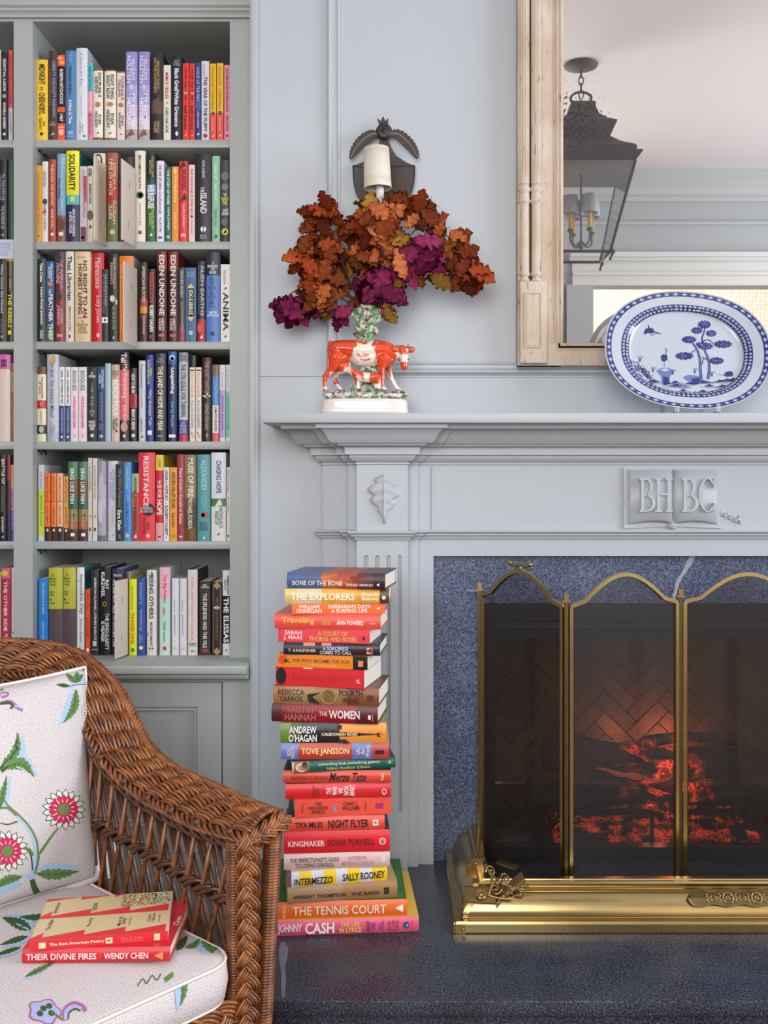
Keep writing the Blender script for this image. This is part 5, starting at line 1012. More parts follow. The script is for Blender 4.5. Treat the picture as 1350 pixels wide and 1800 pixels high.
ROWS['bottom'] = (960, zc, [
(205,253,172,'1580d8',None,[('ON DEATH & DYING',.05,.46,.35,.62,'e8c890'),('ELISABETH KUBLER-ROSS',.56,.9,.35,.6,'a8d0f0')],0,[]),
(256,330,116,'b5b53c',[(.47,'b5b53c'),(1,'56484e')],[('The\nMuseum\nof Other\nPeople',.07,.21,.08,.6,'2c2c10','h'),('Adam\nKuper',.26,.32,.08,.45,'2c2c10','h'),('Profile',.39,.41,.08,.5,'2c2c10','h')],1,[('q',.36,.14,.06,.012,'2c2c10')],'c0b8b0'),
(334,401,114,'b5b53c',[(.47,'b5b53c'),(1,'56484e')],[('The\nMuseum\nof Other\nPeople',.07,.21,.08,.6,'2c2c10','h'),('Adam\nKuper',.26,.32,.08,.45,'2c2c10','h'),('Profile',.39,.41,.08,.5,'2c2c10','h')],1,[('q',.36,.14,.06,.012,'2c2c10')],'b8b0a8'),
(406,446,112,'e0e4e6',None,[('Impossible City',.08,.53,.3,.9,'2c2c30','i'),('Simon Kuper',.58,.86,.35,.75,'2c2c30','i'),('PROFILE',.93,.97,.15,.85,'2c2c30','h')],1,[('v',.9,.5,.1,.1,K_)],'3a7a84'),
(449,475,230,'e9561c',None,[('Grief Is the Thing',.06,.3,.3,.7,'7a2408','b'),('FIGHTS AND OTHER WORKS BY',.42,.72,.3,.7,'7a2408')],0,[('o',.92,.5,.3,.4,W_)]),
(480,523,125,'2c2b35',None,[('AMERICAN FLANNEL | STEVEN KURUTZ',.09,.82,.35,.72,'e0e0e8','b')],1,[('q',.86,.5,.24,.03,'c8c8d0'),('q',.93,.5,.4,.006,'9898a0')]),
(526,585,110,'16161a',None,[('RAY\nKURZWEIL',.06,.34,.15,.85,'e4e4e8','b'),('THE SINGULARITY\nIS NEARER',.52,.94,.15,.85,'e4e4e8','b')],1,[('o',.42,.45,.2,.2,'b8902c'),('o',.42,.45,.12,.1,'16161a')]),
(590,655,120,'28282e',[(1,'28282e')],[('PENGUIN',.06,.09,.15,.8,'d8d8d8','h'),('WE ARE NOT ABLE TO LIVE LIKE THIS',.12,.9,.1,.28,'e8e8e8','b')],1,[('o',.03,.5,.1,.1,'3a4ab8')],'3a48a0'),
(660,678,140,'5a2a30',None,[],1,[],'d8c8a0'),
(680,722,175,'dde01c',None,[('Sasha taqwseblu LaPointe',.08,.4,.32,.6,'5a6a10','i'),('THUNDER SONG',.44,.85,.3,.7,'c83a1c','b')],1,[('o',.93,.5,.24,.3,'3a8a4c')]),
(723,768,170,'2f4d9c',None,[('ROMANTIC',.06,.34,.3,.65,'8ca8d8'),('THOUGHTS ON LOVE',.4,.68,.35,.6,'a8bce0'),('IAN\nCOUTS',.72,.84,.3,.7,'a8bce0')],1,[('o',.9,.5,.24,.24,'e8d8a0')]),
(774,826,127,'dcdad8',None,[('SEEING OTHERS',.05,.57,.28,.72,'17171a','b'),('MICHELE LAMONT',.61,.89,.36,.62,'2a2a2e','b')],1,[('o',.75,.02,.14,.16,'2050b0'),('d',.92,.32,.12,.2,'c83a5a'),('d',.92,.6,.12,.2,'c83a5a'),('o',.05,.55,.12,.3,'2a9a48')]),
(842,898,112,'e6b0c4',[(.35,'eab4c8'),(.7,'b8dcd4'),(1,'c8e0d4')],[('The Big Freeze',.08,.4,.32,.7,'d0305c','b'),('Natalie Lampert',.62,.85,.32,.62,'18808a','b')],1,[('o',.5,.45,.12,.4,'e06a90'),('o',.92,.5,.2,.2,'c83a5c')],'dce4e0'),
(905,944,170,'dedde6',None,[('class',.28,.43,.3,.62,'a8a8b8'),('stephanie land',.47,.73,.3,.62,'6a8ac0')],1,[('o',.91,.35,.12,.2,'d8c040'),('o',.91,.6,.12,.2,'c8c8d4')]),
(948,986,170,'dedde6',None,[('class',.28,.43,.3,.62,'a8a8b8'),('stephanie land',.47,.73,.3,.62,'6a8ac0')],1,[('o',.91,.35,.12,.2,'d8c040'),('o',.91,.6,.12,.2,'c8c8d4')]),
(991,1043,125,'e4dedc',[(1,'e4dedc')],[('A DEVIL WENT DOWN TO GEORGIA',.08,.83,.35,.6,'cf6a5c'),('DEB MILLER\nLANDAU',.85,.89,.1,.9,'3a3a3c','hb')],1,[('q',.95,.5,.2,.006,'4a4a4c')],'3a3c40'),
(1050,1110,187,'322a2c',None,[('ERIK\nLARSON',.04,.09,.15,.85,'e8dcd0','hb'),('THE SPLENDID AND THE VILE',.16,.9,.32,.68,'e8e0d8','b')],0,[('q',.94,.5,.26,.02,'a83a38')]),
(1117,1170,190,'241d19',None,[('THE DEVIL IN THE WHITE CITY',.2,.8,.34,.64,'8a7048')],0,[('q',.5,.12,.02,.44,'b0885a'),('q',.5,.88,.02,.44,'b0885a'),('d',.05,.5,.4,.4,'b0885a'),('d',.95,.5,.4,.4,'b0885a'),('o',.35,.5,.3,.16,'d8d0c8')]),
(1174,1214,128,'e2e2e0',[(.3,'e2e2e0'),(.86,'1d1d1f'),(1,'e0e0de')],[('SAMANTHA\nLEACH',.06,.28,.25,.9,'18181a','b'),('THE ELISSAS',.32,.85,.15,.85,'f0f0ee','b')],1,[('o',.94,.5,.14,.18,'8a8a8a')]),
])
LEFT = {}
LEFT['top'] = [(-42,-12,262,'8a6a4a',None,[],1,[]),(-8,6,262,'d0c8b8',None,[],0,[]),(7,40,275,'26222a',None,[('ESSENTIAL LABOR',.08,.45,.3,.75,W_,'b'),('ANGELA GARBES',.57,.87,.3,.75,W_,'b')],1,[('q',.5,.5,.3,.02,'a8a8b0'),('o',.93,.5,.24,.24,W_)]),(44,66,265,'e25c66',[(.64,'e25c66'),(1,'c8ccd8')],[('AND WHY THEY COME HOME',.05,.6,.3,.7,'8a2030','b'),('ALICIA SIMON',.68,.92,.3,.7,'6a6e7c')],0,[])]
LEFT['second'] = [(-55,-6,95,'3a2a28',None,[],1,[]),(-4,38,92,'25262e',None,[('IN THE ON US',.18,.5,.45,.8,'b8bcc8'),('RESIDING FUTURE',.2,.5,.15,.4,'8a8e98'),('THE MUSEUM OF',.56,.85,.3,.7,'c0c4cc')],1,[('o',.92,.5,.14,.2,'c8a060')]),(42,70,95,'2f4a3c',None,[('WORK SONG',.06,.5,.3,.7,'5a7a68')],1,[])]
LEFT['third'] = [(-40,-8,105,'2a3a5a',None,[],1,[]),(-6,30,108,'2c2a32',None,[('Who Owns the Moon?',.06,.66,.35,.72,'d4d4dc','b'),('A.C. GRAYLING',.72,.9,.35,.65,'9a8a98')],1,[('o',.94,.5,.16,.2,'c8a8a0')]),(34,74,108,'1d1d1c',[(.02,'d8c020'),(1,'1d1d1c')],[('JOSHUA GREEN',.02,.38,.4,.72,'e2d048'),('THE REBELS',.42,.83,.28,.8,'efdc3c','b')],1,[('q',.89,.5,.22,.025,'efdc3c'),('q',.5,.03,.03,.5,'d8c020')])]
LEFT['fourth'] = [(-52,-6,78,'d8d0c8',None,[],1,[]),(-4,54,70,'d868b0',[(.17,'da6cb4'),(1,'e2d6c8')],[('BE',.06,.15,.2,.7,K_,'b')],1,[]),(56,77,116,'8a6448',None,[('ROAR',.12,.38,.2,.8,'c8a888','b'),('SAMANTHA',.5,.8,.3,.7,'b89470')],0,[])]
LEFT['fifth'] = [(-40,-2,80,'4a5a3a',None,[],1,[]),(0,33,60,'1b1a1c',[(.06,'2a2024'),(1,'1b1a1c')],[('BATTLE OF',.05,.34,.35,.85,'ece4cc','b'),('THE BIRTH OF AMERICA IN THE',.36,.66,.3,.6,'a89c84'),('DIANESA',.72,.9,.35,.7,'ece4cc','b')],1,[('v',.95,.5,.2,.2,W_)]),(36,54,60,'7a3038',[(.3,'8a3440'),(.7,'4a2c48'),(1,'26304c')],[],1,[]),(57,80,112,'d08a68',[(.3,'d8905c'),(.6,'a06a8c'),(1,'4c4a8c')],[('AND THE ENGLISH',.2,.85,.3,.7,'d8a8d0','i')],0,[])]
LEFT['bottom'] = [(-45,4,140,'c8c0b0',None,[],1,[]),(8,56,116,'b8244e',[(.12,'d86a80'),(1,'b8244e')],[('THE OTHER SIDE',.15,.72,.3,.7,'f0dce0','b'),('JENNIFER\nHIGGIE',.75,.97,.3,.75,'f0dce0')],1,[('o',.06,.4,.4,.34,'e8c05a')]),(60,86,114,'e4dce0',None,[('FOR THOUSANDS OF YEARS WAR',.05,.75,.2,.75,'c8a0b0')],1,[('o',.74,.6,.4,.3,'2a2a2c')])]
def shelf_books(name, y0, z, data, bay):
    dd = SPN
    for i, e in enumerate(data):
        x0, x1, yt, base, bands, texts, hard, ex = e[:8]; side = e[8] if len(e) > 8 else None
        xa_, xb_ = X(x0/3, dd), X(x1/3, dd); behind = 0
        if i+1 < len(data) and data[i+1][0] < x1-4: behind = .014     # neighbour stands in front
        H = Z(y0+yt/3, dd)-z; D = min(.235, max(.125, H*.64))+R.uniform(-.006, .004)
        ink_c = cname(texts[0][5]) if texts else None
        bn = cname(base if not bands else (bands[0][1] if bands[0][0] > .3 else max(bands, key=lambda q: q[0] if False else 0)[1] if False else base))
        second = ''
        if bands:
            cc = [cname(c) for _, c in bands]; oth = [c for c in cc if c != bn]
            if oth: second = ' and '+oth[0]
        lab = f"{bn}{second} {'hardcover' if hard else 'paperback'}{' with '+ink_c+' lettering' if ink_c else ''}, {ORD[i]} from left on {name} shelf"
        if bay == 'left':
            lab = f"{bn}{second} book{' with '+ink_c+' lettering' if ink_c else ''}, {ORD[i]} on {name} shelf of far-left bay"
        grp = f'books on the {name} shelf' if bay == 'main' else f'books in the far-left bay'
        wd = xb_-xa_-.0006
        upright(xa_+.0003, dd+behind+R.uniform(-.002, .003), z+.0004, wd, H, D, base, bands, texts, bool(hard), ex, lab, grp, 0, side)
for nm, (y0, z, data) in ROWS.items():
    shelf_books(nm, y0, z, data, 'main'); shelf_books(nm, y0, z, LEFT[nm], 'left')
# opened covers that stick out towards the room
BEI = mat('cream_endpaper', 'dccfc0', rough=.75, var=.03, bscale=20)
def open_cover(row, xl_, xr_, ytl, ybl, ytr, ybr, dr, label, tie=None):
    zt_, zb_ = Z(ytr, dr), Z(ybr, dr)
    dl = abs((zb_-1))*F/abs(VY-ybl); a = Vector((X(xl_, dl), dl, 0)); b_ = Vector((X(xr_, dr), dr, 0)); d = (a-b_).normalized(); nn = Vector((d.y, -d.x, 0))
    r = empty('opened_book_cover', label, 'book cover', (b_.x, b_.y, zb_), 'opened cream covers'); bm = bmesh.new(); Lb = (a-b_).length
    vs = [b_+nn*s*.0013+d*t+Vector((0, 0, z)) for t in (0, Lb) for s in (-1, 1) for z in (zb_, zt_)]
    v = [bm.verts.new(p) for p in vs]
    for f in ((0,1,3,2),(4,6,7,5),(0,4,5,1),(2,3,7,6),(0,2,6,4),(1,5,7,3)): bm.faces.new([v[i] for i in f])
    bmesh.ops.recalc_face_normals(bm, faces=bm.faces)
    bmesh.ops.bevel(bm, geom=bm.edges[:], offset=.0008, segments=1, affect='EDGES'); keep(obj('board', bm, BEI), r)
    fr = nn if nn.y < 0 else -nn
    for (t, zf, w0, h0) in ((.45, .72, .03, .06), (.5, .22, .08, .045)):
        c = b_+d*Lb*t+fr*.0016; zz = zb_+(zt_-zb_)*zf; bm = bmesh.new(); tube(bm, [c+Vector((0, 0, zz-h0*.1)), c+d*.003+Vector((0, 0, zz)), c-d*.002+Vector((0, 0, zz+h0*.15)), c+d*.004+Vector((0, 0, zz+h0*.25))], .0006, 4); keep(obj('pencil_mark', bm, inkm('5a4a3a')), r)
    return r
oc1 = open_cover('second', 165, 186, 268, 421, 290, 433, 2.733, 'cream opened cover jutting from the second shelf beside the yellow and cyan book')
open_cover('second', 213.5, 237, 276, 421, 297, 435, 2.733, 'cream opened cover jutting from the second shelf right of the red and olive book')
open_cover('third', 217, 240.5, 458, 601.5, 473, 611, 2.733, 'cream opened cover jutting from the third shelf in front of the orange book')
open_cover('bottom', 202, 224, 1017, 1158.5, 1017, 1150.5, 2.735, 'cream opened cover jutting from the bottom shelf left of the lime yellow book')
bm = bmesh.new(); tube(bm, crom([P(169, 274, 2.66), P(174, 272, 2.665), P(178, 278, 2.672), P(178.5, 287, 2.672)], 6), [.0018]*18+[.0012], 8); keep(obj('black_ribbon', bm, DARK), oc1)
# ================================================================ stack of books on the hearth
# lying book: spine faces the camera. local x along the spine, y depth, z thickness
def lying(x, y, z, L, D, T, yaw, base, bands, texts, hard, extras, label, group, top=None, pages_tail=True, name='book', roll=0):
    r = empty(name, label, 'book', (x, y, z), group); r.rotation_euler = (0, roll, yaw)
    mats = [cover(base)]; idx = {base: 0}
    def mi(h):
        if h not in idx: idx[h] = len(mats); mats.append(cover(h))
        return idx[h]
    xs = [0]; cols = []
    for f, c in (bands or []): xs.append(L*f); cols.append(mi(c))
    if not bands or bands[-1][0] < .999: xs.append(L); cols.append(0)
    ti = mi(top) if top and top != 'bands' else (cols[0])
    bul = min(.005, T*.2) if hard else .0006; bt = .0022 if hard else .0007; seg = 6 if hard else 2
    bm = bmesh.new(); zs = [T*k/seg for k in range(seg+1)]; ys = [-bul*(1-(2*k/seg-1)**2) for k in range(seg+1)]
    for b in range(len(cols)):
        r0 = [bm.verts.new((xs[b], y_, z_)) for y_, z_ in zip(ys, zs)]; r1 = [bm.verts.new((xs[b+1], y_, z_)) for y_, z_ in zip(ys, zs)]
        for k in range(seg): f = bm.faces.new((r0[k], r1[k], r1[k+1], r0[k+1])); f.material_index = cols[b]; f.smooth = hard
    if top == 'bands':
        for b in range(len(cols)):
            for z_ in (0, T-bt): box(bm, xs[b], xs[b+1], .0001, D, z_, z_+bt, cols[b])
    else:
        box(bm, 0, L, .0001, D, 0, bt, ti); box(bm, 0, L, .0001, D, T-bt, T, ti)
    box(bm, 0, L, .0001, .0014, bt, T-bt, cols[0])
    for xx in (0, L):
        vs = [bm.verts.new((xx, y_, z_)) for y_, z_ in zip(ys, zs)]; f = bm.faces.new(vs); f.material_index = cols[0 if xx == 0 else -1]
    obj('cover', bm, mats, r)
    q = .003 if hard else .0005; bm = bmesh.new(); box(bm, q, L-q, .0014, D-q, bt, T-bt); obj('page_block', bm, PAGEX, r)
    yy = -bul-.0005
    for t in texts:
        s, f0, f1, u0, u1, col = t[:6]; mode = t[6] if len(t) > 6 else ''; bd = .022 if 'b' in mode else .006; sh = .22 if 'i' in mode else 0
        c = (L*(f0+f1)/2, yy, T*(u0+u1)/2)
        if 'v' in mode: lettering(s, c, (0,0,1), (-1,0,0), T*(u1-u0), L*(f1-f0), inkm(col), r, bd, sh)
        else: lettering(s, c, (1,0,0), (0,0,1), L*(f1-f0), T*(u1-u0), inkm(col), r, bd, sh)
    for k, f, u, a, b_, col in extras:
        bm = bmesh.new(); c = Vector((L*f, yy+.0002, T*u))
        if k == 'o': vs = [bm.verts.new(c+Vector((T*a*math.cos(t), 0, T*b_*math.sin(t)))) for t in [2*math.pi*i/20 for i in range(20)]]
        elif k == 'v': vs = [bm.verts.new(c+Vector(p)) for p in ((-T*a, 0, 0), (T*a, 0, -T*b_), (T*a, 0, T*b_))]
        elif k == 'w': vs = [bm.verts.new(c+Vector(p)) for p in ((T*a, 0, -T*b_), (-T*a*.2, 0, 0), (T*a, 0, T*b_*.7), (-T*a, 0, T*b_*.3), (-T*a*.7, 0, -T*b_*.8))]
        else: vs = [bm.verts.new(c+Vector(p)) for p in ((-L*a, 0, -T*b_), (L*a, 0, -T*b_), (L*a, 0, T*b_), (-L*a, 0, T*b_))]
        fc = bm.faces.new(vs); obj('spine_emblem', bm, inkm(col), r)
    return r
# xl, xr, y bottom left, y bottom right, base, bands, texts, hard, extras, words, top colour, depth
Y_ = 'f2c33a'
STK = [
(505,677,1031.5,1038,'4a6090',[(.18,'4a6494'),(.36,'56628a'),(.52,'b0603a'),(.72,'a84a30'),(.88,'5c3038'),(1,'38242e')],[('BONE OF THE BONE',.06,.57,.2,.5,W_),('SARAH SMARSH',.61,.88,.18,.36,'e8dcd8')],1,[('v',.93,.3,.1,.1,W_),('w',.45,.7,.7,.3,'e07a30'),('w',.6,.55,.9,.35,'c85a2c'),('w',.74,.7,.6,.3,'8a3028')],'blue and orange art-covered hardcover on top of the stack','bands',.155),
(501,684,1060,1061,'e8b84a',[(.12,'e2c070'),(.35,'d9c8a0'),(.7,'eaa93a'),(.91,'e2a83e'),(1,'5a3a2c')],[('THE EXPLORERS',.06,.67,.22,.72,'f6f0e4','b'),('Amanda\nBellows',.73,.9,.22,.78,'f6ecd0','b')],1,[('o',.95,.42,.14,.14,'e0d8c8')],'golden yellow hardcover with white block lettering, second from top of stack','c89a50',.16),
(513,677,1080,1078.5,'ee6c28',None,[('WILLIAM\nFINNEGAN',.05,.32,.12,.9,'f8e8dc','b'),('BARBARIAN DAYS\nA SURFING LIFE',.39,.84,.12,.9,'f8e8dc','b')],0,[('v',.92,.5,.2,.14,'f8e8dc')],'orange paperback with two lines of white lettering, near top of stack','e8c8a0',.14),
(483,669,1103.5,1107.5,'ea5648',None,[('Traveling',.07,.38,.28,.78,'f0c040','b'),('ANN POWERS',.59,.84,.3,.6,'f8ecec','b')],1,[('q',.49,.5,.045,.22,'dc7a48'),('q',.93,.42,.03,.03,'f4b0a0'),('q',.412,.5,.001,.3,'e08070'),('q',.555,.5,.001,.3,'e08070')],'coral hardcover with a yellow title, wider than the books above it','d8644c',.16),
(489,650,1127,1133,'ea4450',None,[('SARAH\nJ. MAAS',.06,.27,.12,.85,'f8dcdc','b'),('A COURT OF\nTHORNS AND ROSES',.34,.86,.12,.85,'e8b060','b')],0,[('w',.94,.45,.14,.2,'2a1418')],'red paperback with pale pink and gold lettering, fifth from top of stack','d83a44',.14),
(499,668,1149.5,1153.5,'2e2834',None,[('T. KINGFISHER',.05,.34,.25,.5,'dcd0c0'),('A SORCERESS\nCOMES TO CALL',.38,.71,.08,.72,'cfc8e8','b')],1,[('q',.895,.42,.03,.26,'e0b090'),('v',.89,.42,.25,.25,'8a2a2c'),('q',.27,.9,.06,.14,'d8a080'),('q',.45,.9,.05,.12,'d8a080')],'dark aubergine hardcover with an orange emblem, in the upper stack','26202c',.16),
(488,646,1170.5,1179,'ee8c28',[(.84,'ee8c28'),(1,'1e1a1c')],[('SHE WHO BECAME THE SUN',.17,.8,.42,.68,'5a3010'),('Shelley Parker-Chan',.38,.65,.12,.3,'f0d0a0')],0,[('o',.06,.55,.36,.36,'d8541c'),('w',.11,.52,.3,.16,'2a1a14'),('q',.925,.45,.028,.22,'e89060')],'orange paperback with a black end and red sun on its spine','c87030',.14),
(485,640,1202,1213,'e22a38',None,[('THE BONE SEASON',.18,.88,.3,.62,'b8302c','b')],0,[('o',.062,.5,.30,.46,'1c141a'),('w',.94,.42,.12,.14,'f4c8c8'),('q',.37,.98,.05,.03,'f4e8d8')],'thick bright red paperback with black medallion and nearly invisible title','2a1a2c',.15),
(481,666,1235,1243,'96603c',[(.12,'a5704c'),(.4,'a8825a'),(.7,'a07848'),(1,'8a5030')],[('REBECCA\nYARROS',.05,.3,.15,.85,'3a2418'),('FOURTH\nWING',.63,.85,.12,.88,'3a2014','b')],1,[('w',.39,.45,.4,.4,'22180f'),('o',.53,.5,.44,.44,'b08c5c'),('o',.53,.5,.38,.38,'9c7448'),('o',.92,.45,.2,.2,'5a3420')],'tan brown hardcover with dragon emblem and dark lettering','6a3424',.16),
(478,664,1266.5,1274.5,'8a2028',[(.1,'5a2426'),(.35,'8e1c24'),(.8,'96202a'),(1,'5c2224')],[('KRISTIN\nHANNAH',.13,.42,.12,.92,'b0746c'),('THE',.455,.53,.42,.66,'f0d8d4'),('WOMEN',.545,.835,.28,.74,'f6e8e4','b')],1,[('q',.925,.4,.012,.12,W_),('q',.955,.4,.004,.2,'c89090')],'dark crimson hardcover with white and faded pink lettering','6a1c20',.16),
(493,679,1306,1305.5,'27272c',[(.1,'6a8a34'),(.2,'3c5224'),(.56,'25252b'),(1,'ee9a3c')],[("ANDREW\nO'HAGAN",.08,.345,.08,.86,W_,'b'),('CALEDONIAN ROAD',.39,.73,.38,.54,'f4e8c8','b')],1,[('q',.60,.45,.05,.1,'25252b'),('q',.66,.45,.09,.085,'25252b'),('v',.80,.45,-1.1,.11,'25252b'),('q',.585,.12,.04,.08,'25252b'),('q',.62,.05,.03,.05,'25252b'),('w',.93,.46,.12,.16,'3a2414'),('q',.56,.82,.02,.1,'25252b')],'green, black and orange hardcover with a dark cathedral skyline','7a8a50',.16),
(494,684,1335.5,1333.5,'c04436',[(.16,'6a7cc8'),(.66,'c0443a'),(.84,'6a7cc8'),(1,'c0443a')],[('TOVE JANSSON',.19,.63,.24,.74,'f6dc8c','b'),('BOEL\nWESTIN',.055,.13,.1,.9,'e8dcb0','v'),('Life,\nArt,\nWords',.69,.82,.15,.9,'f2e29c','v')],1,[('q',.91,.45,.04,.12,'2a1818')],'red and periwinkle banded hardcover with pale yellow lettering','e0a040',.155),
(513,695,1360.5,1347,'1b5c54',[(.02,'b8a890'),(.165,'8a6a4c'),(1,'1c5c54')],[('something lost, something gained',.25,.84,.5,.85,'cfe4dc'),('Hillary Rodham Clinton',.33,.75,.08,.42,'c8b860','i')],1,[('o',.09,.5,.55,.42,'e0b898'),('o',.12,.6,.28,.4,'3a2a20'),('o',.08,.45,.24,.3,'e8c8b0'),('o',.94,.6,.16,.16,'a8a860')],'dark green hardcover with a photographed face at its spine end','1c2c28',.16),
(498,687,1376.5,1375.5,'dc4f3a',None,[('BARBARA D. SAVAGE',.08,.41,.3,.58,'6a2018'),('Merze Tate',.435,.775,.15,.85,'3a1820','bi'),('Yale',.905,.935,.2,.8,'f4d8d0','v')],1,[],'orange-red hardcover with large dark italic title','2c2c30',.155),
(502,687,1405.5,1399.5,'dd2a34',None,[('SHEILAH\nREED',.25,.32,.08,.9,'7a1820','v'),('THE\nWAR\nWE\nWON\nAPART',.385,.655,.15,.9,'f4e8e8','vb')],1,[('q',.355,.5,.001,.5,'7a1820'),('o',.935,.4,.16,.22,'f0c8c8'),('o',.935,.4,.11,.16,'dd2a34')],'red hardcover with short words printed sideways in white','2a1a2c',.155),
(518,688,1439.5,1428.5,'ec5440',None,[('THE\nWOUNDED\nWORLD',.14,.34,.18,.82,'4a2022','b'),('CHAD L.\nWILLIAMS',.485,.67,.3,.78,'4a2022','b')],0,[('w',.415,.5,.14,.3,'8a90c0'),('q',.875,.48,.04,.16,'a83060'),('q',.08,.5,.006,.24,'8a3a2c'),('q',.73,.5,.006,.24,'8a3a2c')],'coral paperback with a small blue mark between dark words','ec5440',.15),
(505,676,1463,1456.5,'e85546',None,[('TIYA MILES',.08,.365,.28,.66,'2a161a','b'),('NIGHT FLYER',.42,.835,.22,.78,'2a161a','b')],1,[('q',.905,.52,.03,.2,'f4e0dc'),('q',.905,.52,.016,.1,'e8a8a0')],'salmon red hardcover with condensed black title and white square','28242c',.155),
(499,685,1502,1495,'e32330',None,[('KINGMAKER',.04,.385,.34,.6,'f6dada','b'),('SONIA PURNELL',.41,.855,.34,.64,'6a1420','b')],1,[('o',.93,.5,.16,.16,'f0c0c0'),('o',.93,.5,.1,.12,'e32330'),('q',.93,.5,.001,.18,'f0c0c0')],'vivid red hardcover with spaced white and dark lettering','26303a',.16),
(499,685,1531,1521,'dcbfb8',None,[("THE PERFECTIONIST'S GUIDE\nTO LOSING CONTROL",.06,.52,.14,.78,'3a2c2c'),('KATHERINE\nMORGAN SCHAFLER',.55,.845,.2,.8,'d87a9c')],1,[('o',.935,.5,.15,.15,'f4e4e0'),('w',.935,.5,.1,.1,'e04848')],'pale pink hardcover with thin dark and pink lettering','e8c8c0',.15),
(512,680,1564,1543.5,'f0cb1c',[(.08,'dcd8de'),(.205,'f2cc1e'),(.33,'dcd8de'),(.46,'f2cc1e'),(.58,'dcd8de'),(.71,'f2cc1e'),(.84,'dcd8de'),(1,'f2cc1e')],[('INTERMEZZO',.03,.425,.16,.6,'241c24','b'),('SALLY ROONEY',.53,.975,.2,.68,'241c24','b')],1,[],'yellow and white striped hardcover with black serif lettering','d8c8c0',.145),
(505,698,1591,1574.5,'a98058',[(.5,'ac8660'),(1,'a0784e')],[('WRIGHT THOMPSON',.055,.53,.3,.52,'2a2018','b'),('THE BARN',.575,.83,.3,.52,'2a2018','b')],1,[('q',.90,.5,.023,.2,'1e1a18'),('q',.90,.5,.012,.1,'6a5a48')],'wood-brown hardcover with small black lettering low in the stack','b89468',.16),
(485,715,1617,1608,'ea7030',None,[('THE TENNIS COURT',.13,.84,.24,.76,'f8e6d8'),('NICK PACHELLI',.05,.075,.1,.9,'f6d0b0','v')],1,[('v',.94,.52,.24,.24,'f8ece0')],'large orange-spined book with green grass cover, second from bottom of stack','2c5a2a',.24),
(474,736,1648.5,1635,'e05a78',None,[('JOHNNY',.055,.215,.16,.84,'fbe8ee','b'),('CASH',.235,.43,.14,.86,'fff4f6','b'),('THE LIFE\nIN LYRICS',.465,.61,.16,.84,'f6c060','b'),('JOHNNY\nCASH',.645,.705,.12,.88,'3a3078','vb'),('with\nMARK\nSTIELPER',.725,.765,.14,.86,'3a3078','v'),('EDITED\nBY JOHN\nCARTER',.79,.865,.14,.86,'6a2a5c','v'),('VORACIOUS',.945,.96,.2,.8,'c83a5c','v')],1,[('o',.915,.5,.22,.22,'26407c'),('v',.917,.5,.12,.12,W_)],'large pink-spined book with yellow cover at the bottom of the stack','e0b030',.262),
]
DC = 2.215
zb = [1-((a[2]+a[3])/2-850)*DC/F for a in STK]; zb[-1] = .0008
ztop = 1-(1007-850)*DC/F
for i, e in enumerate(STK):
    xl_, xr_, yl, yr, base, bands, texts, hard, ex, words, top, D = e
    z0 = zb[i]; z1 = zb[i-1] if i else ztop; T = z1-z0-.0003; hh = 1-z0
    dl, dr = hh*F/(yl-850), hh*F/(yr-850); m_ = (dl+dr)/2; k = DC/m_ if i < len(STK)-1 else 1
    dl *= k; dr *= k
    # damp the yaw of the upper books a little (the pixel slope is steep there)
    mid = (dl+dr)/2; f_ = .45 if i == 0 else .7; dl = mid+(dl-mid)*f_; dr = mid+(dr-mid)*f_
    a = Vector((X(xl_, dl), dl)); b_ = Vector((X(xr_, dr), dr)); L = (b_-a).length; yaw = math.atan2(b_.y-a.y, b_.x-a.x)
    r = lying(a.x, a.y, z0, L, D, T, yaw, base, bands, texts, bool(hard), ex, words, 'books stacked on the hearth', top)
    if i == 21:   # grass cover with a white chalk ring
        G = mat('grass_print', '2f6a2c', rough=.6, var=.55, bscale=160, vscale=120); bm = bmesh.new(); box(bm, .006, L-.002, .006, D-.004, T, T+.0004); obj('grass_cover_print', bm, G, r)
        bm = bmesh.new(); pts = [Vector((L*.72+.022*math.cos(t), .035+.016*math.sin(t), T+.001)) for t in [2*math.pi*q/24 for q in range(25)]]; tube(bm, pts, .0009, 5, cap=False); obj('white_ring_print', bm, inkm('e8ece8'), r)
        bm = bmesh.new()
        for q in range(420):
            p = Vector((R.uniform(.008, L-.006), R.uniform(.008, D-.008), T+.0005)); d_ = Vector((R.uniform(-1, 1), R.uniform(-.4, 1), 0)).normalized(); n_ = Vector((-d_.y, d_.x, 0))*.0007
            vs = [bm.verts.new(v) for v in (p-n_, p+n_, p+d_*R.uniform(.006, .014)+Vector((0, 0, .0003)))]; bm.faces.new(vs).material_index = R.randrange(3)
        o = obj('printed_grass_blades', bm, [inkm('4f8a3c'), inkm('8ab060'), inkm('173c1a')], r); o['kind'] = 'stuff'
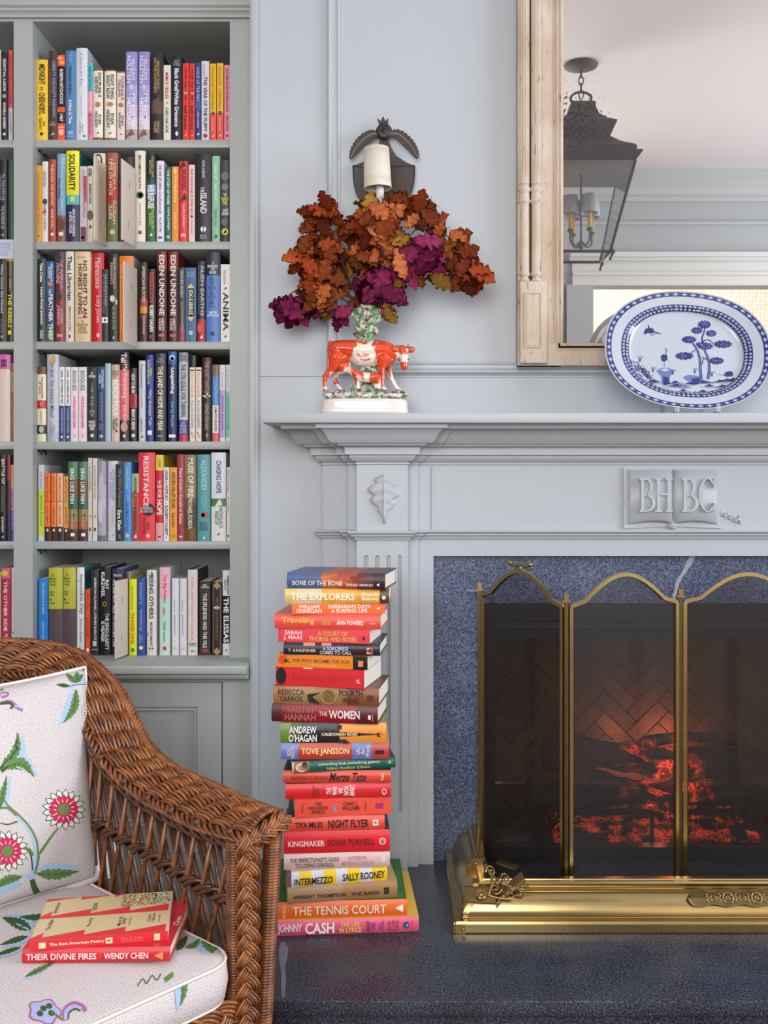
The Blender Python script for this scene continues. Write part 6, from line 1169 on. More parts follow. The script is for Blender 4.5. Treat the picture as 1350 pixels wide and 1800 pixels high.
# ================================================================ wicker armchair
def cane_mat(name, h1, h2, rough=.38):
    m = bpy.data.materials.new(name); m.use_nodes = True; nt = m.node_tree; b = nt.nodes['Principled BSDF']; N = nt.nodes.new; Lk = nt.links.new
    tc = N('ShaderNodeTexCoord'); n = N('ShaderNodeTexNoise'); n.inputs['Scale'].default_value = 38; n.inputs['Detail'].default_value = 5; Lk(tc.outputs['Object'], n.inputs[0])
    r = N('ShaderNodeValToRGB'); r.color_ramp.elements[0].position = .35; r.color_ramp.elements[0].color = lin(h1); r.color_ramp.elements[1].position = .68; r.color_ramp.elements[1].color = lin(h2)
    Lk(n.outputs[0], r.inputs[0]); Lk(r.outputs[0], b.inputs['Base Color']); b.inputs['Roughness'].default_value = rough
    b.inputs['Coat Weight'].default_value = .35; b.inputs['Coat Roughness'].default_value = .2
    n2 = N('ShaderNodeTexNoise'); n2.inputs['Scale'].default_value = 500; Lk(tc.outputs['Object'], n2.inputs[0]); bp = N('ShaderNodeBump'); bp.inputs['Strength'].default_value = .3; bp.inputs['Distance'].default_value = .0006; Lk(n2.outputs[0], bp.inputs['Height']); Lk(bp.outputs[0], b.inputs['Normal']); return m
CN = cane_mat('varnished_cane', '582e17', '96592c'); CND = cane_mat('dark_cane', '351f10', '60391d'); CNL = cane_mat('light_cane', '7a4626', 'ab6c3a')
chair = empty('wicker_armchair', 'brown woven wicker armchair with braided arm and lattice side, standing at lower left', 'armchair', (-.62, 1.8, FZ))
FD = Vector((.745, -.67, 0)); SD = Vector((.67, .745, 0)); UPV = Vector((0, 0, 1))
I_ = [(-.262,1.700,.393),(-.3545,1.767,.392),(-.429,1.834,.398),(-.5035,1.901,.411),(-.578,1.968,.443),(-.615,2.0,.479),(-.66,2.045,.535),(-.70,2.08,.572),(-.76,2.105,.590),(-.82,2.10,.596),(-.90,2.05,.597),(-.98,1.975,.595),(-1.06,1.88,.585),(-1.14,1.78,.55)]
O_ = [(-.214,1.782,.412),(-.286,1.84,.4185),(-.359,1.90,.429),(-.436,1.96,.441),(-.489,2.0,.465),(-.526,2.04,.495),(-.576,2.09,.558),(-.624,2.13,.596),(-.70,2.185,.632),(-.789,2.21,.648),(-.88,2.19,.655),(-.98,2.10,.655),(-1.10,1.98,.645),(-1.19,1.86,.60)]
NI = 30
Ic, Oc_ = crom(I_, NI), crom(O_, NI); NT = len(Ic)
# re-parametrise by arc length of the middle line
mid_ = [(a+b)/2 for a, b in zip(Ic, Oc_)]; acc = [0]
for i in range(1, NT): acc.append(acc[-1]+(mid_[i]-mid_[i-1]).length)
LEN = acc[-1]
def at_s(s):
    s = max(0, min(LEN, s)); lo, hi = 0, NT-1
    while hi-lo > 1:
        m_ = (lo+hi)//2
        if acc[m_] <= s: lo = m_
        else: hi = m_
    f = (s-acc[lo])/max(1e-9, acc[hi]-acc[lo]); return Ic[lo].lerp(Ic[hi], f), Oc_[lo].lerp(Oc_[hi], f)
def cap_pt(s, v, h=0):
    a, b = at_s(s); a2, b2 = at_s(s+.004); a1, b1 = at_s(s-.004); t = ((a2+b2)-(a1+b1)).normalized(); w_ = (b-a).normalized(); n = w_.cross(t)
    if n.z < 0: n = -n
    # on the tall back the outside leans away, keep the normal towards the sitter/up
    n.normalize(); return a+(b-a)*v+n*(h+.008*math.sin(math.pi*v))
RP = .047; KW = 12; AM = .0058; SK = .42
rr_ = random.Random(3)
for k in range(KW):
    v = .10+.76*k/(KW-1); ph = rr_.uniform(-.08, .08); pts = []; n = int(LEN/RP*9)
    for i in range(n+1):
        s = LEN*i/n; x_ = s/RP+ph*.3+v*SK; pts.append(cap_pt(s, v+.012*math.sin(x_*math.pi*2+k), AM*(2*abs(math.sin(math.pi*x_))**.8-.75)))
    bm = bmesh.new(); tube(bm, pts, .0031, 7); keep(obj('weaver_cane', bm, [CN, CNL, CN][k % 3]), chair)
for k in range(KW-1):
    v = .10+.76*(k+.5)/(KW-1); pts = []; n = int(LEN/RP*7)
    for i in range(n+1):
        s = LEN*i/n; x_ = s/RP+.5+v*SK; pts.append(cap_pt(s, v, AM*(1.2*abs(math.sin(math.pi*x_))**.8-2.1)))
    bm = bmesh.new(); tube(bm, pts, .003, 6); keep(obj('weaver_cane', bm, CND), chair)
nr = int(LEN/RP)
for i in range(nr):
    for dd in (-.0035, .0035):
        bm = bmesh.new(); tube(bm, [cap_pt((i+1-v*SK)*RP+dd, v, -.0048) for v in [q/8 for q in range(9)]], .0033, 6); keep(obj('rib_cane', bm, CND), chair)
# outer rope edge and its runner canes
def rope(name, fn, L, r, R0, pitch, n, m, seg=6, per=10, ph0=0):
    for k in range(n):
        pts = []; N_ = max(8, int(L/pitch*per))
        for i in range(N_+1):
            s = L*i/N_; c, u, w_ = fn(s); an = 2*math.pi*(s/pitch+k/n)+ph0; pts.append(c+u*R0*math.cos(an)+w_*R0*math.sin(an))
        bm = bmesh.new(); tube(bm, pts, r, seg); keep(obj(name, bm, m), chair)
def edge_fn(v, h=0):
    def f(s):
        c = cap_pt(s, v, h); a, b = at_s(s); w_ = (b-a).normalized(); t = (cap_pt(s+.003, v, h)-cap_pt(s-.003, v, h)).normalized(); return c, w_, t.cross(w_).normalized()
    return f
rope('edge_rope', edge_fn(1.0, -.003), LEN, .0044, .0052, .030, 3, CN)
rope('edge_rope', edge_fn(.02, -.002), LEN, .0038, .0075, .060, 4, CN, per=14)
rope('edge_rope', edge_fn(-.05, -.012), LEN, .0036, .0050, .085, 3, CND, per=10)
for v, h in ((.91, .004), (.95, .003)):
    bm = bmesh.new(); tube(bm, [cap_pt(LEN*i/150, v, h+.0012*math.sin(i*.9)) for i in range(151)], .0040, 7); keep(obj('runner_cane', bm, CNL), chair)
for i in range(int(LEN/.075)):
    bm = bmesh.new(); c = cap_pt(.03+i*.075, .03, .008); a, b = at_s(.03+i*.075); w_ = (b-a).normalized(); tube(bm, [c-w_*.008+Vector((0,0,-.006)), c+Vector((0, 0, .004))], .0058, 6); keep(obj('stake_end', bm, CND), chair)
# lattice under the cap
ZB = .09
def base_pt(s):
    a, b = at_s(s); return Vector((a.x, a.y, ZB))
def lat(s0, ds, off, r, m, nm='lattice_cane'):
    a, _ = at_s(s0); q, _ = at_s(max(0, min(LEN, s0+ds))); tl = (at_s(s0+.01)[0]-at_s(s0-.01)[0]); tl.z = 0; tl.normalize(); nn = Vector((-tl.y, tl.x, 0))
    if nn.dot(SD) < 0: nn = -nn
    top = a+nn*off-UPV*.010; bot = Vector((q.x, q.y, ZB))+nn*off; md = (top+bot)/2+nn*.002
    bm = bmesh.new(); tube(bm, [top, md, bot], r, 7); keep(obj(nm, bm, m), chair)
s = .028
while s < LEN-.1:
    lat(s, .085, .000, .0045, CN); lat(s, -min(.105, s*.9), .010, .0043, CND); lat(s+.016, -min(.105, s*.9), .0115, .0041, CND); s += .042
def mid_fn(s):
    a, _ = at_s(s); f = min(1, s/.42); z = .272+.045*f; c = Vector((a.x, a.y, z))+SD*.004; t = at_s(s+.01)[0]-at_s(s-.01)[0]; t.z = 0; t.normalize(); n = Vector((-t.y, t.x, 0)); return c, UPV, n
rope('waist_rope', mid_fn, LEN-.12, .0050, .0085, .082, 2, CND, seg=7, per=16)
rope('waist_rope', mid_fn, LEN-.12, .0048, .0100, .082, 2, CND, seg=7, per=16, ph0=1.2)
# posts
def wrapped(name, a, b, r0, r1, turns, m):
    a, b = Vector(a), Vector(b); n = turns*4; pts = []; rad = []
    for i in range(n+1):
        t = i/n; pts.append(a.lerp(b, t)); rad.append((r0+(r1-r0)*t)*(1 if i % 4 in (1, 2, 3) else .86)*(1.04 if i % 4 == 2 else 1))
    bm = bmesh.new(); tube(bm, pts, rad, 14); return keep(obj(name, bm, m), chair)
PB = Vector((-.2555, 1.70, 0))
wrapped('wrapped_post', (-.222, 1.772, .395), (-.2475, 1.745, FZ), .0165, .0155, 105, CN)
wrapped('wrapped_post', (-.283, 1.712, .385), (-.283, 1.718, FZ), .0135, .0135, 105, CN)
def plait(pts, W, T, pitch, lat_dir, nrm, cane=.0023, nc=4, m=CN, name='plait_cane', per=30):
    pts = [Vector(p) for p in pts]; L = [0]
    for i in range(1, len(pts)): L.append(L[-1]+(pts[i]-pts[i-1]).length)
    tot = L[-1]
    def P_(s):
        s = max(0, min(tot-1e-6, s)); i = max(j for j in range(len(L)) if L[j] <= s); i = min(i, len(pts)-2); f = (s-L[i])/(L[i+1]-L[i]); return pts[i].lerp(pts[i+1], f), (pts[i+1]-pts[i]).normalized()
    N_ = int(tot/pitch*per)
    for k in range(3):
        for j in range(nc):
            off = (j-(nc-1)/2)*cane*1.95; out = []
            for i in range(N_+1):
                s = tot*i/N_; th = 2*math.pi*(s/pitch+k/3); c, t = P_(s); ld = lat_dir(s) if callable(lat_dir) else Vector(lat_dir); nn = nrm(s) if callable(nrm) else Vector(nrm)
                x_ = W/2*math.sin(th); dx = W/2*math.cos(th)*2*math.pi/pitch; tg = (t+ld*dx).normalized(); pr = tg.cross(nn).normalized()
                out.append(c+ld*x_+nn*(T*math.sin(2*th)-.12*abs(off))+pr*off)
            bm = bmesh.new(); tube(bm, out, cane, 6); keep(obj(name, bm, [CN, CNL, CN, CNL][j % 4]), chair)
nv = Vector((.35, -.93, 0)).normalized(); lv = nv.cross(UPV).normalized()
plait([(-.2555, 1.694, .392), (-.2555, 1.694, FZ)], .026, .006, .082, lv, nv, cane=.0025)
nh = Vector((.62, -.60, .5)).normalized(); hd = (Vector((-.206, 1.776, .402))-Vector((-.262, 1.694, .388))).normalized(); lh = nh.cross(hd).normalized()
plait([Vector((-.262, 1.692, .384)), Vector((-.262, 1.692, .384))+hd*.050, Vector((-.205, 1.778, .398))+hd*.012], .022, .006, .072, lh, nh, cane=.0025)
# apron under the cushion, along the front
ad = Vector((-.67, -.745, 0)); an_ = FD.copy()
for z_, W_p in ((.098, .034), (.030, .03)):
    plait([Vector((-.272, 1.700, z_)), Vector((-.272, 1.700, z_))+ad*.62], W_p, .006, .12, UPV, an_, cane=.0034, nc=4)
wrapped('front_rail', Vector((-.28, 1.705, .066)), Vector((-.28, 1.705, .066))+ad*.62, .011, .011, 60, CND)
for i in range(20):
    p = Vector((-.29, 1.715, .05))+ad*(.02+.03*i); bm = bmesh.new(); tube(bm, [p, p+ad*.03-UPV*.19], .0045, 6); keep(obj('lattice_cane', bm, CND), chair)
# seat deck that carries the cushion
bm = bmesh.new(); oc0 = Vector((-.30, 1.73, 0)); vs = [oc0, oc0+ad*.60, oc0+ad*.60-FD*.5, oc0-FD*.5]
lo = [bm.verts.new(v+UPV*.112) for v in vs]; hi = [bm.verts.new(v+UPV*.126) for v in vs]; bm.faces.new(lo[::-1]); bm.faces.new(hi)
for k in range(4): bm.faces.new((lo[k-1], lo[k], hi[k], hi[k-1]))
bmesh.ops.recalc_face_normals(bm, faces=bm.faces); keep(obj('seat_deck', bm, CND), chair)
for q in (Vector((-.90, 1.25, 0)), Vector((-1.05, 1.85, 0)), Vector((-.70, 2.02, 0))):
    wrapped('wrapped_post', (q.x, q.y, .12), (q.x, q.y, FZ), .014, .014, 50, CN)
# ================================================================ fabric
def fabric():
    m = bpy.data.materials.new('dotted_linen'); m.use_nodes = True; nt = m.node_tree; b = nt.nodes['Principled BSDF']; N = nt.nodes.new; Lk = nt.links.new
    uv = N('ShaderNodeUVMap'); uv.uv_map = 'UVMap'; v = N('ShaderNodeTexVoronoi'); v.voronoi_dimensions = '2D'; v.inputs['Scale'].default_value = 1/.0058; v.inputs['Randomness'].default_value = .55; Lk(uv.outputs[0], v.inputs['Vector'])
    r = N('ShaderNodeValToRGB'); r.color_ramp.elements[0].position = .13; r.color_ramp.elements[0].color = lin('b5a2ac'); r.color_ramp.elements[1].position = .24; r.color_ramp.elements[1].color = lin('d3cdcd')
    Lk(v.outputs['Distance'], r.inputs[0]); Lk(r.outputs[0], b.inputs['Base Color']); b.inputs['Roughness'].default_value = .95; b.inputs['Specular IOR Level'].default_value = .15
    n = N('ShaderNodeTexNoise'); n.inputs['Scale'].default_value = 9; n.inputs['Detail'].default_value = 4; Lk(uv.outputs[0], n.inputs[0]); bp = N('ShaderNodeBump'); bp.inputs['Strength'].default_value = .25; bp.inputs['Distance'].default_value = .012; Lk(n.outputs[0], bp.inputs['Height']); Lk(bp.outputs[0], b.inputs['Normal']); return m
LIN = fabric(); PIPE = mat('cream_piping', 'e6ddd4', rough=.9)
def pm(n, h): return mat('print_'+n, h, rough=.95, spec=.1)
GR, GR2, BL, RD, PK, NV, PU, BU, LP = pm('green', '6a8a50'), pm('dark_green', '43603a'), pm('sky_blue', 'a9c4e6'), pm('crimson', 'c9355c'), pm('pale_petal', 'dde4dc'), pm('navy_line', '2a4058'), pm('mauve', 'b06aa0'), pm('burgundy', '7a2440'), pm('lilac', 'b4b8e0')
PRN = [GR, GR2, BL, RD, PK, NV, PU, BU, LP]
class Printer:
    def __init__(s, inv, fn, step=.0005): s.inv, s.fn, s.k, s.step = inv, fn, 0, step; s.bm = bmesh.new()
    def shape(s, pts, mi, lift=1):
        q = [s.inv(*p) for p in pts]; off = .0005+.00018*lift; poly_on(s.bm, q, lambda a, b: s.fn(a, b, off), .022, mi)
    def leaf(s, x0, y0, x1, y1, w_, mi=0, blue=None, bend=0, teeth=7):
        if blue: s.shape([(a+blue[0], b+blue[1]) for a, b in leaf_shape(x0, y0, x1, y1, w_*1.0, teeth, .3, 24, bend)], 2, 0)
        s.shape(leaf_shape(x0, y0, x1, y1, w_, teeth, .38, 28, bend), mi, 1)
        a, b = Vector((x0, y0)), Vector((x1, y1)); d = b-a; nrm = Vector((-d.y, d.x)); s.shape(stroke([a, a+d*.5+nrm*bend*.95, a+d*.95], 1.6, .6), 1, 2)
        for t in (.25, .4, .55, .7):
            c = a+d*t+nrm*bend*math.sin(math.pi*t)*.95
            for sg in (-1, 1):
                e = c+d.normalized()*w_*.55+nrm.normalized()*sg*w_*.55; s.shape(stroke([c, e], 1.1, .5), 1, 2)
    def line(s, pts, w0, w1=None, mi=1, lift=1): s.shape(stroke(pts, w0, w1), mi, lift)
    def flower(s, cx, cy, r, n=17, sq=.95, clipx=None):
        for k in range(n):
            an = 2*math.pi*k/n; c, sn = math.cos(an), math.sin(an)*sq; P1 = lambda q, w_: (cx+r*q*c-w_*math.sin(an)*r, cy+r*q*sn+w_*math.cos(an)*r)
            s.shape([P1(.55, -.12), P1(.8, -.15), P1(1.03, 0), P1(.8, .15), P1(.55, .12)], 1, 0); s.shape([P1(.55, -.09), P1(.8, -.11), P1(.97, 0), P1(.8, .11), P1(.55, .09)], 4, 1)
        pts = []
        for k in range(36): rr = r*(.74 if k % 2 else .62); an = 2*math.pi*k/36; pts.append((cx+rr*math.cos(an), cy+rr*math.sin(an)*sq))
        s.shape(pts, 3, 2)
        for k in range(13):
            an = 2*math.pi*k/13+.2; a = (cx+r*.36*math.cos(an), cy+r*.36*math.sin(an)*sq); b = (cx+r*(.5+.06*(k % 3))*math.cos(an), cy+r*(.5+.06*(k % 3))*math.sin(an)*sq); s.shape(stroke([a, b], 2.2, .8), 4, 3)
        s.shape([(cx+r*.27*math.cos(2*math.pi*k/14), cy+r*.27*math.sin(2*math.pi*k/14)) for k in range(14)], 0, 4)
    def done(s, name, parent): o = keep(obj(name, s.bm, PRN), parent); o['kind'] = 'stuff'; return o
# ---- seat cushion
CU, CV, CZ0, CZ1 = .56, .62, .127, .197
co = Vector((-.268, 1.684, 0)); eu, ev = -FD, ad
def cush_top(u, v, off=0):
    k = max(abs(2*u/CU-1), abs(2*v/CV-1)); k = min(1, k); return co+eu*u+ev*v+UPV*(CZ1+.018*(1-k**3)+off+.002*math.sin(u*31)*math.sin(v*27)*(1-k))
def rrect(inset, n=10, r=.055):
    r = max(.005, r-inset); out = []
    for cx, cy, a0 in ((CU-inset-r, CV-inset-r, 0), (inset+r, CV-inset-r, 90), (inset+r, inset+r, 180), (CU-inset-r, inset+r, 270)):
        for k in range(n+1):
            a = math.radians(a0+90*k/n); out.append((cx+r*math.cos(a), cy+r*math.sin(a)))
        # straight edges get extra points
    res = []
    for i in range(len(out)):
        p, q = out[i], out[(i+1) % len(out)]; L = math.dist(p, q); m_ = max(1, int(L/.03)) if L > .05 else 1
        for j in range(m_): res.append((p[0]+(q[0]-p[0])*j/m_, p[1]+(q[1]-p[1])*j/m_))
    return res
cushion = empty('seat_cushion', 'off-white floral print seat cushion on the wicker chair', 'cushion', co-FD*.28+ad*.31+UPV*CZ0)
bm = bmesh.new(); uvl = bm.loops.layers.uv.new('UVMap'); base_ring = rrect(0); nB = len(base_ring); rings = []; cum = 0
levels = [(.012, CZ0), (.002, CZ0+.006), (-.003, (CZ0+CZ1)/2), (.000, CZ1-.004), (.004, CZ1)]
c0 = (CU/2, CV/2)
for ins_, z_ in levels:
    row = []
    for i, (u, v) in enumerate(base_ring):
        du, dv = c0[0]-u, c0[1]-v; L = math.hypot(du, dv); u2, v2 = u+du/L*ins_, v+dv/L*ins_; p = co+eu*u2+ev*v2+UPV*z_; row.append((bm.verts.new(p), (u2+ (CZ1-z_)*(-1 if v > .01 else 1), v2-(CZ1-z_)*1.0)))
    rings.append(row)
for k in [.97, .93, .86, .76, .62, .46, .3, .15, .03]:
    row = []
    for u, v in base_ring:
        u2, v2 = c0[0]+(u-c0[0])*k*.99, c0[1]+(v-c0[1])*k*.99; row.append((bm.verts.new(cush_top(u2, v2)), (u2, v2)))
    rings.append(row)
for a, b in zip(rings, rings[1:]):
    for i in range(nB):
        j = (i+1) % nB; q = (a[i], a[j], b[j], b[i]); f = bm.faces.new([x[0] for x in q]); f.smooth = True
        for lp, x in zip(f.loops, q): lp[uvl].uv = x[1]
bm.faces.new([x[0] for x in rings[-1]]); bm.faces.new([x[0] for x in rings[0]][::-1]); bmesh.ops.recalc_face_normals(bm, faces=bm.faces)
keep(obj('cushion_body', bm, LIN), cushion)
for z_, ins_ in ((CZ1-.001, .001), (CZ0+.003, .004)):
    bm = bmesh.new(); pts = [co+eu*(u+(c0[0]-u)*ins_*4)+ev*(v+(c0[1]-v)*ins_*4)+UPV*z_ for u, v in base_ring]; pts.append(pts[0]); tube(bm, pts, .0032, 6, cap=False); keep(obj('piping', bm, PIPE), cushion)
def inv_seat(x, y):
    d = (1-CZ1-.012)*F/(y-850); p = Vector(((x-VX)*d/F, d, 0))-co; return (max(.002, min(CU-.002, p.dot(eu))), max(.002, min(CV-.002, p.dot(ev))))
pr = Printer(inv_seat, cush_top)
pr.leaf(374, 1668, 353, 1614, 13, 0, (-12, 4)); pr.leaf(376, 1662, 398, 1632, 6, 0, (4, 2)); pr.leaf(326, 1662, 352, 1636, 7, 0, None, .15); pr.line([(352, 1640), (366, 1646), (374, 1660)], 3, 2, 0); pr.leaf(312, 1668, 330, 1634, 8, 1, None)
pr.leaf(46, 1722, 104, 1694, 5, 0, (-5, 5)); pr.leaf(36, 1618, 112, 1604, 7, 1, (-6, 3), .08); pr.leaf(56, 1640, 4, 1616, 11, 1, (6, -6)); pr.leaf(50, 1652, 0, 1668, 6, 1, (3, 5)); pr.leaf(38, 1672, -12, 1690, 5, 1, (3, 4)); pr.line([(30, 1630), (50, 1640), (60, 1652)], 4, 3, 2)
pr.leaf(120, 1596, 160, 1608, 6, 1, (2, 5)); pr.leaf(200, 1520, 228, 1546, 6, 7, None); pr.leaf(226, 1556, 250, 1548, 5, 1, (3, 3)); pr.leaf(262, 1560, 290, 1552, 4, 1, None)
for r_, mi, lf in ((25, 6, 0), (22, 8, 1)):
    pr.shape([(80+r_*(1+.12*math.cos(5*a))*math.cos(a)*1.15, 1776+r_*.72*(1+.12*math.cos(5*a))*math.sin(a)) for a in [2*math.pi*k/30 for k in range(30)]], mi, lf)
for a, b in ((78, 1772), (88, 1768), (72, 1780), (92, 1778)): pr.shape([(a+6*math.cos(t), b+4.5*math.sin(t)) for t in [2*math.pi*k/8 for k in range(8)]], 1, 2)
pr.line([(92, 1776), (104, 1782), (112, 1786)], 4, 3, 0, 2)
pr.line([(116, 1786), (116, 1772), (130, 1762), (146, 1764), (152, 1770)], 9, 7, 6, 0); pr.line([(117, 1785), (118, 1773), (131, 1765), (145, 1767)], 6, 4, 8, 1); pr.line([(121, 1784), (123, 1775), (133, 1769), (143, 1771)], 2.5, 2, 1, 2)
pr.line([(242, 1727), (252, 1716), (258, 1722), (268, 1710), (276, 1716), (284, 1706)], 1.6, 1.6, 1); pr.shape([(288, 1712), (304, 1702), (306, 1708), (292, 1718)], 0)
pr.done('printed_pattern', cushion)
def cush_front(v, z, off=0):
    b_ = .003*math.sin(math.pi*(z-CZ0)/(CZ1-CZ0)); return co+FD*(b_+off+.0006)+ev*v+UPV*z
def inv_front(x, y):
    rx, rz = (x-VX)/F, (VY-y)/F; t = FD.dot(co)/(FD.x*rx+FD.y*1); p = Vector((rx*t, t, 0)); return ((p-co).dot(ev), max(CZ0+.002, min(CZ1-.003, 1+rz*t)))
pf = Printer(inv_front, cush_front)
pf.shape([(306, 1700), (316, 1696), (317, 1742), (314, 1768), (309, 1776), (307, 1745)], 2, 0); pf.leaf(315, 1698, 314, 1768, 7, 0, None, -.12); pf.line([(310, 1706), (308, 1718), (312, 1728), (307, 1738), (310, 1750), (306, 1760)], 1.6, 1.4, 5, 3)
pf.leaf(336, 1690, 350, 1716, 5, 0, (-3, 4), .15)
pf.done('printed_pattern', cushion)
# ---- back pillow
PW = .46; A0 = Vector((-.609, 2.01, .200)); AV = ad*PW; BV = Vector((-.045, .07, .417)); PN = AV.cross(BV).normalized()
if PN.dot(FD) < 0: PN = -PN
def pil(a, b, off=0, side=1):
    ea, eb = 1-(2*a-1)**2, 1-(2*b-1)**2; h = .078*max(0, ea*eb)**.42
    aa = a+.030*(1-2*a)*(1-(1-eb)**1)*.9*eb; bb = b+.030*(1-2*b)*ea*.9
    wr = .002*math.sin(a*19+b*7)*math.sin(b*13-a*5)*min(1, ea*eb*3)
    return A0+AV*aa+BV*bb+PN*(side*h*(1 if side > 0 else .75)+off+wr)
pillow = empty('throw_pillow', 'off-white throw pillow printed with crimson flowers and green leaves', 'pillow', A0+AV*.5)
bm = bmesh.new(); uvl = bm.loops.layers.uv.new('UVMap'); n = 40
for side in (1, -1):
    g = [[bm.verts.new(pil(i/n, j/n, 0, side)) for j in range(n+1)] for i in range(n+1)]
    for i in range(n):
        for j in range(n):
            f = bm.faces.new((g[i][j], g[i+1][j], g[i+1][j+1], g[i][j+1])); f.smooth = True
            for lp, (p, q) in zip(f.loops, ((i, j), (i+1, j), (i+1, j+1), (i, j+1))): lp[uvl].uv = (p/n*PW, q/n*PW)
bmesh.ops.remove_doubles(bm, verts=bm.verts, dist=1e-5); bmesh.ops.recalc_face_normals(bm, faces=bm.faces); keep(obj('pillow_body', bm, LIN), pillow)
bm = bmesh.new(); ed = [(t, 0) for t in [i/30 for i in range(30)]]+[(1, i/30) for i in range(30)]+[(1-i/30, 1) for i in range(30)]+[(0, 1-i/30) for i in range(31)]
tube(bm, [pil(a, b) for a, b in ed], .0036, 7, cap=False); keep(obj('piping', bm, PIPE), pillow)
def inv_pil(x, y):
    a, b = (170-x)/846/PW, .5
    for _ in range(14):   # Newton-like search for the print point that projects to the wanted place on the fabric
        p = pil(min(1, max(0, a)), min(1, max(0, b))); ex = x-(VX+p.x/p.y*F); ey = y-(VY-(p.z-1)/p.y*F); a -= ex/(850*PW)*.8; b -= ey/ (375)*.8
    return (min(.995, max(.005, a)), min(.995, max(.005, b)))
pp = Printer(inv_pil, lambda a, b, off: pil(a, b, off)); pp_fix = poly_on
pp.leaf(134, 1212, 110, 1272, 9, 0, (-9, 4), -.12, 9); pp.line([(104, 1205), (122, 1206), (131, 1214)], 3, 4, 2, 0); pp.line([(118, 1205), (138, 1201), (153, 1200)], 4.5, 4, 2, 0); pp.line([(120, 1207), (138, 1203), (153, 1203)], 1.3, 1.3, 1)
pp.leaf(122, 1206, 98, 1203, 4, 1, None); pp.leaf(133, 1200, 116, 1183, 6, 0, None); pp.leaf(134, 1200, 136, 1180, 7, 0, (5, 2)); pp.leaf(134, 1200, 146, 1184, 5, 0, (4, 2))
pp.leaf(4, 1346, 31, 1285, 9, 0, (9, 6), .16); pp.line([(30, 1300), (27, 1310), (31, 1316), (24, 1322), (18, 1334)], 1.5, 1.2, 5, 3); pp.line([(0, 1352), (6, 1344), (10, 1332)], 6, 4, 1, 1)
pp.leaf(6, 1350, 61, 1366, 13, 0, (5, -2), -.28, 8); pp.line([(28, 1348), (40, 1352), (52, 1362)], 1.6, 1, 4, 3); pp.line([(2, 1356), (8, 1352), (14, 1346)], 6, 3, 1, 2)
pp.leaf(0, 1420, 12, 1362, 6, 0, (7, 2)); pp.line([(-2, 1392), (6, 1408), (16, 1422), (30, 1433), (48, 1453), (60, 1475), (64, 1500)], 6, 7, 2, 0); pp.line([(-2, 1388), (8, 1408), (18, 1420), (34, 1434), (52, 1454), (64, 1478), (67, 1502)], 3, 4, 0, 1)
pp.line([(0, 1421), (12, 1420), (22, 1427), (29, 1434)], 4, 4, 0, 1); pp.line([(0, 1447), (14, 1449), (31, 1444)], 2, 2.6, 1, 1)
pp.line([(70, 1500), (82, 1482), (95, 1464), (102, 1456)], 5, 3, 0, 1)
pp.line([(64, 1500), (59, 1520), (58, 1542)], 9, 9, 2, 0); pp.line([(68, 1498), (66, 1516), (61, 1536)], 5, 4, 0, 1); pp.line([(41, 1492), (50, 1496), (55, 1508), (57, 1530)], 2, 2.4, 5, 1); pp.line([(42, 1490), (52, 1494), (58, 1504)], 5, 4, 0, 2)
pp.line([(56, 1546), (60, 1560), (65, 1570)], 9, 12, 1, 2); pp.leaf(64, 1536, 140, 1531, 11, 0, (2, -9), .04, 8); pp.leaf(38, 1541, -14, 1566, 9, 0, (2, 12), .1); pp.line([(58, 1548), (48, 1540), (34, 1540)], 6, 5, 2, 1)
pp.flower(112, 1423, 38); pp.flower(12, 1496, 38)
pp.flower(158, 1247, 15, 11)
for pts, w_, mi, lf in (([(0, 1238), (16, 1234), (26, 1240), (36, 1247), (40, 1248)], 9, 6, 0), ([(0, 1238), (14, 1235), (22, 1240), (18, 1246)], 6, 1, 1), ([(0, 1241), (10, 1240), (16, 1243)], 3, 4, 2), ([(26, 1241), (34, 1242), (38, 1246)], 4, 2, 1), ([(0, 1222), (8, 1218), (14, 1220), (10, 1224), (2, 1226)], 6, 6, 0), ([(1, 1222), (8, 1220), (12, 1221)], 4, 8, 1), ([(0, 1213), (6, 1211)], 4, 0, 1)): pp.line(pts, w_, w_*.6, mi, lf)
pp.done('printed_pattern', pillow)
# second pillow showing behind the first
p2 = empty('throw_pillow', 'corner of a second floral pillow tucked behind the first', 'pillow', P(188, 1520, 2.0))
A1 = P(206, 1541, 2.035)
def pil2(a, b, off=0, side=1):
    e = max(0, (1-(2*a-1)**2)*(1-(2*b-1)**2)); return A1+ad*(.13*a)+Vector((-.012, .05, .062))*b+FD*(side*.024*e**.4-.012+off)
bm = bmesh.new(); uvl = bm.loops.layers.uv.new('UVMap'); n = 18
for side in (1, -1):
    g = [[bm.verts.new(pil2(i/n, j/n, 0, side)) for j in range(n+1)] for i in range(n+1)]
    for i in range(n):
        for j in range(n):
            f = bm.faces.new((g[i][j], g[i+1][j], g[i+1][j+1], g[i][j+1])); f.smooth = True
            for lp, (p, q) in zip(f.loops, ((i, j), (i+1, j), (i+1, j+1), (i, j+1))): lp[uvl].uv = (p/n*.22, q/n*.08)
bmesh.ops.remove_doubles(bm, verts=bm.verts, dist=1e-5); bmesh.ops.recalc_face_normals(bm, faces=bm.faces); keep(obj('pillow_body', bm, LIN), p2)
bm = bmesh.new(); tube(bm, [pil2(*q) for q in [(t/10, 0) for t in range(11)][::-1]+[(0, t/10) for t in range(1, 11)]+[(t/10, 1) for t in range(1, 11)]], .0034, 6); keep(obj('piping', bm, PIPE), p2)
bm = bmesh.new()
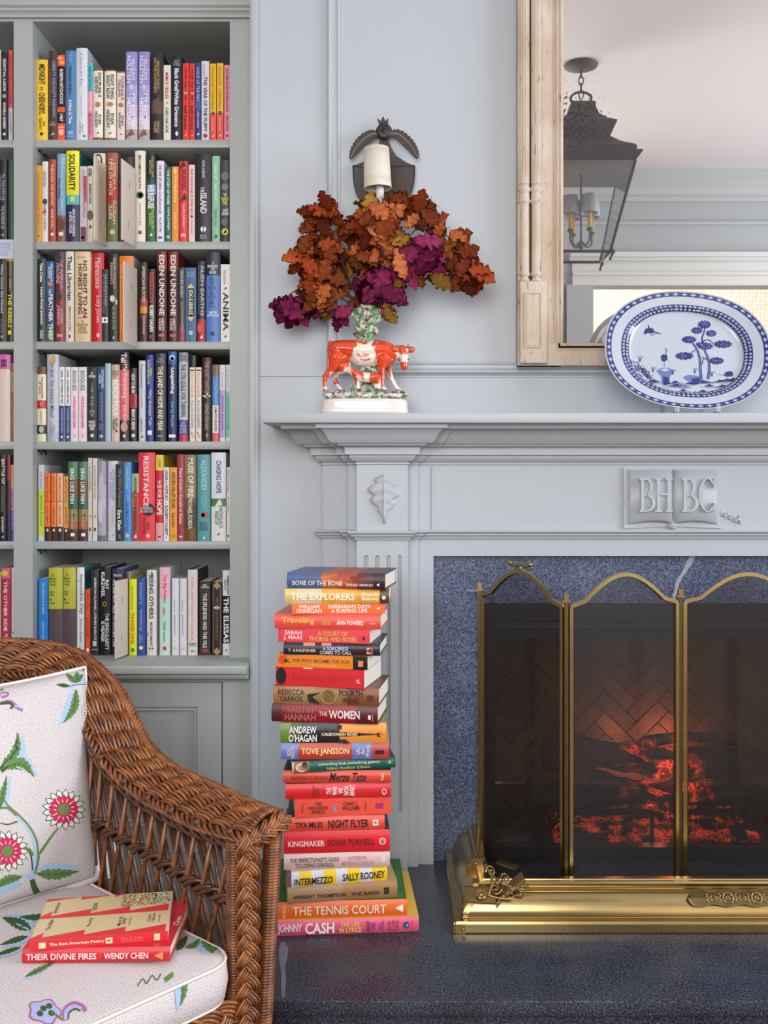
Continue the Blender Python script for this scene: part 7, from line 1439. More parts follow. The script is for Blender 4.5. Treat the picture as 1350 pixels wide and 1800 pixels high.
for pts, mi in (([(.05, .3), (.16, .25), (.2, .6), (.12, .85), (.05, .6)], 0), ([(.08, .5), (.2, .7), (.13, .9)], 2), ([(.02, .8), (.14, .88), (.04, .95)], 2), ([(.1, .3), (.13, .5), (.09, .7)], 1)): poly_on(bm, pts, lambda a, b: pil2(a, b, .0008+.0002*mi), .05, mi)
keep(obj('printed_pattern', bm, PRN), p2)
# ================================================================ two books on the cushion
zs_ = .2155
def seat_book(xl_, yl, xr_, yr, z, T, D, *a, **k):
    dl, dr = (1-z)*F/(yl-850), (1-z)*F/(yr-850); p, q = Vector((X(xl_, dl), dl)), Vector((X(xr_, dr), dr)); return lying(p.x, p.y, z, (q-p).length, D, T, math.atan2(q.y-p.y, q.x-p.x), *a, **k), (q-p).length
b1, L1 = seat_book(40, 1693.5, 299, 1689.5, zs_, .0245, .178, 'cf2530', None, [('THEIR DIVINE FIRES', .03, .505, .3, .72, 'f8dede', 'b'), ('WENDY CHEN', .555, .855, .3, .72, 'f8dede', 'b')], True, [('v', .925, .48, .3, .28, 'd8964a'), ('q', .53, .5, .002, .16, 'e0703c')], 'crimson hardcover lying lower on the seat cushion of the wicker chair', 'books on the seat cushion', 'cf2530')
lettering('Chen', (L1*.975, .095, .0249), (0, 1, 0), (-1, 0, 0), .035, .010, inkm('f8dede'), b1, .01, 0, 'cover_lettering')
T2 = .016; z2 = zs_+.0248
b2, L2 = seat_book(52, 1672, 295, 1653.5, z2, T2, .165, 'd92b35', None, [('The Best American Poetry', .14, .535, .3, .68, 'f8e0d8', 'b'), ('Mary Jo Salter\nDavid Lehman', .66, .82, .25, .72, 'e88080')], False, [('q', .09, .5, .025, .3, 'e6d4ac'), ('q', .57, .5, .025, .3, 'e6d4ac'), ('q', .92, .5, .022, .34, 'e6d4ac'), ('q', .57, .5, .014, .1, '8a8a70')], 'red and beige zigzag-covered paperback on top of the crimson book on the chair', 'books on the seat cushion', 'ddc799')
bm = bmesh.new(); D2_ = .165; q = lambda s, t, e=0: bm.verts.new((L2*s, D2_*t, T2+.0003+e))
def cpoly(pts, mi, e=0):
    vs = [q(s, t, e) for s, t in pts]; bm.faces.new(vs).material_index = mi
for t0 in (0, .50):
    for j in range(4):
        s0 = j*.30-.22; a = max(0, s0); b_ = min(1, s0+.30)
        if b_ <= a: continue
        cpoly([(a, t0+(.0 if t0 == 0 else .0)), (b_, t0), (b_, t0+.17), (a, t0+.06)][:4], 0)
for j in range(3): cpoly([(j*.27, .93), (min(.6, j*.27+.26), 1), (j*.27, 1)], 0)
# cover picture: a crowd of little paint dabs
rp = random.Random(11)
cpoly([(.60, .70), (.99, .66), (.99, .985), (.60, .97)], 1, .0001)
for k in range(460):
    s_, t_ = rp.uniform(.60, .985), rp.uniform(.68, .975); w_ = rp.uniform(.003, .012); h_ = rp.uniform(.006, .02)
    mi = rp.choice([2, 2, 2, 3, 3, 4, 5, 1]) if s_ < .84 else rp.choice([5, 5, 1, 1, 6, 4]); a = rp.uniform(0, 3)
    pts = [(s_+w_*math.cos(a+t), t_+h_*math.sin(a+t)) for t in (0, 2.1, 4.2)]; cpoly([(min(.995, max(0, x_)), min(.99, y_)) for x_, y_ in pts], mi, .0002)
o = obj('cover_print', bm, [inkm('e03a40'), inkm('d8cc9c'), inkm('c8683a'), inkm('a84a30'), inkm('7a6a3c'), inkm('5a5a94'), inkm('3a4a3c')], b2); o['kind'] = 'stuff'
tx = lambda s, a, b_, w_, t, bd=.004: lettering(s, (L2*w_, D2_*(a+b_)/2, T2+.0008), (0, 1, 0), (-1, 0, 0), D2_*(b_-a), L2*t, inkm('4a443c'), b2, bd, 0, 'cover_lettering')
tx('The Best', .22, .46, .10, .035); tx('American', .62, .88, .10, .035); tx('Poetry', .24, .44, .40, .035); tx('2024', .62, .80, .40, .035); tx('Mary Jo\nSalter', .2, .42, .64, .06); tx('Guest Editor', .2, .4, .70, .014); tx('David\nLehman', .24, .44, .86, .055); tx('Series Editor', .22, .42, .92, .014)
# ================================================================ mirror
def wood_mat():
    m = bpy.data.materials.new('chipped_cream_paint'); m.use_nodes = True; nt = m.node_tree; b = nt.nodes['Principled BSDF']; N = nt.nodes.new; Lk = nt.links.new
    tc = N('ShaderNodeTexCoord'); mp = N('ShaderNodeMapping'); mp.inputs['Scale'].default_value = (1, 1, .2); Lk(tc.outputs['Object'], mp.inputs[0])
    n = N('ShaderNodeTexNoise'); n.inputs['Scale'].default_value = 130; n.inputs['Detail'].default_value = 5; Lk(mp.outputs[0], n.inputs[0])
    r = N('ShaderNodeValToRGB'); e = r.color_ramp.elements; e[0].position = .27; e[0].color = lin('6e5c4a'); e[1].position = .35; e[1].color = lin('c4b5a4'); k = e.new(.55); k.color = lin('cabcac'); Lk(n.outputs[0], r.inputs[0])
    n2 = N('ShaderNodeTexNoise'); n2.inputs['Scale'].default_value = 7; Lk(tc.outputs['Object'], n2.inputs[0]); mx = N('ShaderNodeMix'); mx.data_type = 'RGBA'; mx.blend_type = 'MULTIPLY'; mx.inputs[0].default_value = .5
    r2 = N('ShaderNodeValToRGB'); r2.color_ramp.elements[0].position = .35; r2.color_ramp.elements[0].color = lin('dcc8b0'); r2.color_ramp.elements[1].position = .6; r2.color_ramp.elements[1].color = (1, 1, 1, 1); Lk(n2.outputs[0], r2.inputs[0])
    Lk(r.outputs[0], mx.inputs[6]); Lk(r2.outputs[0], mx.inputs[7]); Lk(mx.outputs[2], b.inputs['Base Color']); b.inputs['Roughness'].default_value = .7
    bp = N('ShaderNodeBump'); bp.inputs['Strength'].default_value = .5; bp.inputs['Distance'].default_value = .0015; Lk(n.outputs[0], bp.inputs['Height']); Lk(bp.outputs[0], b.inputs['Normal']); return m
CRM = wood_mat(); GAP = mat('dark_brown_gap', '4a3a2c', rough=.9)  # dark brown strip set between the twin columns
MF = 2.612
mir = empty('mirror', 'tall antique mirror with chipped cream frame and twin half columns above the mantel', 'mirror', (MC, 2.65, Z(642, MF)))
def mirror_glass():
    m = bpy.data.materials.new('foxed_mirror'); m.use_nodes = True; nt = m.node_tree; N = nt.nodes.new; Lk = nt.links.new
    b = nt.nodes['Principled BSDF']; b.inputs['Metallic'].default_value = 1; b.inputs['Roughness'].default_value = .012
    tc = N('ShaderNodeTexCoord'); n = N('ShaderNodeTexNoise'); n.inputs['Scale'].default_value = 120; n.inputs['Detail'].default_value = 6; Lk(tc.outputs['Object'], n.inputs[0])
    # foxing gathers near the left edge and around the middle of the left side
    d = N('ShaderNodeVectorMath'); d.operation = 'DISTANCE'; d.inputs[1].default_value = tuple(P(1010, 210, 2.63)); Lk(tc.outputs['Object'], d.inputs[0])
    mr = N('ShaderNodeMapRange'); mr.inputs[1].default_value = .03; mr.inputs[2].default_value = .16; mr.inputs[3].default_value = .13; mr.inputs[4].default_value = -.10; Lk(d.outputs['Value'], mr.inputs[0])
    ad_ = N('ShaderNodeMath'); ad_.operation = 'ADD'; Lk(n.outputs[0], ad_.inputs[0]); Lk(mr.outputs[0], ad_.inputs[1])
    r = N('ShaderNodeMapRange'); r.inputs[1].default_value = .62; r.inputs[2].default_value = .72; Lk(ad_.outputs[0], r.inputs[0])
    mx = N('ShaderNodeMix'); mx.data_type = 'RGBA'; mx.inputs[6].default_value = lin('ece8e4'); mx.inputs[7].default_value = lin('4a4846'); Lk(r.outputs[0], mx.inputs[0]); Lk(mx.outputs[2], b.inputs['Base Color'])
    haze = N('ShaderNodeBsdfDiffuse'); haze.inputs[0].default_value = lin('c8c4c2'); out = [q for q in nt.nodes if q.type == 'OUTPUT_MATERIAL'][0]; ms = N('ShaderNodeMixShader'); ms.inputs[0].default_value = .07; Lk(b.outputs[0], ms.inputs[1]); Lk(haze.outputs[0], ms.inputs[2]); Lk(ms.outputs[0], out.inputs[0]); return m
gx0, gx1 = X(989, 2.63), 2*MC-X(989, 2.63); gz0 = Z(604, 2.63); MT = 2.55
keep(boxo('mirror_glass', gx0-.01, gx1+.01, 2.632, 2.640, gz0-.01, MT-.05, mirror_glass()), mir)
ox0, ox1 = X(911, MF), 2*MC-X(911, MF); oz0 = Z(642, MF)
def mb(name, x0, x1, y0, y1, z0, z1, bev=.001): return keep(boxo(name, x0, x1, y0, y1, z0, z1, CRM, bev=bev), mir)
bx1 = X(974, MF)
for s in (1, -1):
    fx = (lambda x: x) if s > 0 else (lambda x: 2*MC-x)
    mb('back_board', fx(ox0), fx(gx0-.004), 2.622, 2.652, oz0, MT)
    mb('edge_strip', fx(ox0-.001), fx(X(917, MF)), 2.610, 2.652, oz0, MT)
    # plinth block with a raised panel
    mb('plinth_block', fx(X(914, MF-.012)), fx(X(961, MF-.012)), 2.596, 2.63, Z(638, 2.596), Z(494, 2.596), .0015)
    bm = bmesh.new(); q0, q1, r0, r1 = fx(X(922, 2.594)), fx(X(952, 2.594)), Z(611, 2.594), Z(514, 2.594)
    path = [(min(q0, q1), r0), (min(q0, q1), r1), (max(q0, q1), r1), (max(q0, q1), r0)]
    sweep(bm, path, [(0, 0), (0, .004), (-.003, .004), (-.004, .001), (-.005, .001), (-.0055, .003), (-.008, .003), (-.008, 0)], wall_place(2.596), closed=True)
    box(bm, min(q0, q1)+.008, max(q0, q1)-.008, 2.593, 2.6, r0+.008, r1-.008); keep(obj('plinth_panel', bm, CRM), mir)
    # twin fluted half columns
    for cpx in (922.5, 943.5):
        cx = fx(X(cpx, 2.60)); cy = 2.611; r = .0138; bm = bmesh.new(); z0, z1 = Z(494, 2.6), MT-.05
        prof = [(r*.55, z0), (r*1.05, z0), (r*1.08, z0+.004), (r*.8, z0+.007), (r*.72, z0+.012), (r*.95, z0+.014), (r*1.12, z0+.018), (r*1.12, z0+.022), (r*.92, z0+.025), (r*.88, Z(356, 2.6)-.004), (r*1.0, Z(356, 2.6)), (r*1.25, Z(354, 2.6)), (r*1.25, Z(351, 2.6)), (r*1.0, Z(349, 2.6)), (r*.97, Z(336, 2.6)), (r*1.22, Z(334, 2.6)), (r*1.25, Z(330, 2.6)), (r*1.0, Z(328, 2.6)), (r*.95, Z(322, 2.6))]
        lathe(bm, prof, (cx, cy, 0), 20, 'Z')
        rings = []
        for z in (Z(322, 2.6), Z(300, 2.6), z1):
            ring = []
            for k in range(48):
                a = 2*math.pi*k/48; fl = 1 if z == Z(322, 2.6) else (.80+.2*abs(math.sin(a*6))); rr2 = r*.98*fl; ring.append(bm.verts.new((cx+rr2*math.cos(a), cy+rr2*math.sin(a), z)))
            rings.append(ring)
        for i in range(2):
            for k in range(48): bm.faces.new((rings[i][k], rings[i][(k+1) % 48], rings[i+1][(k+1) % 48], rings[i+1][k]))
        keep(obj('half_column', bm, CRM), mir)
    keep(boxo('column_gap', fx(X(931.5, 2.62)), fx(X(935, 2.62)), 2.6205, 2.63, Z(494, 2.62), MT-.05, GAP), mir)
mb('bottom_rail', X(914, MF), 2*MC-X(914, MF), 2.618, 2.652, oz0, gz0)
mb('top_rail', ox0, ox1, 2.61, 2.652, MT-.06, MT)
bm = bmesh.new()
sweep(bm, [(gx0, gz0), (gx0, MT-.06), (gx1, MT-.06), (gx1, gz0)], [(-.0, .0), (-.0, .012), (.004, .018), (.008, .018), (.009, .014), (.013, .014), (.0145, .0165), (.0175, .0165), (.0185, .012), (.022, .011), (.0235, .013), (.026, .011), (.027, 0)], wall_place(2.632), closed=True)
keep(obj('sight_moulding', bm, CRM), mir)
# ================================================================ hanging lantern (hangs in the room, seen only in the mirror)
IRON = mat('rusty_dark_iron', '3c3734', rough=.7, bump=.4, bscale=60, var=.35, vscale=20)
LX, LY = .851, .63
lan = empty('hanging_lantern', 'dark iron lantern hanging on a chain, seen in the mirror', 'lantern', (LX, LY, CZ))
bm = bmesh.new(); lathe(bm, [(.002, -.028), (.03, -.024), (.075, -.010), (.078, 0)], (LX, LY, CZ), 24, cap=False); keep(obj('canopy', bm, IRON), lan)
for i in range(4):
    bm = bmesh.new(); c = Vector((LX, LY, CZ-.042-.033*i)); pts = []
    for k in range(17):
        a = 2*math.pi*k/16; u, v = .011*math.cos(a), .021*math.sin(a); pts.append(c+(Vector((u, 0, v)) if i % 2 else Vector((0, u, v))))
    tube(bm, pts, .0032, 6, cap=False); keep(obj('chain_link', bm, IRON), lan)
bm = bmesh.new(); pts = [Vector((LX+.048*math.cos(a), LY, 2.792+.030*math.sin(a)-.012*max(0, -math.sin(a))*abs(math.cos(a)))) for a in [2*math.pi*k/24 for k in range(25)]]; tube(bm, pts, .006, 7, cap=False); keep(obj('ring_handle', bm, IRON), lan)
def sq(bm, prof, mi=0, close=True):
    rows = [[bm.verts.new((LX+sx*h, LY+sy*h, z)) for sx, sy in ((1, 1), (-1, 1), (-1, -1), (1, -1))] for h, z in prof]
    for a, b in zip(rows, rows[1:]):
        for k in range(4): bm.faces.new((a[k], a[(k+1) % 4], b[(k+1) % 4], b[k])).material_index = mi
    if close: bm.faces.new(rows[0]); bm.faces.new(rows[-1][::-1])
    bmesh.ops.recalc_face_normals(bm, faces=bm.faces)
bm = bmesh.new(); sq(bm, [(.205, 2.44), (.232, 2.474), (.232, 2.48), (.21, 2.484), (.21, 2.505), (.205, 2.512), (.150, 2.545), (.112, 2.58), (.138, 2.64), (.138, 2.646), (.10, 2.668), (.070, 2.70), (.058, 2.735), (.052, 2.762)]); keep(obj('tiered_roof', bm, IRON), lan)
LB, LT = (.112, 2.055), (.205, 2.44)
for sx in (1, -1):
    for sy in (1, -1):
        bm = bmesh.new(); tube(bm, [(LX+sx*LB[0], LY+sy*LB[0], LB[1]), (LX+sx*LT[0], LY+sy*LT[0], LT[1])], .007, 6); keep(obj('corner_bar', bm, IRON), lan)
        bm = bmesh.new(); tube(bm, [(LX+sx*LB[0], LY+sy*LB[0], LB[1]+.02), (LX+sx*(LB[0]+.012), LY+sy*(LB[0]+.012), LB[1]-.005), (LX+sx*LB[0], LY+sy*LB[0], LB[1]-.03)], [.006, .010, .004], 6); sphere(bm, (LX+sx*LB[0], LY+sy*LB[0], LB[1]-.034), .008, 1); keep(obj('corner_finial', bm, IRON), lan)
bm = bmesh.new(); h = LB[0]
for a, b_ in (((-h, -h), (h, -h)), ((h, -h), (h, h)), ((h, h), (-h, h)), ((-h, h), (-h, -h))): tube(bm, [(LX+a[0], LY+a[1], LB[1]), (LX+b_[0], LY+b_[1], LB[1])], .007, 6)
keep(obj('bottom_frame', bm, IRON), lan)
for nx, ny in ((0, 1), (0, -1), (1, 0), (-1, 0)):
    bm = bmesh.new(); tx_, ty_ = -ny, nx; qs = []
    for h_, z in (LB, LT):
        for s in (-1, 1): qs.append(bm.verts.new((LX+(nx+tx_*s)*h_*.985, LY+(ny+ty_*s)*h_*.985, z)))
    bm.faces.new((qs[0], qs[1], qs[3], qs[2])); keep(obj('glass_pane', bm, glass_mat('lantern_glass', refl=.06) if 'lg' not in MATS else MATS['lg']), lan); MATS['lg'] = bpy.data.materials['lantern_glass']
CAND = mat('candle_sleeve', 'd8a050', rough=.6); SHD = mat('mottled_shade', 'b8bec2', rough=.9, bump=.3, bscale=300, var=.3, vscale=90)
bm = bmesh.new(); tube(bm, [(LX, LY, 2.44), (LX, LY, 2.10)], .005, 6); sphere(bm, (LX, LY, 2.10), .012, 2); keep(obj('centre_stem', bm, IRON), lan)
for k in range(4):
    a = math.pi/4+k*math.pi/2+.3; c = Vector((math.cos(a), math.sin(a), 0)); b0 = Vector((LX, LY, 0))
    bm = bmesh.new(); tube(bm, crom([b0+UPV*2.13, b0+c*.03+UPV*2.105, b0+c*.06+UPV*2.12, b0+c*.062+UPV*2.165], 5), .0045, 6); lathe(bm, [(.004, 0), (.014, .006), (.016, .012), (.009, .018)], b0+c*.062+UPV*2.16, 10); keep(obj('candle_arm', bm, IRON), lan)
    bm = bmesh.new(); tube(bm, [b0+c*.062+UPV*2.175, b0+c*.062+UPV*2.27], .010, 10); keep(obj('candle_sleeve', bm, CAND), lan)
    bm = bmesh.new(); lathe(bm, [(.040, 0), (.034, .085), (.033, .085), (.039, 0)], b0+c*.062+UPV*2.245, 20, cap=False); keep(obj('candle_shade', bm, SHD), lan)
# ================================================================ wall sconce
TIN = mat('dark_tole_metal', '3a332e', rough=.5, metal=.35, bump=.3, bscale=60, var=.25, vscale=25)
SD_ = 2.640; sx_ = lambda v: X(v, SD_); sz_ = lambda v: Z(v, SD_)
scn = empty('wall_sconce', 'dark metal wall sconce with feather crest and cream candle shade above the oak leaves', 'sconce', P(676, 300, SD_))
def c2(x, y): return (sx_(470+x/3.375), sz_(190+y/3.375))
def splate(name, pts, y0, y1, m=TIN):
    bm = bmesh.new(); prism(bm, pts, y0, y1); bmesh.ops.bevel(bm, geom=[e for e in bm.edges if len(e.link_faces) == 2 and abs(e.verts[0].co.y-y0) < 1e-6 and abs(e.verts[1].co.y-y0) < 1e-6 and e.calc_face_angle(0) > .5], offset=.0008, segments=1, affect='EDGES'); return keep(obj(name, bm, m), scn)
splate('shield_plate', [c2(*p) for p in ((508, 345), (560, 325), (620, 285), (650, 240), (668, 195), (718, 195), (735, 240), (765, 285), (820, 322), (873, 345), (873, 400), (868, 450), (855, 500), (830, 550), (790, 600), (740, 650), (692, 680), (640, 650), (600, 605), (560, 555), (530, 510), (515, 450))], 2.636, 2.641)
bm = bmesh.new()
for side in ([(508, 345), (515, 450), (530, 510), (560, 555), (600, 605), (640, 650), (692, 680)], [(873, 345), (873, 400), (868, 450), (855, 500), (830, 550), (790, 600), (740, 650), (692, 680)], [(508, 345), (560, 352), (620, 350), (700, 345), (780, 350), (873, 345)]):
    tube(bm, [Vector((*[c2(*p)[0]], 2.6355, c2(*p)[1])) for p in side], .0018, 6)
keep(obj('shield_rim', bm, TIN), scn)
SIL = mat('pale_tin', '8c847c', rough=.5, metal=.6)  # paler metal for the swag dots and feather quills
bm = bmesh.new()
for k in range(9):  # punched swags
    for j in range(7):
        t = j/6; x = 520+k*40+t*40; y = 352+22*math.sin(math.pi*t); p = c2(x, y); sphere(bm, (p[0], 2.6355, p[1]), .0011, 1)
    for j in range(3): p = c2(520+k*40+(j-1)*9, 372+14*j % 30); sphere(bm, (p[0], 2.6355, p[1]), .001, 1)
keep(obj('punched_swags', bm, SIL), scn)
for s in (-1, 1):   # feathers
    rowsL = []; mid_pts = [(692+s*38, 160), (692+s*85, 165), (692+s*135, 205), (692+s*175, 255), (692+s*200, 305)] if s > 0 else [(652, 160), (610, 168), (560, 205), (520, 255), (492, 308)]
    cm = crom([Vector((p[0], p[1], 0)) for p in mid_pts], 14); n = len(cm); up, dn = [], []
    for i, p in enumerate(cm):
        t = i/(n-1); d = (cm[min(n-1, i+1)]-cm[max(0, i-1)]).normalized(); nn = Vector((-d.y, d.x, 0)); w_ = 36*math.sin(math.pi*min(1, t*.86+.12))**.6*(1-.22*((t*11) % 1)); up.append(c2(*(p+nn*w_).xy)); dn.append(c2(*(p-nn*w_).xy))
    splate('feather', up+dn[::-1], 2.628, 2.632)
    bm = bmesh.new(); tube(bm, [Vector((c2(*p.xy)[0], 2.6275, c2(*p.xy)[1])) for p in cm], [.0022*(1-.6*i/(n-1)) for i in range(n)], 6); keep(obj('feather_quill', bm, SIL), scn)
bm = bmesh.new(); cc = c2(692, 148); lathe(bm, [(.0001, -.014), (.005, -.0135), (.0065, -.011), (.012, -.012), (.0195, -.009), (.022, -.003), (.022, 0)], (cc[0], 2.634, cc[1]), 28, 'Y', cap=False); keep(obj('boss', bm, TIN), scn)
splate('crest_points', [c2(*p) for p in ((664, 112), (652, 68), (674, 86), (687, 55), (700, 86), (718, 68), (716, 112))], 2.628, 2.631)
SHADE = mat('cream_linen_shade', 'd9d2c4', rough=.9)
sc0 = P(664, 331, 2.545); sc1 = P(661.5, 262, 2.545); ax = (sc1-sc0).normalized(); Mx = Matrix.Translation(sc0) @ ax.to_track_quat('Z', 'Y').to_matrix().to_4x4(); Hs = (sc1-sc0).length
bm = bmesh.new(); lathe(bm, [(.0355, 0), (.0325, Hs), (.0315, Hs), (.0345, 0)], (0, 0, 0), 40, cap=False); bm.transform(Mx)
keep(obj('candle_shade', bm, SHADE), scn)
for zz, rr3 in ((0, .0352), (Hs, .0322)):
    bm = bmesh.new(); tube(bm, [Mx @ Vector((rr3*math.cos(a), rr3*math.sin(a), zz)) for a in [2*math.pi*k/40 for k in range(41)]], .0011, 6, cap=False); keep(obj('shade_trim', bm, SHADE), scn)
bm = bmesh.new()
for zz, am in ((Hs-.011, 1), (.014, 1), (.022, .6)):   # little printed garland
    for k in range(56):
        a = 2*math.pi*k/56; rr3 = .0345-(.0345-.0325)*zz/Hs+.0012
        for s in (-1, 1):
            p = Vector((rr3*math.cos(a), rr3*math.sin(a), zz+.0014*s+.002*math.sin(k*.8)*am)); q = Vector((rr3*math.cos(a+.07), rr3*math.sin(a+.07), zz+.0042*s+.002*math.sin(k*.8)*am)); m_ = (p+q)/2; tn = Vector((0, 0, .0007)); vs = [bm.verts.new(Mx @ v) for v in (p, m_-tn, q, m_+tn)]; bm.faces.new(vs)
keep(obj('shade_print', bm, mat('mauve_print', 'ab9aa0', rough=.9)), scn)
bm = bmesh.new(); tube(bm, [P(668.5, 362, 2.55), P(667, 300, 2.55)], .0105, 16); keep(obj('candle_sleeve', bm, mat('white_candle', 'e6e6ea', rough=.5)), scn)
bm = bmesh.new(); tube(bm, crom([P(676, 372, 2.636), P(674, 392, 2.60), P(669, 388, 2.555), P(668.5, 362, 2.55)], 6), .005, 8); lathe(bm, [(.004, -.004), (.017, .0), (.018, .004), (.011, .007)], P(668.5, 364, 2.55), 16); keep(obj('candle_arm', bm, TIN), scn)
# ================================================================ cow spill vase
def blob(name, chains, voxel, m, colour=None, smooth_it=6, parent=None):
    bm = bmesh.new()
    for ch in chains:
        for (p, q) in zip(ch, ch[1:]):
            a, ra = Vector(p[:3]), p[3]; b, rb = Vector(q[:3]), q[3]; n = max(2, int((b-a).length/(min(ra, rb)*.2)))
            for i in range(n+1):
                t = i/n; bmesh.ops.create_icosphere(bm, subdivisions=2, radius=ra+(rb-ra)*t, matrix=Matrix.Translation(a.lerp(b, t)))
    o = obj(name, bm, m); md = o.modifiers.new('r', 'REMESH'); md.mode = 'VOXEL'; md.voxel_size = voxel; ms = o.modifiers.new('s', 'SMOOTH'); ms.factor = .6; ms.iterations = smooth_it
    me = evalmesh(o); o.modifiers.clear(); o.data = me; me.shade_smooth()
    if colour:
        at = me.color_attributes.new('glaze', 'FLOAT_COLOR', 'POINT')
        for i, v in enumerate(me.vertices): at.data[i].color = colour(v.co)
    return keep(o, parent)
def glaze():
    m = bpy.data.materials.new('painted_glaze'); m.use_nodes = True; nt = m.node_tree; b = nt.nodes['Principled BSDF']; a = nt.nodes.new('ShaderNodeVertexColor'); a.layer_name = 'glaze'; nt.links.new(a.outputs[0], b.inputs['Base Color']); b.inputs['Roughness'].default_value = .12; b.inputs['Coat Weight'].default_value = .6; b.inputs['Coat Roughness'].default_value = .04; return m
GLZ = glaze(); DV = 2.53
def cw(x, y, dd=0): return P(540+x/6.43, 520+y/6.43, DV+dd)
K_U = DV/F/6.43
def ch(*pts): return [(*cw(p[0], p[1], p[3] if len(p) > 3 else 0), p[2]*K_U) for p in pts]
cow = empty('cow_spill_vase', 'red and white porcelain cow with calf carrying a green vase, on the mantelpiece', 'figurine', P(641, 724, DV))
ORG, CREAM, REDD = lin('d8481e'), lin('e9dfd2'), lin('b83818')
def mixc(a, b, t): t = max(0, min(1, t)); return tuple(a[i]+(b[i]-a[i])*t for i in range(3))+(1,)
def inv_cw(co): d = co.y; return ((VX+co.x/d*F-540)*6.43, (VY-(co.z-1)/d*F-520)*6.43)
def cow_col(co):
    x, y = inv_cw(co); nz = noise.noise(co*90)*38+noise.noise(co*260)*16; x2, y2 = x+nz, y+nz*.6
    t = 1.0
    def s(v, w=14): return max(0, min(1, .5+v/w))
    belt = min(s(x2-(575-.38*(y2-485))), s((745+.12*(y2-485))-x2)); t = min(t, 1-belt)
    for (a, b_, rx, ry) in ((630, 520, 70, 24), (650, 672, 78, 17), (650, 715, 60, 9)):
        t = max(t, s(12*(1-((x2-a)/rx)**2-((y2-b_)/ry)**2)*2, 14)*belt if belt > 0 else t)
    if y > 1010: t = min(t, s(1030-y))                                # socks
    if co.y > DV+.012 and y > 800: t = min(t, .05)                     # far legs
    if 250 < x < 430 and y > 860: t = min(t, .08)
    if 300 < x < 360 and 930 < y < 1000 and co.y > DV: t = 1
    if x > 960: t = min(t, s(1000-(x2)))                              # head
    if x > 1030 and y < 660: t = max(t, s(45-abs(x2-1085)+ (640-y2)*.35, 20))
    if x > 1050 and 745 < y < 850: t = max(t, s(80-math.hypot(x-1096, y-800)*1.25, 12))
    c = mixc(CREAM, ORG, t)
    c = mixc(c, REDD, .6*max(0, noise.noise(co*55)) if t > .5 else 0)
    for a, b_ in ((1037, 728), ):
        dd = math.hypot((x-a), (y-b_));
        if dd < 26 and co.y < DV+.01: c = mixc(c, (.02, .02, .02, 1), (1 if dd < 9 else 0) or (1 if 17 < dd < 22 and y < b_ else 0))
    if y > 1058: c = mixc(c, (.05, .04, .04, 1), .8)
    return c
f_ = -.016; g_ = .018
body = [ch((335, 600, 98), (420, 598, 105), (520, 612, 118), (640, 625, 128), (760, 622, 126), (860, 615, 112), (930, 628, 92)),
        ch((330, 660, 92), (350, 740, 78), (430, 700, 80)), ch((600, 690, 118), (760, 700, 116), (880, 700, 88)),
        ch((900, 640, 92), (985, 660, 74), (1040, 665, 58)),
        ch((930, 730, 62), (880, 760, 60)),
        # head
        ch((1070, 612, 60, -.004), (1082, 650, 66, -.004), (1092, 710, 54, -.006), (1098, 770, 46, -.007), (1098, 802, 44, -.007)),
        ch((1040, 608, 34), (1130, 606, 34)),
        # near hind, far hind, near fore, far fore
        ch((320, 700, 80, f_), (300, 790, 58, f_), (262, 850, 44, f_), (205, 910, 32, f_), (200, 980, 26, f_), (203, 1045, 25, f_), (212, 1085, 34, f_)),
        ch((380, 790, 48, g_), (330, 880, 42, g_), (300, 935, 32, g_), (335, 1000, 28, g_), (378, 1060, 27, g_), (400, 1085, 33, g_)),
        ch((850, 720, 70, f_), (838, 800, 46, f_), (850, 900, 32, f_), (852, 980, 26, f_), (858, 1045, 25, f_), (872, 1062, 32, f_)),
        ch((890, 760, 55, g_), (920, 850, 36, g_), (950, 930, 28, g_), (985, 1000, 26, g_), (1015, 1050, 25, g_), (1035, 1062, 30, g_)),
        # udder and tail
        ch((400, 800, 62), (390, 840, 48), (360, 868, 24)), ch((450, 790, 50), (430, 850, 30)),
        ch((262, 520, 20), (240, 600, 17), (243, 700, 16), (235, 800, 17), (222, 870, 20))]
blob('cow_body', body, .0013, GLZ, cow_col, 7, cow)
bm = bmesh.new()
for x, y, s in ((965, 605, -1), (1195, 610, 1)):  # ears
    a = cw(x+s*28, y-14 if s > 0 else y-16, -.016 if s < 0 else -.004); b_ = cw(1085+s*44, 622, -.012 if s < 0 else 0); tube(bm, [b_, b_.lerp(a, .45), b_.lerp(a, .8), a], [.004, .0085, .0065, .001], 10)
ee = keep(obj('ear', bm, mat('orange_glaze', 'd8512a', rough=.12, coat=.6)), cow)
bm = bmesh.new()
for s in (-1, 1): tube(bm, [cw(1078+s*48, 590), cw(1080+s*62, 568), cw(1080+s*62, 548)], [.0032, .0026, .0008], 8)
keep(obj('horn', bm, mat('grey_horn_glaze', '6c6a68', rough=.2, coat=.5)), cow)
bm = bmesh.new(); sphere(bm, cw(1040, 728, -.0165), .0022, 2, 0); sphere(bm, cw(1143, 715, -.0145), .0018, 2, 0); sphere(bm, cw(1085, 790, -.0165), .0010, 1); sphere(bm, cw(1113, 790, -.0163), .0010, 1)
keep(obj('eye', bm, mat('black_glaze', '121212', rough=.15)), cow)
def calf_col(co):
    x, y = inv_cw(co); nz = noise.noise(co*140)*26; x2 = x+nz; t = 0
    if 480 < x2 < 640: t = 1-max(0, min(1, ((y+nz)-(870+.95*(x2-560)))/30+.2)) if x2 > 560 else 1
    if 700 < x2 < 830: t = 1 if y < 990 else .0
    if x2 < 500: t = 0
    if y > 1010: t = 0
    c = mixc(CREAM, ORG, t)
    if y > 1048: c = mixc(c, (.05, .04, .04, 1), .8)
    return c
fa = -.030
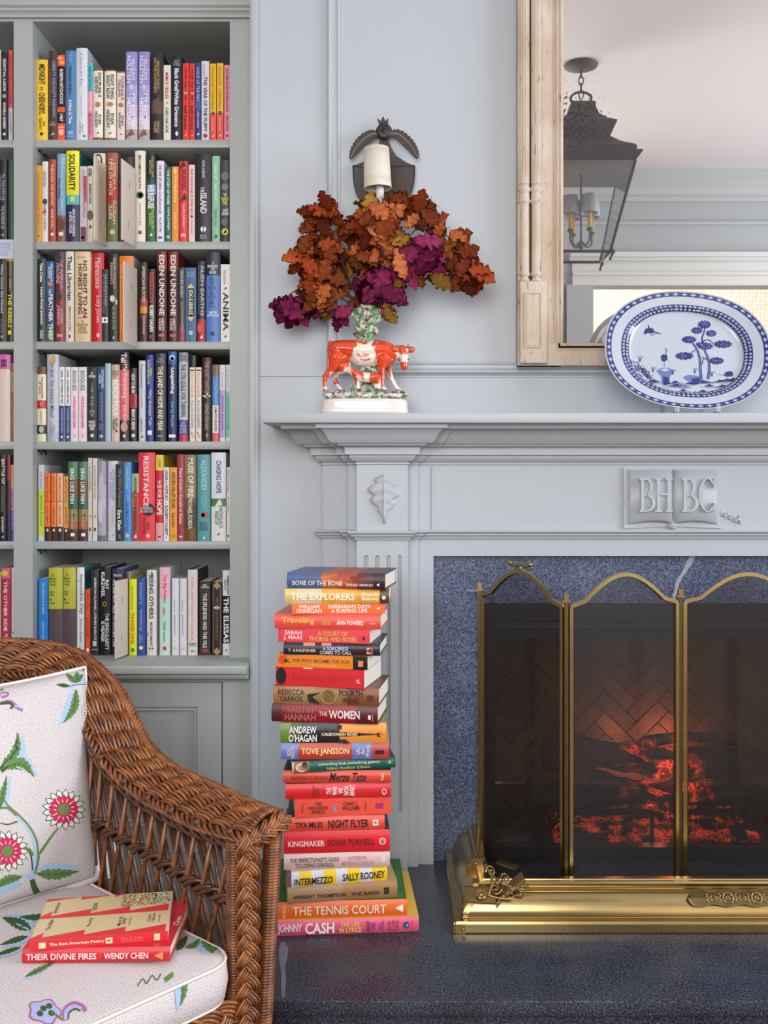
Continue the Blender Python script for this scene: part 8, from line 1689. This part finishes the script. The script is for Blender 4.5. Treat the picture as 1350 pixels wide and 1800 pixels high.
calf = [ch((530, 870, 46, fa), (600, 915, 56, fa), (690, 925, 58, fa), (770, 920, 54, fa)), ch((530, 870, 44, fa), (490, 840, 40, fa), (460, 838, 34, fa), (428, 842, 22, fa)),
        ch((560, 930, 36, fa), (570, 990, 22, fa), (572, 1050, 20, fa)), ch((600, 930, 34, fa+.012), (590, 1000, 20, fa+.012), (580, 1050, 18, fa+.012)),
        ch((780, 940, 38, fa), (805, 990, 22, fa), (800, 1050, 19, fa)), ch((760, 950, 32, fa+.012), (770, 1010, 20, fa+.012), (782, 1055, 18, fa+.012)), ch((815, 900, 12, fa), (826, 960, 9, fa), (824, 1040, 10, fa))]
blob('calf_body', calf, .0011, GLZ, calf_col, 5, cow)
bm = bmesh.new(); sphere(bm, cw(470, 830, fa-.0078), .0013, 1); keep(obj('calf_eye', bm, MATS['black_glaze']), cow)
def moss(co):
    q = noise.noise(co*70); r = noise.noise(co*210+Vector((3, 1, 2))); c = mixc(lin('dcd8cc'), lin('6a9a74'), .45+1.5*q); c = mixc(c, lin('4c5c3c'), max(0, r)*1.6); c = mixc(c, lin('6a3a34'), max(0, noise.noise(co*120+Vector((9, 4, 1))))*2.2); return c
# mound, rock behind the calf
bm_ch = [ch(*[(x, 1125+8*math.sin(x*.05), 42, dd) for x in range(215, 1105, 40)]) for dd in (-.030, -.012, .006, .024)]
blob('grassy_mound', bm_ch+[ch((600, 850, 42, .0), (680, 815, 52, .0), (760, 850, 46, .0)), ch((620, 1060, 50), (680, 1010, 60), (740, 1060, 50)), ch((640, 860, 50, .004), (680, 1000, 55, .004)), ch((505, 1010, 16, -.02), (515, 1090, 26, -.02)), ch((1040, 1090, 40, -.01), (1090, 1110, 36, .0))], .0015, GLZ, moss, 3, cow)
# plinth: rounded oval slab
bm = bmesh.new(); c = cw(648, 1310); w0 = 497*K_U; ring = []; prof_p = [(1.0, 0), (1.0, .012), (.985, .014), (.975, .030), (.965, .037), (.90, .040)]
z_b = 1.1732
for k, hh in prof_p:
    row = []
    for i in range(64):
        a = 2*math.pi*i/64; ex = abs(math.cos(a))**.45*math.copysign(1, math.cos(a)); ey = abs(math.sin(a))**.6*math.copysign(1, math.sin(a)); row.append(bm.verts.new((c.x+ex*w0*(k if hh else 1), DV+ey*.044*k, z_b+hh)))
    ring.append(row)
for a, b_ in zip(ring, ring[1:]):
    for i in range(64): bm.faces.new((a[i], a[(i+1) % 64], b_[(i+1) % 64], b_[i])).smooth = True
bm.faces.new(ring[0][::-1]); bm.faces.new(ring[-1]); bmesh.ops.recalc_face_normals(bm, faces=bm.faces)
keep(obj('white_plinth', bm, mat('cream_glaze', 'e4dcd4', rough=.1, coat=.6)), cow)
# tree-stump vase on the back
def stump(co): return mixc(moss(co*1.0), lin('48a866'), max(0, noise.noise(co*75+Vector((5, 5, 5))))*1.5)
vase = [ch((665, 490, 95), (660, 440, 108), (655, 400, 95), (668, 340, 84), (672, 300, 92), (668, 240, 120), (662, 185, 142)),
        ch((560, 425, 45, -.006), (600, 395, 55, -.01)), ch((770, 400, 42, -.004), (735, 360, 50, -.01)), ch((590, 370, 50, -.012), (610, 300, 45, -.016), (560, 240, 40, -.01), (505, 190, 32)), ch((520, 215, 40, -.006), (490, 165, 30, 0)),
        ch((740, 300, 50, -.014), (790, 260, 52, -.012), (810, 215, 46, -.004)), ch((700, 200, 60, -.018), (740, 180, 50, -.018), (820, 180, 38, -.004)), ch((640, 260, 45, -.02), (660, 200, 45, -.022)), ch((650, 430, 50, -.016), (700, 400, 45, -.018))]
blob('stump_vase', vase, .0014, GLZ, stump, 3, cow)
# ================================================================ oak branches
def leaf_mesh(name, var):
    rl = random.Random(var); Ls, Rs = oak_outline(54, 4.2+rl.uniform(-.4, .3), .52); bm = bmesh.new(); rows = []; cur = rl.uniform(.15, .5); tw = rl.uniform(-.5, .5); cup = rl.uniform(-.25, .35)
    for (lx, t), (rx, _) in zip(Ls, Rs):
        row = []
        for k in range(7):
            u = -1+2*k/6; w_ = (rx if u > 0 else -lx); x = w_*u*1.06; z = cup*x*x*2.2-cur*t*t*.45+.05*math.sin(t*20+u*2)*abs(u)+tw*x*t*.8+.03*abs(u)**.5
            row.append(bm.verts.new((x, t, z)))
        rows.append(row)
    for i in range(len(rows)-1):
        for k in range(6): bm.faces.new((rows[i][k], rows[i][k+1], rows[i+1][k+1], rows[i+1][k])).smooth = True
    tube(bm, [(0, -.16, .02), (0, 0, 0)], [.009, .013], 5)
    g = bmesh.ops.solidify(bm, geom=bm.faces[:], thickness=.008)
    me = bpy.data.meshes.new(name); bm.to_mesh(me); bm.free(); me.shade_smooth(); return me
def leaf_material(name, h, h2):
    m = bpy.data.materials.new(name); m.use_nodes = True; nt = m.node_tree; b = nt.nodes['Principled BSDF']; N = nt.nodes.new; Lk = nt.links.new
    oi = N('ShaderNodeObjectInfo'); tc = N('ShaderNodeTexCoord'); n = N('ShaderNodeTexNoise'); n.inputs['Scale'].default_value = 5; n.inputs['Detail'].default_value = 4; Lk(tc.outputs['Object'], n.inputs[0])
    ad_ = N('ShaderNodeMath'); ad_.operation = 'ADD'; Lk(oi.outputs['Random'], ad_.inputs[0]); Lk(n.outputs[0], ad_.inputs[1]); mr = N('ShaderNodeMapRange'); mr.inputs[1].default_value = .35; mr.inputs[2].default_value = 1.45; Lk(ad_.outputs[0], mr.inputs[0])
    mx = N('ShaderNodeMix'); mx.data_type = 'RGBA'; mx.inputs[6].default_value = lin(h); mx.inputs[7].default_value = lin(h2); Lk(mr.outputs[0], mx.inputs[0]); Lk(mx.outputs[2], b.inputs['Base Color'])
    # fine side veins as relief
    w = N('ShaderNodeTexWave'); w.inputs['Scale'].default_value = 3.2; w.inputs['Distortion'].default_value = 1.5; w.bands_direction = 'DIAGONAL'; ab = N('ShaderNodeVectorMath'); ab.operation = 'ABSOLUTE'; Lk(tc.outputs['Object'], ab.inputs[0]); Lk(ab.outputs[0], w.inputs[0])
    bp = N('ShaderNodeBump'); bp.inputs['Strength'].default_value = .5; bp.inputs['Distance'].default_value = .002; Lk(w.outputs[0], bp.inputs['Height']); Lk(bp.outputs[0], b.inputs['Normal']); b.inputs['Roughness'].default_value = .8; b.inputs['Specular IOR Level'].default_value = .25
    b.inputs['Subsurface Weight'].default_value = 0; return m
LMT = {'rust': leaf_material('rust_leaf', 'a6421a', 'bf5c2c'), 'dark': leaf_material('dark_rust_leaf', '76301a', 'a04c26'), 'orange': leaf_material('orange_leaf', 'cc6a34', 'dd8a56'), 'olive': leaf_material('olive_leaf', '9a5a22', 'b08434'), 'magenta': leaf_material('magenta_leaf', '76204a', 'a03062'), 'brown': leaf_material('brown_leaf', '7c3c1c', 'b0602a')}
LME = [leaf_mesh('oak_leaf_blade', v) for v in range(7)]
LMM = {}
def lm(v, c):
    if (v, c) not in LMM:
        me = LME[v].copy(); me.materials.append(LMT[c]); LMM[v, c] = me
    return LMM[v, c]
TWIG = mat('dark_twig', '3a2a24', rough=.8)
def b2(x, y, d=2.53): return P(470+x/3.375, 190+y/3.375, d)
vtop = b2(600, 1215)
# label, stem way-points, [(x, y, rx, ry, n, colour, size)]
BRANCH = [
 ('rust red oak branch rising highest at the left of the bouquet', [(560, 1190), (470, 980), (410, 800), (340, 620), (350, 560)], [(350, 555, 40, 35, 4, 'rust', 42), (265, 620, 50, 40, 6, 'rust', 44), (300, 680, 70, 40, 7, 'dark', 46), (385, 630, 40, 50, 5, 'rust', 42), (250, 700, 40, 40, 4, 'rust', 42)]),
 ('dense rust and dark oak branch on the left side of the bouquet', [(560, 1195), (440, 1050), (330, 900), (230, 820)], [(320, 820, 90, 60, 11, 'rust', 50), (220, 900, 70, 80, 11, 'rust', 50), (360, 900, 80, 70, 10, 'dark', 52), (250, 1010, 60, 50, 7, 'rust', 46), (220, 800, 40, 40, 4, 'brown', 38)]),
 ('light orange oak branch hanging low at the left of the bouquet', [(550, 1210), (470, 1100), (400, 1020)], [(340, 980, 50, 50, 7, 'orange', 50), (350, 1080, 60, 50, 9, 'orange', 50), (430, 1030, 50, 50, 6, 'brown', 50), (340, 1160, 60, 30, 6, 'orange', 46), (265, 1140, 40, 50, 5, 'brown', 44), (320, 1215, 30, 20, 3, 'olive', 40)]),
 ('magenta oak sprig reaching out at the lower left', [(520, 1190), (330, 1050), (215, 1060), (140, 1100)], [(110, 1170, 45, 50, 5, 'magenta', 54), (175, 1200, 45, 55, 6, 'magenta', 54), (240, 1200, 35, 50, 4, 'magenta', 46), (430, 1230, 40, 35, 5, 'magenta', 46)]),
 ('brown and orange oak branch in the centre left of the bouquet', [(590, 1190), (560, 950), (500, 760)], [(480, 720, 60, 50, 8, 'dark', 44), (540, 690, 40, 50, 5, 'rust', 40), (560, 820, 60, 60, 9, 'orange', 48), (510, 900, 50, 50, 6, 'olive', 44), (600, 760, 50, 50, 7, 'dark', 44), (620, 900, 60, 60, 8, 'brown', 46), (570, 980, 60, 50, 6, 'dark', 42)]),
 ('olive gold oak branch along the top centre under the sconce', [(620, 1190), (650, 900), (720, 700), (760, 600)], [(610, 610, 50, 40, 6, 'olive', 50), (700, 570, 60, 35, 6, 'brown', 46), (790, 590, 60, 40, 8, 'olive', 52), (770, 545, 50, 25, 5, 'brown', 44), (860, 590, 50, 40, 6, 'brown', 46)]),
 ('bright orange oak branch cascading down the middle', [(620, 1190), (650, 950), (690, 760), (680, 640)], [(680, 640, 50, 50, 8, 'orange', 60), (720, 670, 50, 50, 6, 'orange', 56), (700, 770, 45, 45, 7, 'orange', 54), (720, 850, 45, 45, 7, 'orange', 52), (780, 910, 35, 40, 5, 'orange', 50), (810, 780, 40, 30, 4, 'olive', 44)]),
 ('rust oak branch arching over to the upper right', [(640, 1190), (740, 950), (870, 730), (960, 690)], [(900, 580, 55, 30, 6, 'rust', 46), (960, 590, 30, 40, 3, 'brown', 44), (890, 650, 50, 35, 5, 'orange', 46), (990, 680, 55, 50, 7, 'dark', 46), (1010, 740, 40, 30, 4, 'brown', 40)]),
 ('large magenta oak leaves at the right of the centre', [(640, 1190), (760, 1030), (880, 900)], [(930, 800, 50, 50, 6, 'magenta', 60), (870, 880, 60, 60, 8, 'magenta', 60), (960, 900, 40, 60, 6, 'magenta', 58), (830, 980, 50, 45, 5, 'magenta', 54), (980, 880, 30, 40, 3, 'magenta', 50)]),
 ('large magenta oak leaves low in the middle above the vase', [(620, 1200), (640, 1100)], [(580, 1040, 45, 50, 6, 'magenta', 54), (700, 1000, 60, 50, 7, 'magenta', 58), (690, 1090, 70, 50, 9, 'magenta', 58), (600, 1130, 60, 45, 7, 'magenta', 54), (770, 1120, 30, 40, 3, 'magenta', 46), (785, 1035, 40, 30, 4, 'olive', 44), (715, 1215, 35, 35, 4, 'olive', 46), (550, 1160, 30, 30, 3, 'brown', 40)]),
 ('brown oak branch hanging out to the far right', [(650, 1190), (860, 900), (960, 740), (1100, 780), (1200, 900)], [(1010, 840, 50, 50, 6, 'olive', 48), (1080, 880, 60, 60, 9, 'brown', 52), (1130, 770, 45, 35, 4, 'brown', 50), (1160, 880, 50, 60, 8, 'dark', 50), (1180, 990, 60, 50, 9, 'dark', 54), (1240, 980, 45, 60, 6, 'rust', 54), (1210, 940, 30, 30, 2, 'orange', 44), (1020, 1020, 25, 45, 3, 'olive', 48), (900, 1010, 40, 20, 3, 'brown', 38)]),
]
rb = random.Random(21)
for bi, (lab, stem, cl) in enumerate(BRANCH):
    root = empty('oak_branch', lab, 'leafy branch', vtop, 'oak branches in the cow vase')
    dz_ = [0, -.01, .015, .0, .02, .03, -.035, .01, -.03, -.03, 0][bi]
    pts = [vtop-UPV*.03]+[b2(*p, 2.53+dz_*(i+1)/len(stem)) for i, p in enumerate(stem)]; tw_ = bmesh.new(); cp_ = crom(pts, 6); tube(tw_, cp_, [.0028*(1-.55*i/len(cp_)) for i in range(len(cp_))], 6)
    for (x, y, rx, ry, n, col, sz) in cl:
        # side twig from the nearest stem point
        c = b2(x, y, 2.53+dz_); near = min(cp_[2:], key=lambda p: (p-c).length)
        if (near-c).length > .012: tube(tw_, crom([near, near.lerp(c, .5)+Vector((0, -.004, .006)), c], 4), [.0016, .0015, .0014, .0013, .0012, .0011, .001, .001, .0009], 5)
        n = max(2, round(n*.72))
        for k in range(n):
            a = 2*math.pi*(k+rb.random()*.7)/n; q = rb.uniform(.15, 1)**.5 if n > 3 else rb.uniform(.1, .7); px_, py_ = x+rx*q*math.cos(a)*.8, y+ry*q*math.sin(a)*.8
            p = b2(px_, py_, 2.53+dz_+rb.uniform(-.032, .032)); L = sz*rb.uniform(.85, 1.15)*1.12/3.375*2.53/F*2.6
            # direction: outwards from the cluster with a little droop
            d = Vector((math.cos(a)*.9+(px_-x)*.004, 0, -math.sin(a)*.8-.35)); d.y = rb.uniform(-.45, .2); d.normalize()
            nrm = Vector((rb.uniform(-.55, .55), -1, rb.uniform(-.3, .65))).normalized(); xa_ = d.cross(nrm).normalized(); za = xa_.cross(d).normalized()
            M_ = Matrix((xa_, d, za)).transposed().to_4x4(); L = min(.079, L)
            o = bpy.data.objects.new('leaf', lm(rb.randrange(7), col)); C.objects.link(o); o.parent = root
            o.matrix_local = Matrix.Translation(p-d*L*.45-vtop) @ M_ @ Matrix.Diagonal((L, L, L, 1))
    keep(obj('stem', tw_, TWIG), root)
# ================================================================ blue and white platter
PD = 2.515; pc = P(1207.5, 616.5, PD); TL = math.radians(13); RO = math.radians(-4.5)
PA, PBh = .2075, .1545
pu0 = Vector((1, 0, 0)); pv0 = Vector((0, math.sin(TL), math.cos(TL))); pu = pu0*math.cos(RO)+pv0*math.sin(RO); pv = -pu0*math.sin(RO)+pv0*math.cos(RO); pn = pu.cross(pv).normalized()
if pn.y > 0: pn = -pn
PORC = mat('bluish_porcelain', 'b3bcc8', rough=.13, coat=.5); COB = mat('cobalt_print', '22306e', rough=.2, coat=.4); COBL = mat('pale_cobalt_print', '6474ac', rough=.2, coat=.4)
def sup(k, th, a, b, e=2.25):
    c, s = math.cos(th), math.sin(th); r = (abs(c)**e+abs(s)**e)**(-1/e); return a*k*r*c, b*k*r*s
def ph(k): # height towards the viewer for a rim fraction
    if k < .66: return 0
    if k < .76: t = (k-.66)/.10; return .012*t*t*(3-2*t)
    return .012+.010*((k-.76)/.24)
def pp_(u, v, off=0, k=None):
    if k is None:
        e = 2.25; k = ((abs(u)/PA)**e+(abs(v)/PBh)**e)**(1/e)
    return pc+pu*u+pv*v+pn*(ph(k)+off-.012)
plat = empty('platter', 'oval blue and white porcelain platter with pine trees leaning on the mirror', 'platter', pc-UPV*PBh)
bm = bmesh.new(); seg = 96; ks = [.02, .2, .4, .6, .66, .68, .70, .72, .74, .76, .8, .86, .92, .97, 1.0]; rows = []
for k in ks:
    rows.append([bm.verts.new(pp_(*sup(k, 2*math.pi*i/seg, PA, PBh), 0, k)) for i in range(seg)])
wob = [1+.006*math.sin(5*2*math.pi*i/seg+1)+.004*math.sin(9*2*math.pi*i/seg) for i in range(seg)]
rows.append([bm.verts.new(pp_(*[q*1.012 for q in sup(1, 2*math.pi*i/seg, PA, PBh)], -.001, 1)) for i in range(seg)])
for k in (1.0, .9, .76, .70, .66, .4, .02): rows.append([bm.verts.new(pp_(*sup(k, 2*math.pi*i/seg, PA, PBh), -.0045, k)) for i in range(seg)])
for a, b_ in zip(rows, rows[1:]):
    for i in range(seg): bm.faces.new((a[i], a[(i+1) % seg], b_[(i+1) % seg], b_[i])).smooth = True
bm.faces.new(rows[0][::-1]); bm.faces.new(rows[-1]); bmesh.ops.recalc_face_normals(bm, faces=bm.faces); keep(obj('dish', bm, PORC), plat)
bm = bmesh.new(); tube(bm, [pp_(*[q*1.006 for q in sup(1, 2*math.pi*i/seg, PA, PBh)], 0, 1) for i in range(seg+1)], .0009, 5, cap=False); keep(obj('brown_rim_line', bm, mat('rim_brown', 'b9a9a0', rough=.3)), plat)
def band(k0, k1, n, mi, off, a0=0, a1=2*math.pi):
    g = [[bm.verts.new(pp_(*sup(k, a0+(a1-a0)*i/n, PA, PBh), off, k)) for k in (k0, (k0+k1)/2, k1)] for i in range(n+1)]
    for i in range(n):
        for j in range(2): bm.faces.new((g[i][j], g[i][j+1], g[i+1][j+1], g[i+1][j])).material_index = mi
def cell(k0, k1, a0, a1, pts, mi, off):
    vs = []
    for s, t in pts:
        k = k0+(k1-k0)*t; vs.append(bm.verts.new(pp_(*sup(k, a0+(a1-a0)*s, PA, PBh), off, k)))
    try: bm.faces.new(vs).material_index = mi
    except ValueError: pass
bm = bmesh.new()
band(.925, .99, 120, 1, .0004)
for i in range(56):   # outer trellis border: pale lozenges each holding a cross
    a0, a1 = 2*math.pi*i/56, 2*math.pi*(i+1)/56
    cell(.925, .99, a0, a1, ((.5, .12), (.9, .5), (.5, .88), (.1, .5)), 2, .0007); 
    for pts in (((.42, .2), (.58, .2), (.58, .8), (.42, .8)), ((.2, .42), (.8, .42), (.8, .58), (.2, .58))): cell(.925, .99, a0, a1, pts, 0, .001)
band(.70, .80, 120, 1, .0006)
for i in range(84):
    a0, a1 = 2*math.pi*i/84, 2*math.pi*(i+1)/84; deg = math.degrees((a0+a1)/2) % 360
    cart = any(abs(((deg-q+180) % 360)-180) < 11 for q in (90, 180, 270, 355))
    for r_ in (0, 1):
        k0 = .705+.046*r_; k1 = k0+.043; sh = .5*r_
        if cart: cell(k0, k1, a0, a1, ((.1, .2), (.6, .1), (.8, .7), (.3, .8)), 0, .001)
        else:
            for pts in (((.42, .05), (.58, .05), (.58, .95), (.42, .95)), ((.12, .4), (.88, .4), (.88, .6), (.12, .6))): cell(k0, k1, a0+(a1-a0)*sh*.5, a1+(a1-a0)*sh*.5, pts, 0, .001)
keep(obj('border_print', bm, [PORC, COB, COBL]), plat).__setitem__('kind', 'stuff')
# scene in the well, authored on the zoomed crop: (x, y) -> platter plane
bm = bmesh.new()
def inv_p(x, y):
    rx, rz = (1040+x/4.355-VX)/F, (VY-(480+y/4.355))/F; dr = Vector((rx, 1, rz)); o = Vector((0, 0, 1)); q = pc-pn*.012; t = (q-o).dot(pn)/dr.dot(pn); h = o+dr*t-pc; return h.dot(pu), h.dot(pv)
def pq(pts, mi=0, lift=0): poly_on(bm, [inv_p(*p) for p in pts], lambda a, b_: pp_(a, b_, .0005+.0002*lift), .05, mi)
rc = random.Random(5)
def pad(cx, cy, rx, ry):
    n = 11; out = []
    for i in range(n*4):
        a = 2*math.pi*i/(n*4); k = .8+.24*abs(math.sin(n*a/2)); out.append((cx+rx*k*math.cos(a), cy+ry*k*math.sin(a)))
    pq(out, 0, 1)
    for i in range(7):
        a = rc.uniform(0, 6.28); q = rc.uniform(0, .6); x_, y_ = cx+rx*q*math.cos(a), cy+ry*q*math.sin(a); pq([(x_+8*math.cos(t)*.8, y_+6*math.sin(t)*.8) for t in [k*math.pi/3 for k in range(6)]], 1, 2)
for p in ((862, 395, 52, 32), (805, 440, 45, 26), (915, 462, 42, 26), (745, 510, 58, 28), (1005, 545, 72, 30), (870, 560, 62, 28), (710, 635, 72, 30), (955, 672, 58, 28), (835, 545, 40, 18)): pad(*p)
for pts, w0, w1 in (([(838, 815), (832, 740), (828, 660), (808, 590), (775, 540), (768, 515)], 24, 10), ([(890, 812), (900, 730), (893, 660), (868, 600), (850, 560)], 22, 12), ([(855, 540), (845, 500), (858, 460), (868, 415)], 14, 8), ([(858, 520), (890, 510), (920, 530), (945, 550)], 8, 6), ([(795, 590), (770, 605), (760, 620)], 8, 5), ([(845, 700), (855, 660), (885, 645)], 8, 5), ([(845, 640), (862, 655), (898, 670)], 6, 5), ([(450, 480), (500, 460), (520, 468)], 5, 3)):
    pq(stroke(pts, w0, w1), 0, 0)
    if w0 > 18: pq(stroke([(a-1, b_) for a, b_ in pts], w0*.35, w1*.3), 1, 3)
for pts in ([(398, 460), (410, 430), (432, 420), (432, 388), (445, 420), (470, 425), (480, 445), (525, 462), (530, 470), (480, 455), (455, 465), (430, 458), (405, 472)], [(528, 640), (545, 622), (575, 628), (582, 655), (560, 680), (535, 672)]): pq(pts, 0, 0)
for pts, w_ in (([(572, 635), (568, 605), (575, 595), (562, 572)], 5), ([(556, 680), (556, 722)], 3), ([(575, 655), (586, 672)], 4)): pq(stroke(pts, w_), 0, 1)
pq([(495, 748), (530, 728), (590, 725), (635, 750), (600, 790), (590, 850), (540, 850), (530, 790)], 1, 0); pq([(520, 740), (560, 730), (600, 740), (570, 755)], 2, 1); pq([(545, 790), (590, 800), (600, 850), (550, 860)], 0, 1)
pq([(695, 800), (740, 778), (800, 785), (845, 800), (840, 835), (780, 860), (740, 830)], 1, 0); pq([(760, 810), (830, 800), (820, 850), (780, 855)], 0, 1)
pq([(1010, 780), (1030, 755), (1065, 750), (1085, 768), (1080, 790), (1030, 795)], 0, 0); pq(stroke([(1015, 785), (985, 778), (960, 780)], 3), 0, 0)
for i in range(46):   # bamboo and grasses at the left
    t = rc.random(); x_, y_ = 320+130*t+rc.uniform(-22, 22), 700+125*t+rc.uniform(-25, 20); a = rc.uniform(-2.8, -.3); pq(stroke([(x_, y_), (x_+18*math.cos(a), y_+18*math.sin(a)), (x_+34*math.cos(a+.5), y_+30*math.sin(a+.5))], 9, 1.5, 3), 0, rc.randrange(3))
for x_, y_ in ((300, 690), (370, 660), (470, 740), (620, 760), (790, 750), (920, 775)):
    for a in (-1.2, -1.8, -.7, -2.4): pq(stroke([(x_, y_+20), (x_+16*math.cos(a), y_+18*math.sin(a)), (x_+34*math.cos(a+.4), y_+26*math.sin(a+.4))], 3.5, 1.5, 3), 0, 1)
for (x_, y_, w_) in ((480, 830, 90), (520, 888, 60), (640, 835, 60), (650, 862, 110), (700, 900, 60), (640, 920, 50), (760, 845, 80), (850, 832, 120), (900, 862, 70), (850, 905, 60), (1000, 865, 60), (960, 905, 50), (1040, 820, 90), (980, 828, 70), (580, 845, 60), (720, 870, 50), (1080, 815, 60), (440, 850, 60), (790, 915, 40)):
    pq([(x_-w_*.6, y_+4), (x_-w_*.2, y_-6), (x_, y_-14), (x_+w_*.25, y_-5), (x_+w_*.6, y_+4), (x_, y_+9)], 0 if w_ > 55 else 1, 0); pq(stroke([(x_-w_, y_+9), (x_, y_+15), (x_+w_, y_+8)], 2.5), 0, 1)
pq(stroke([(385, 855), (470, 900), (600, 945), (760, 960), (940, 940), (1080, 870)], 4), 1, 0); pq(stroke([(370, 862), (520, 842), (700, 850), (900, 840), (1130, 805)], 3), 0, 0)
keep(obj('landscape_print', bm, [COB, COBL, PORC]), plat).__setitem__('kind', 'stuff')
stand = empty('plate_stand', 'small clear acrylic stand holding the platter', 'plate stand', P(1215, 724, 2.49))
ACR = glass_mat('clear_acrylic', refl=.12, alpha_col=(.93, .95, .97, 1), rough=.02)
for q in (1187, 1259):
    xx = X(q, 2.47); bm = bmesh.new(); box(bm, xx-.0055, xx+.0055, 2.455, 2.60, 1.1732, 1.1775); box(bm, xx-.0055, xx+.0055, 2.455, 2.459, 1.1732, 1.191); box(bm, xx-.0055, xx+.0055, 2.59, 2.594, 1.1775, 1.26)
    keep(obj('acrylic_arm', bm, ACR), stand)
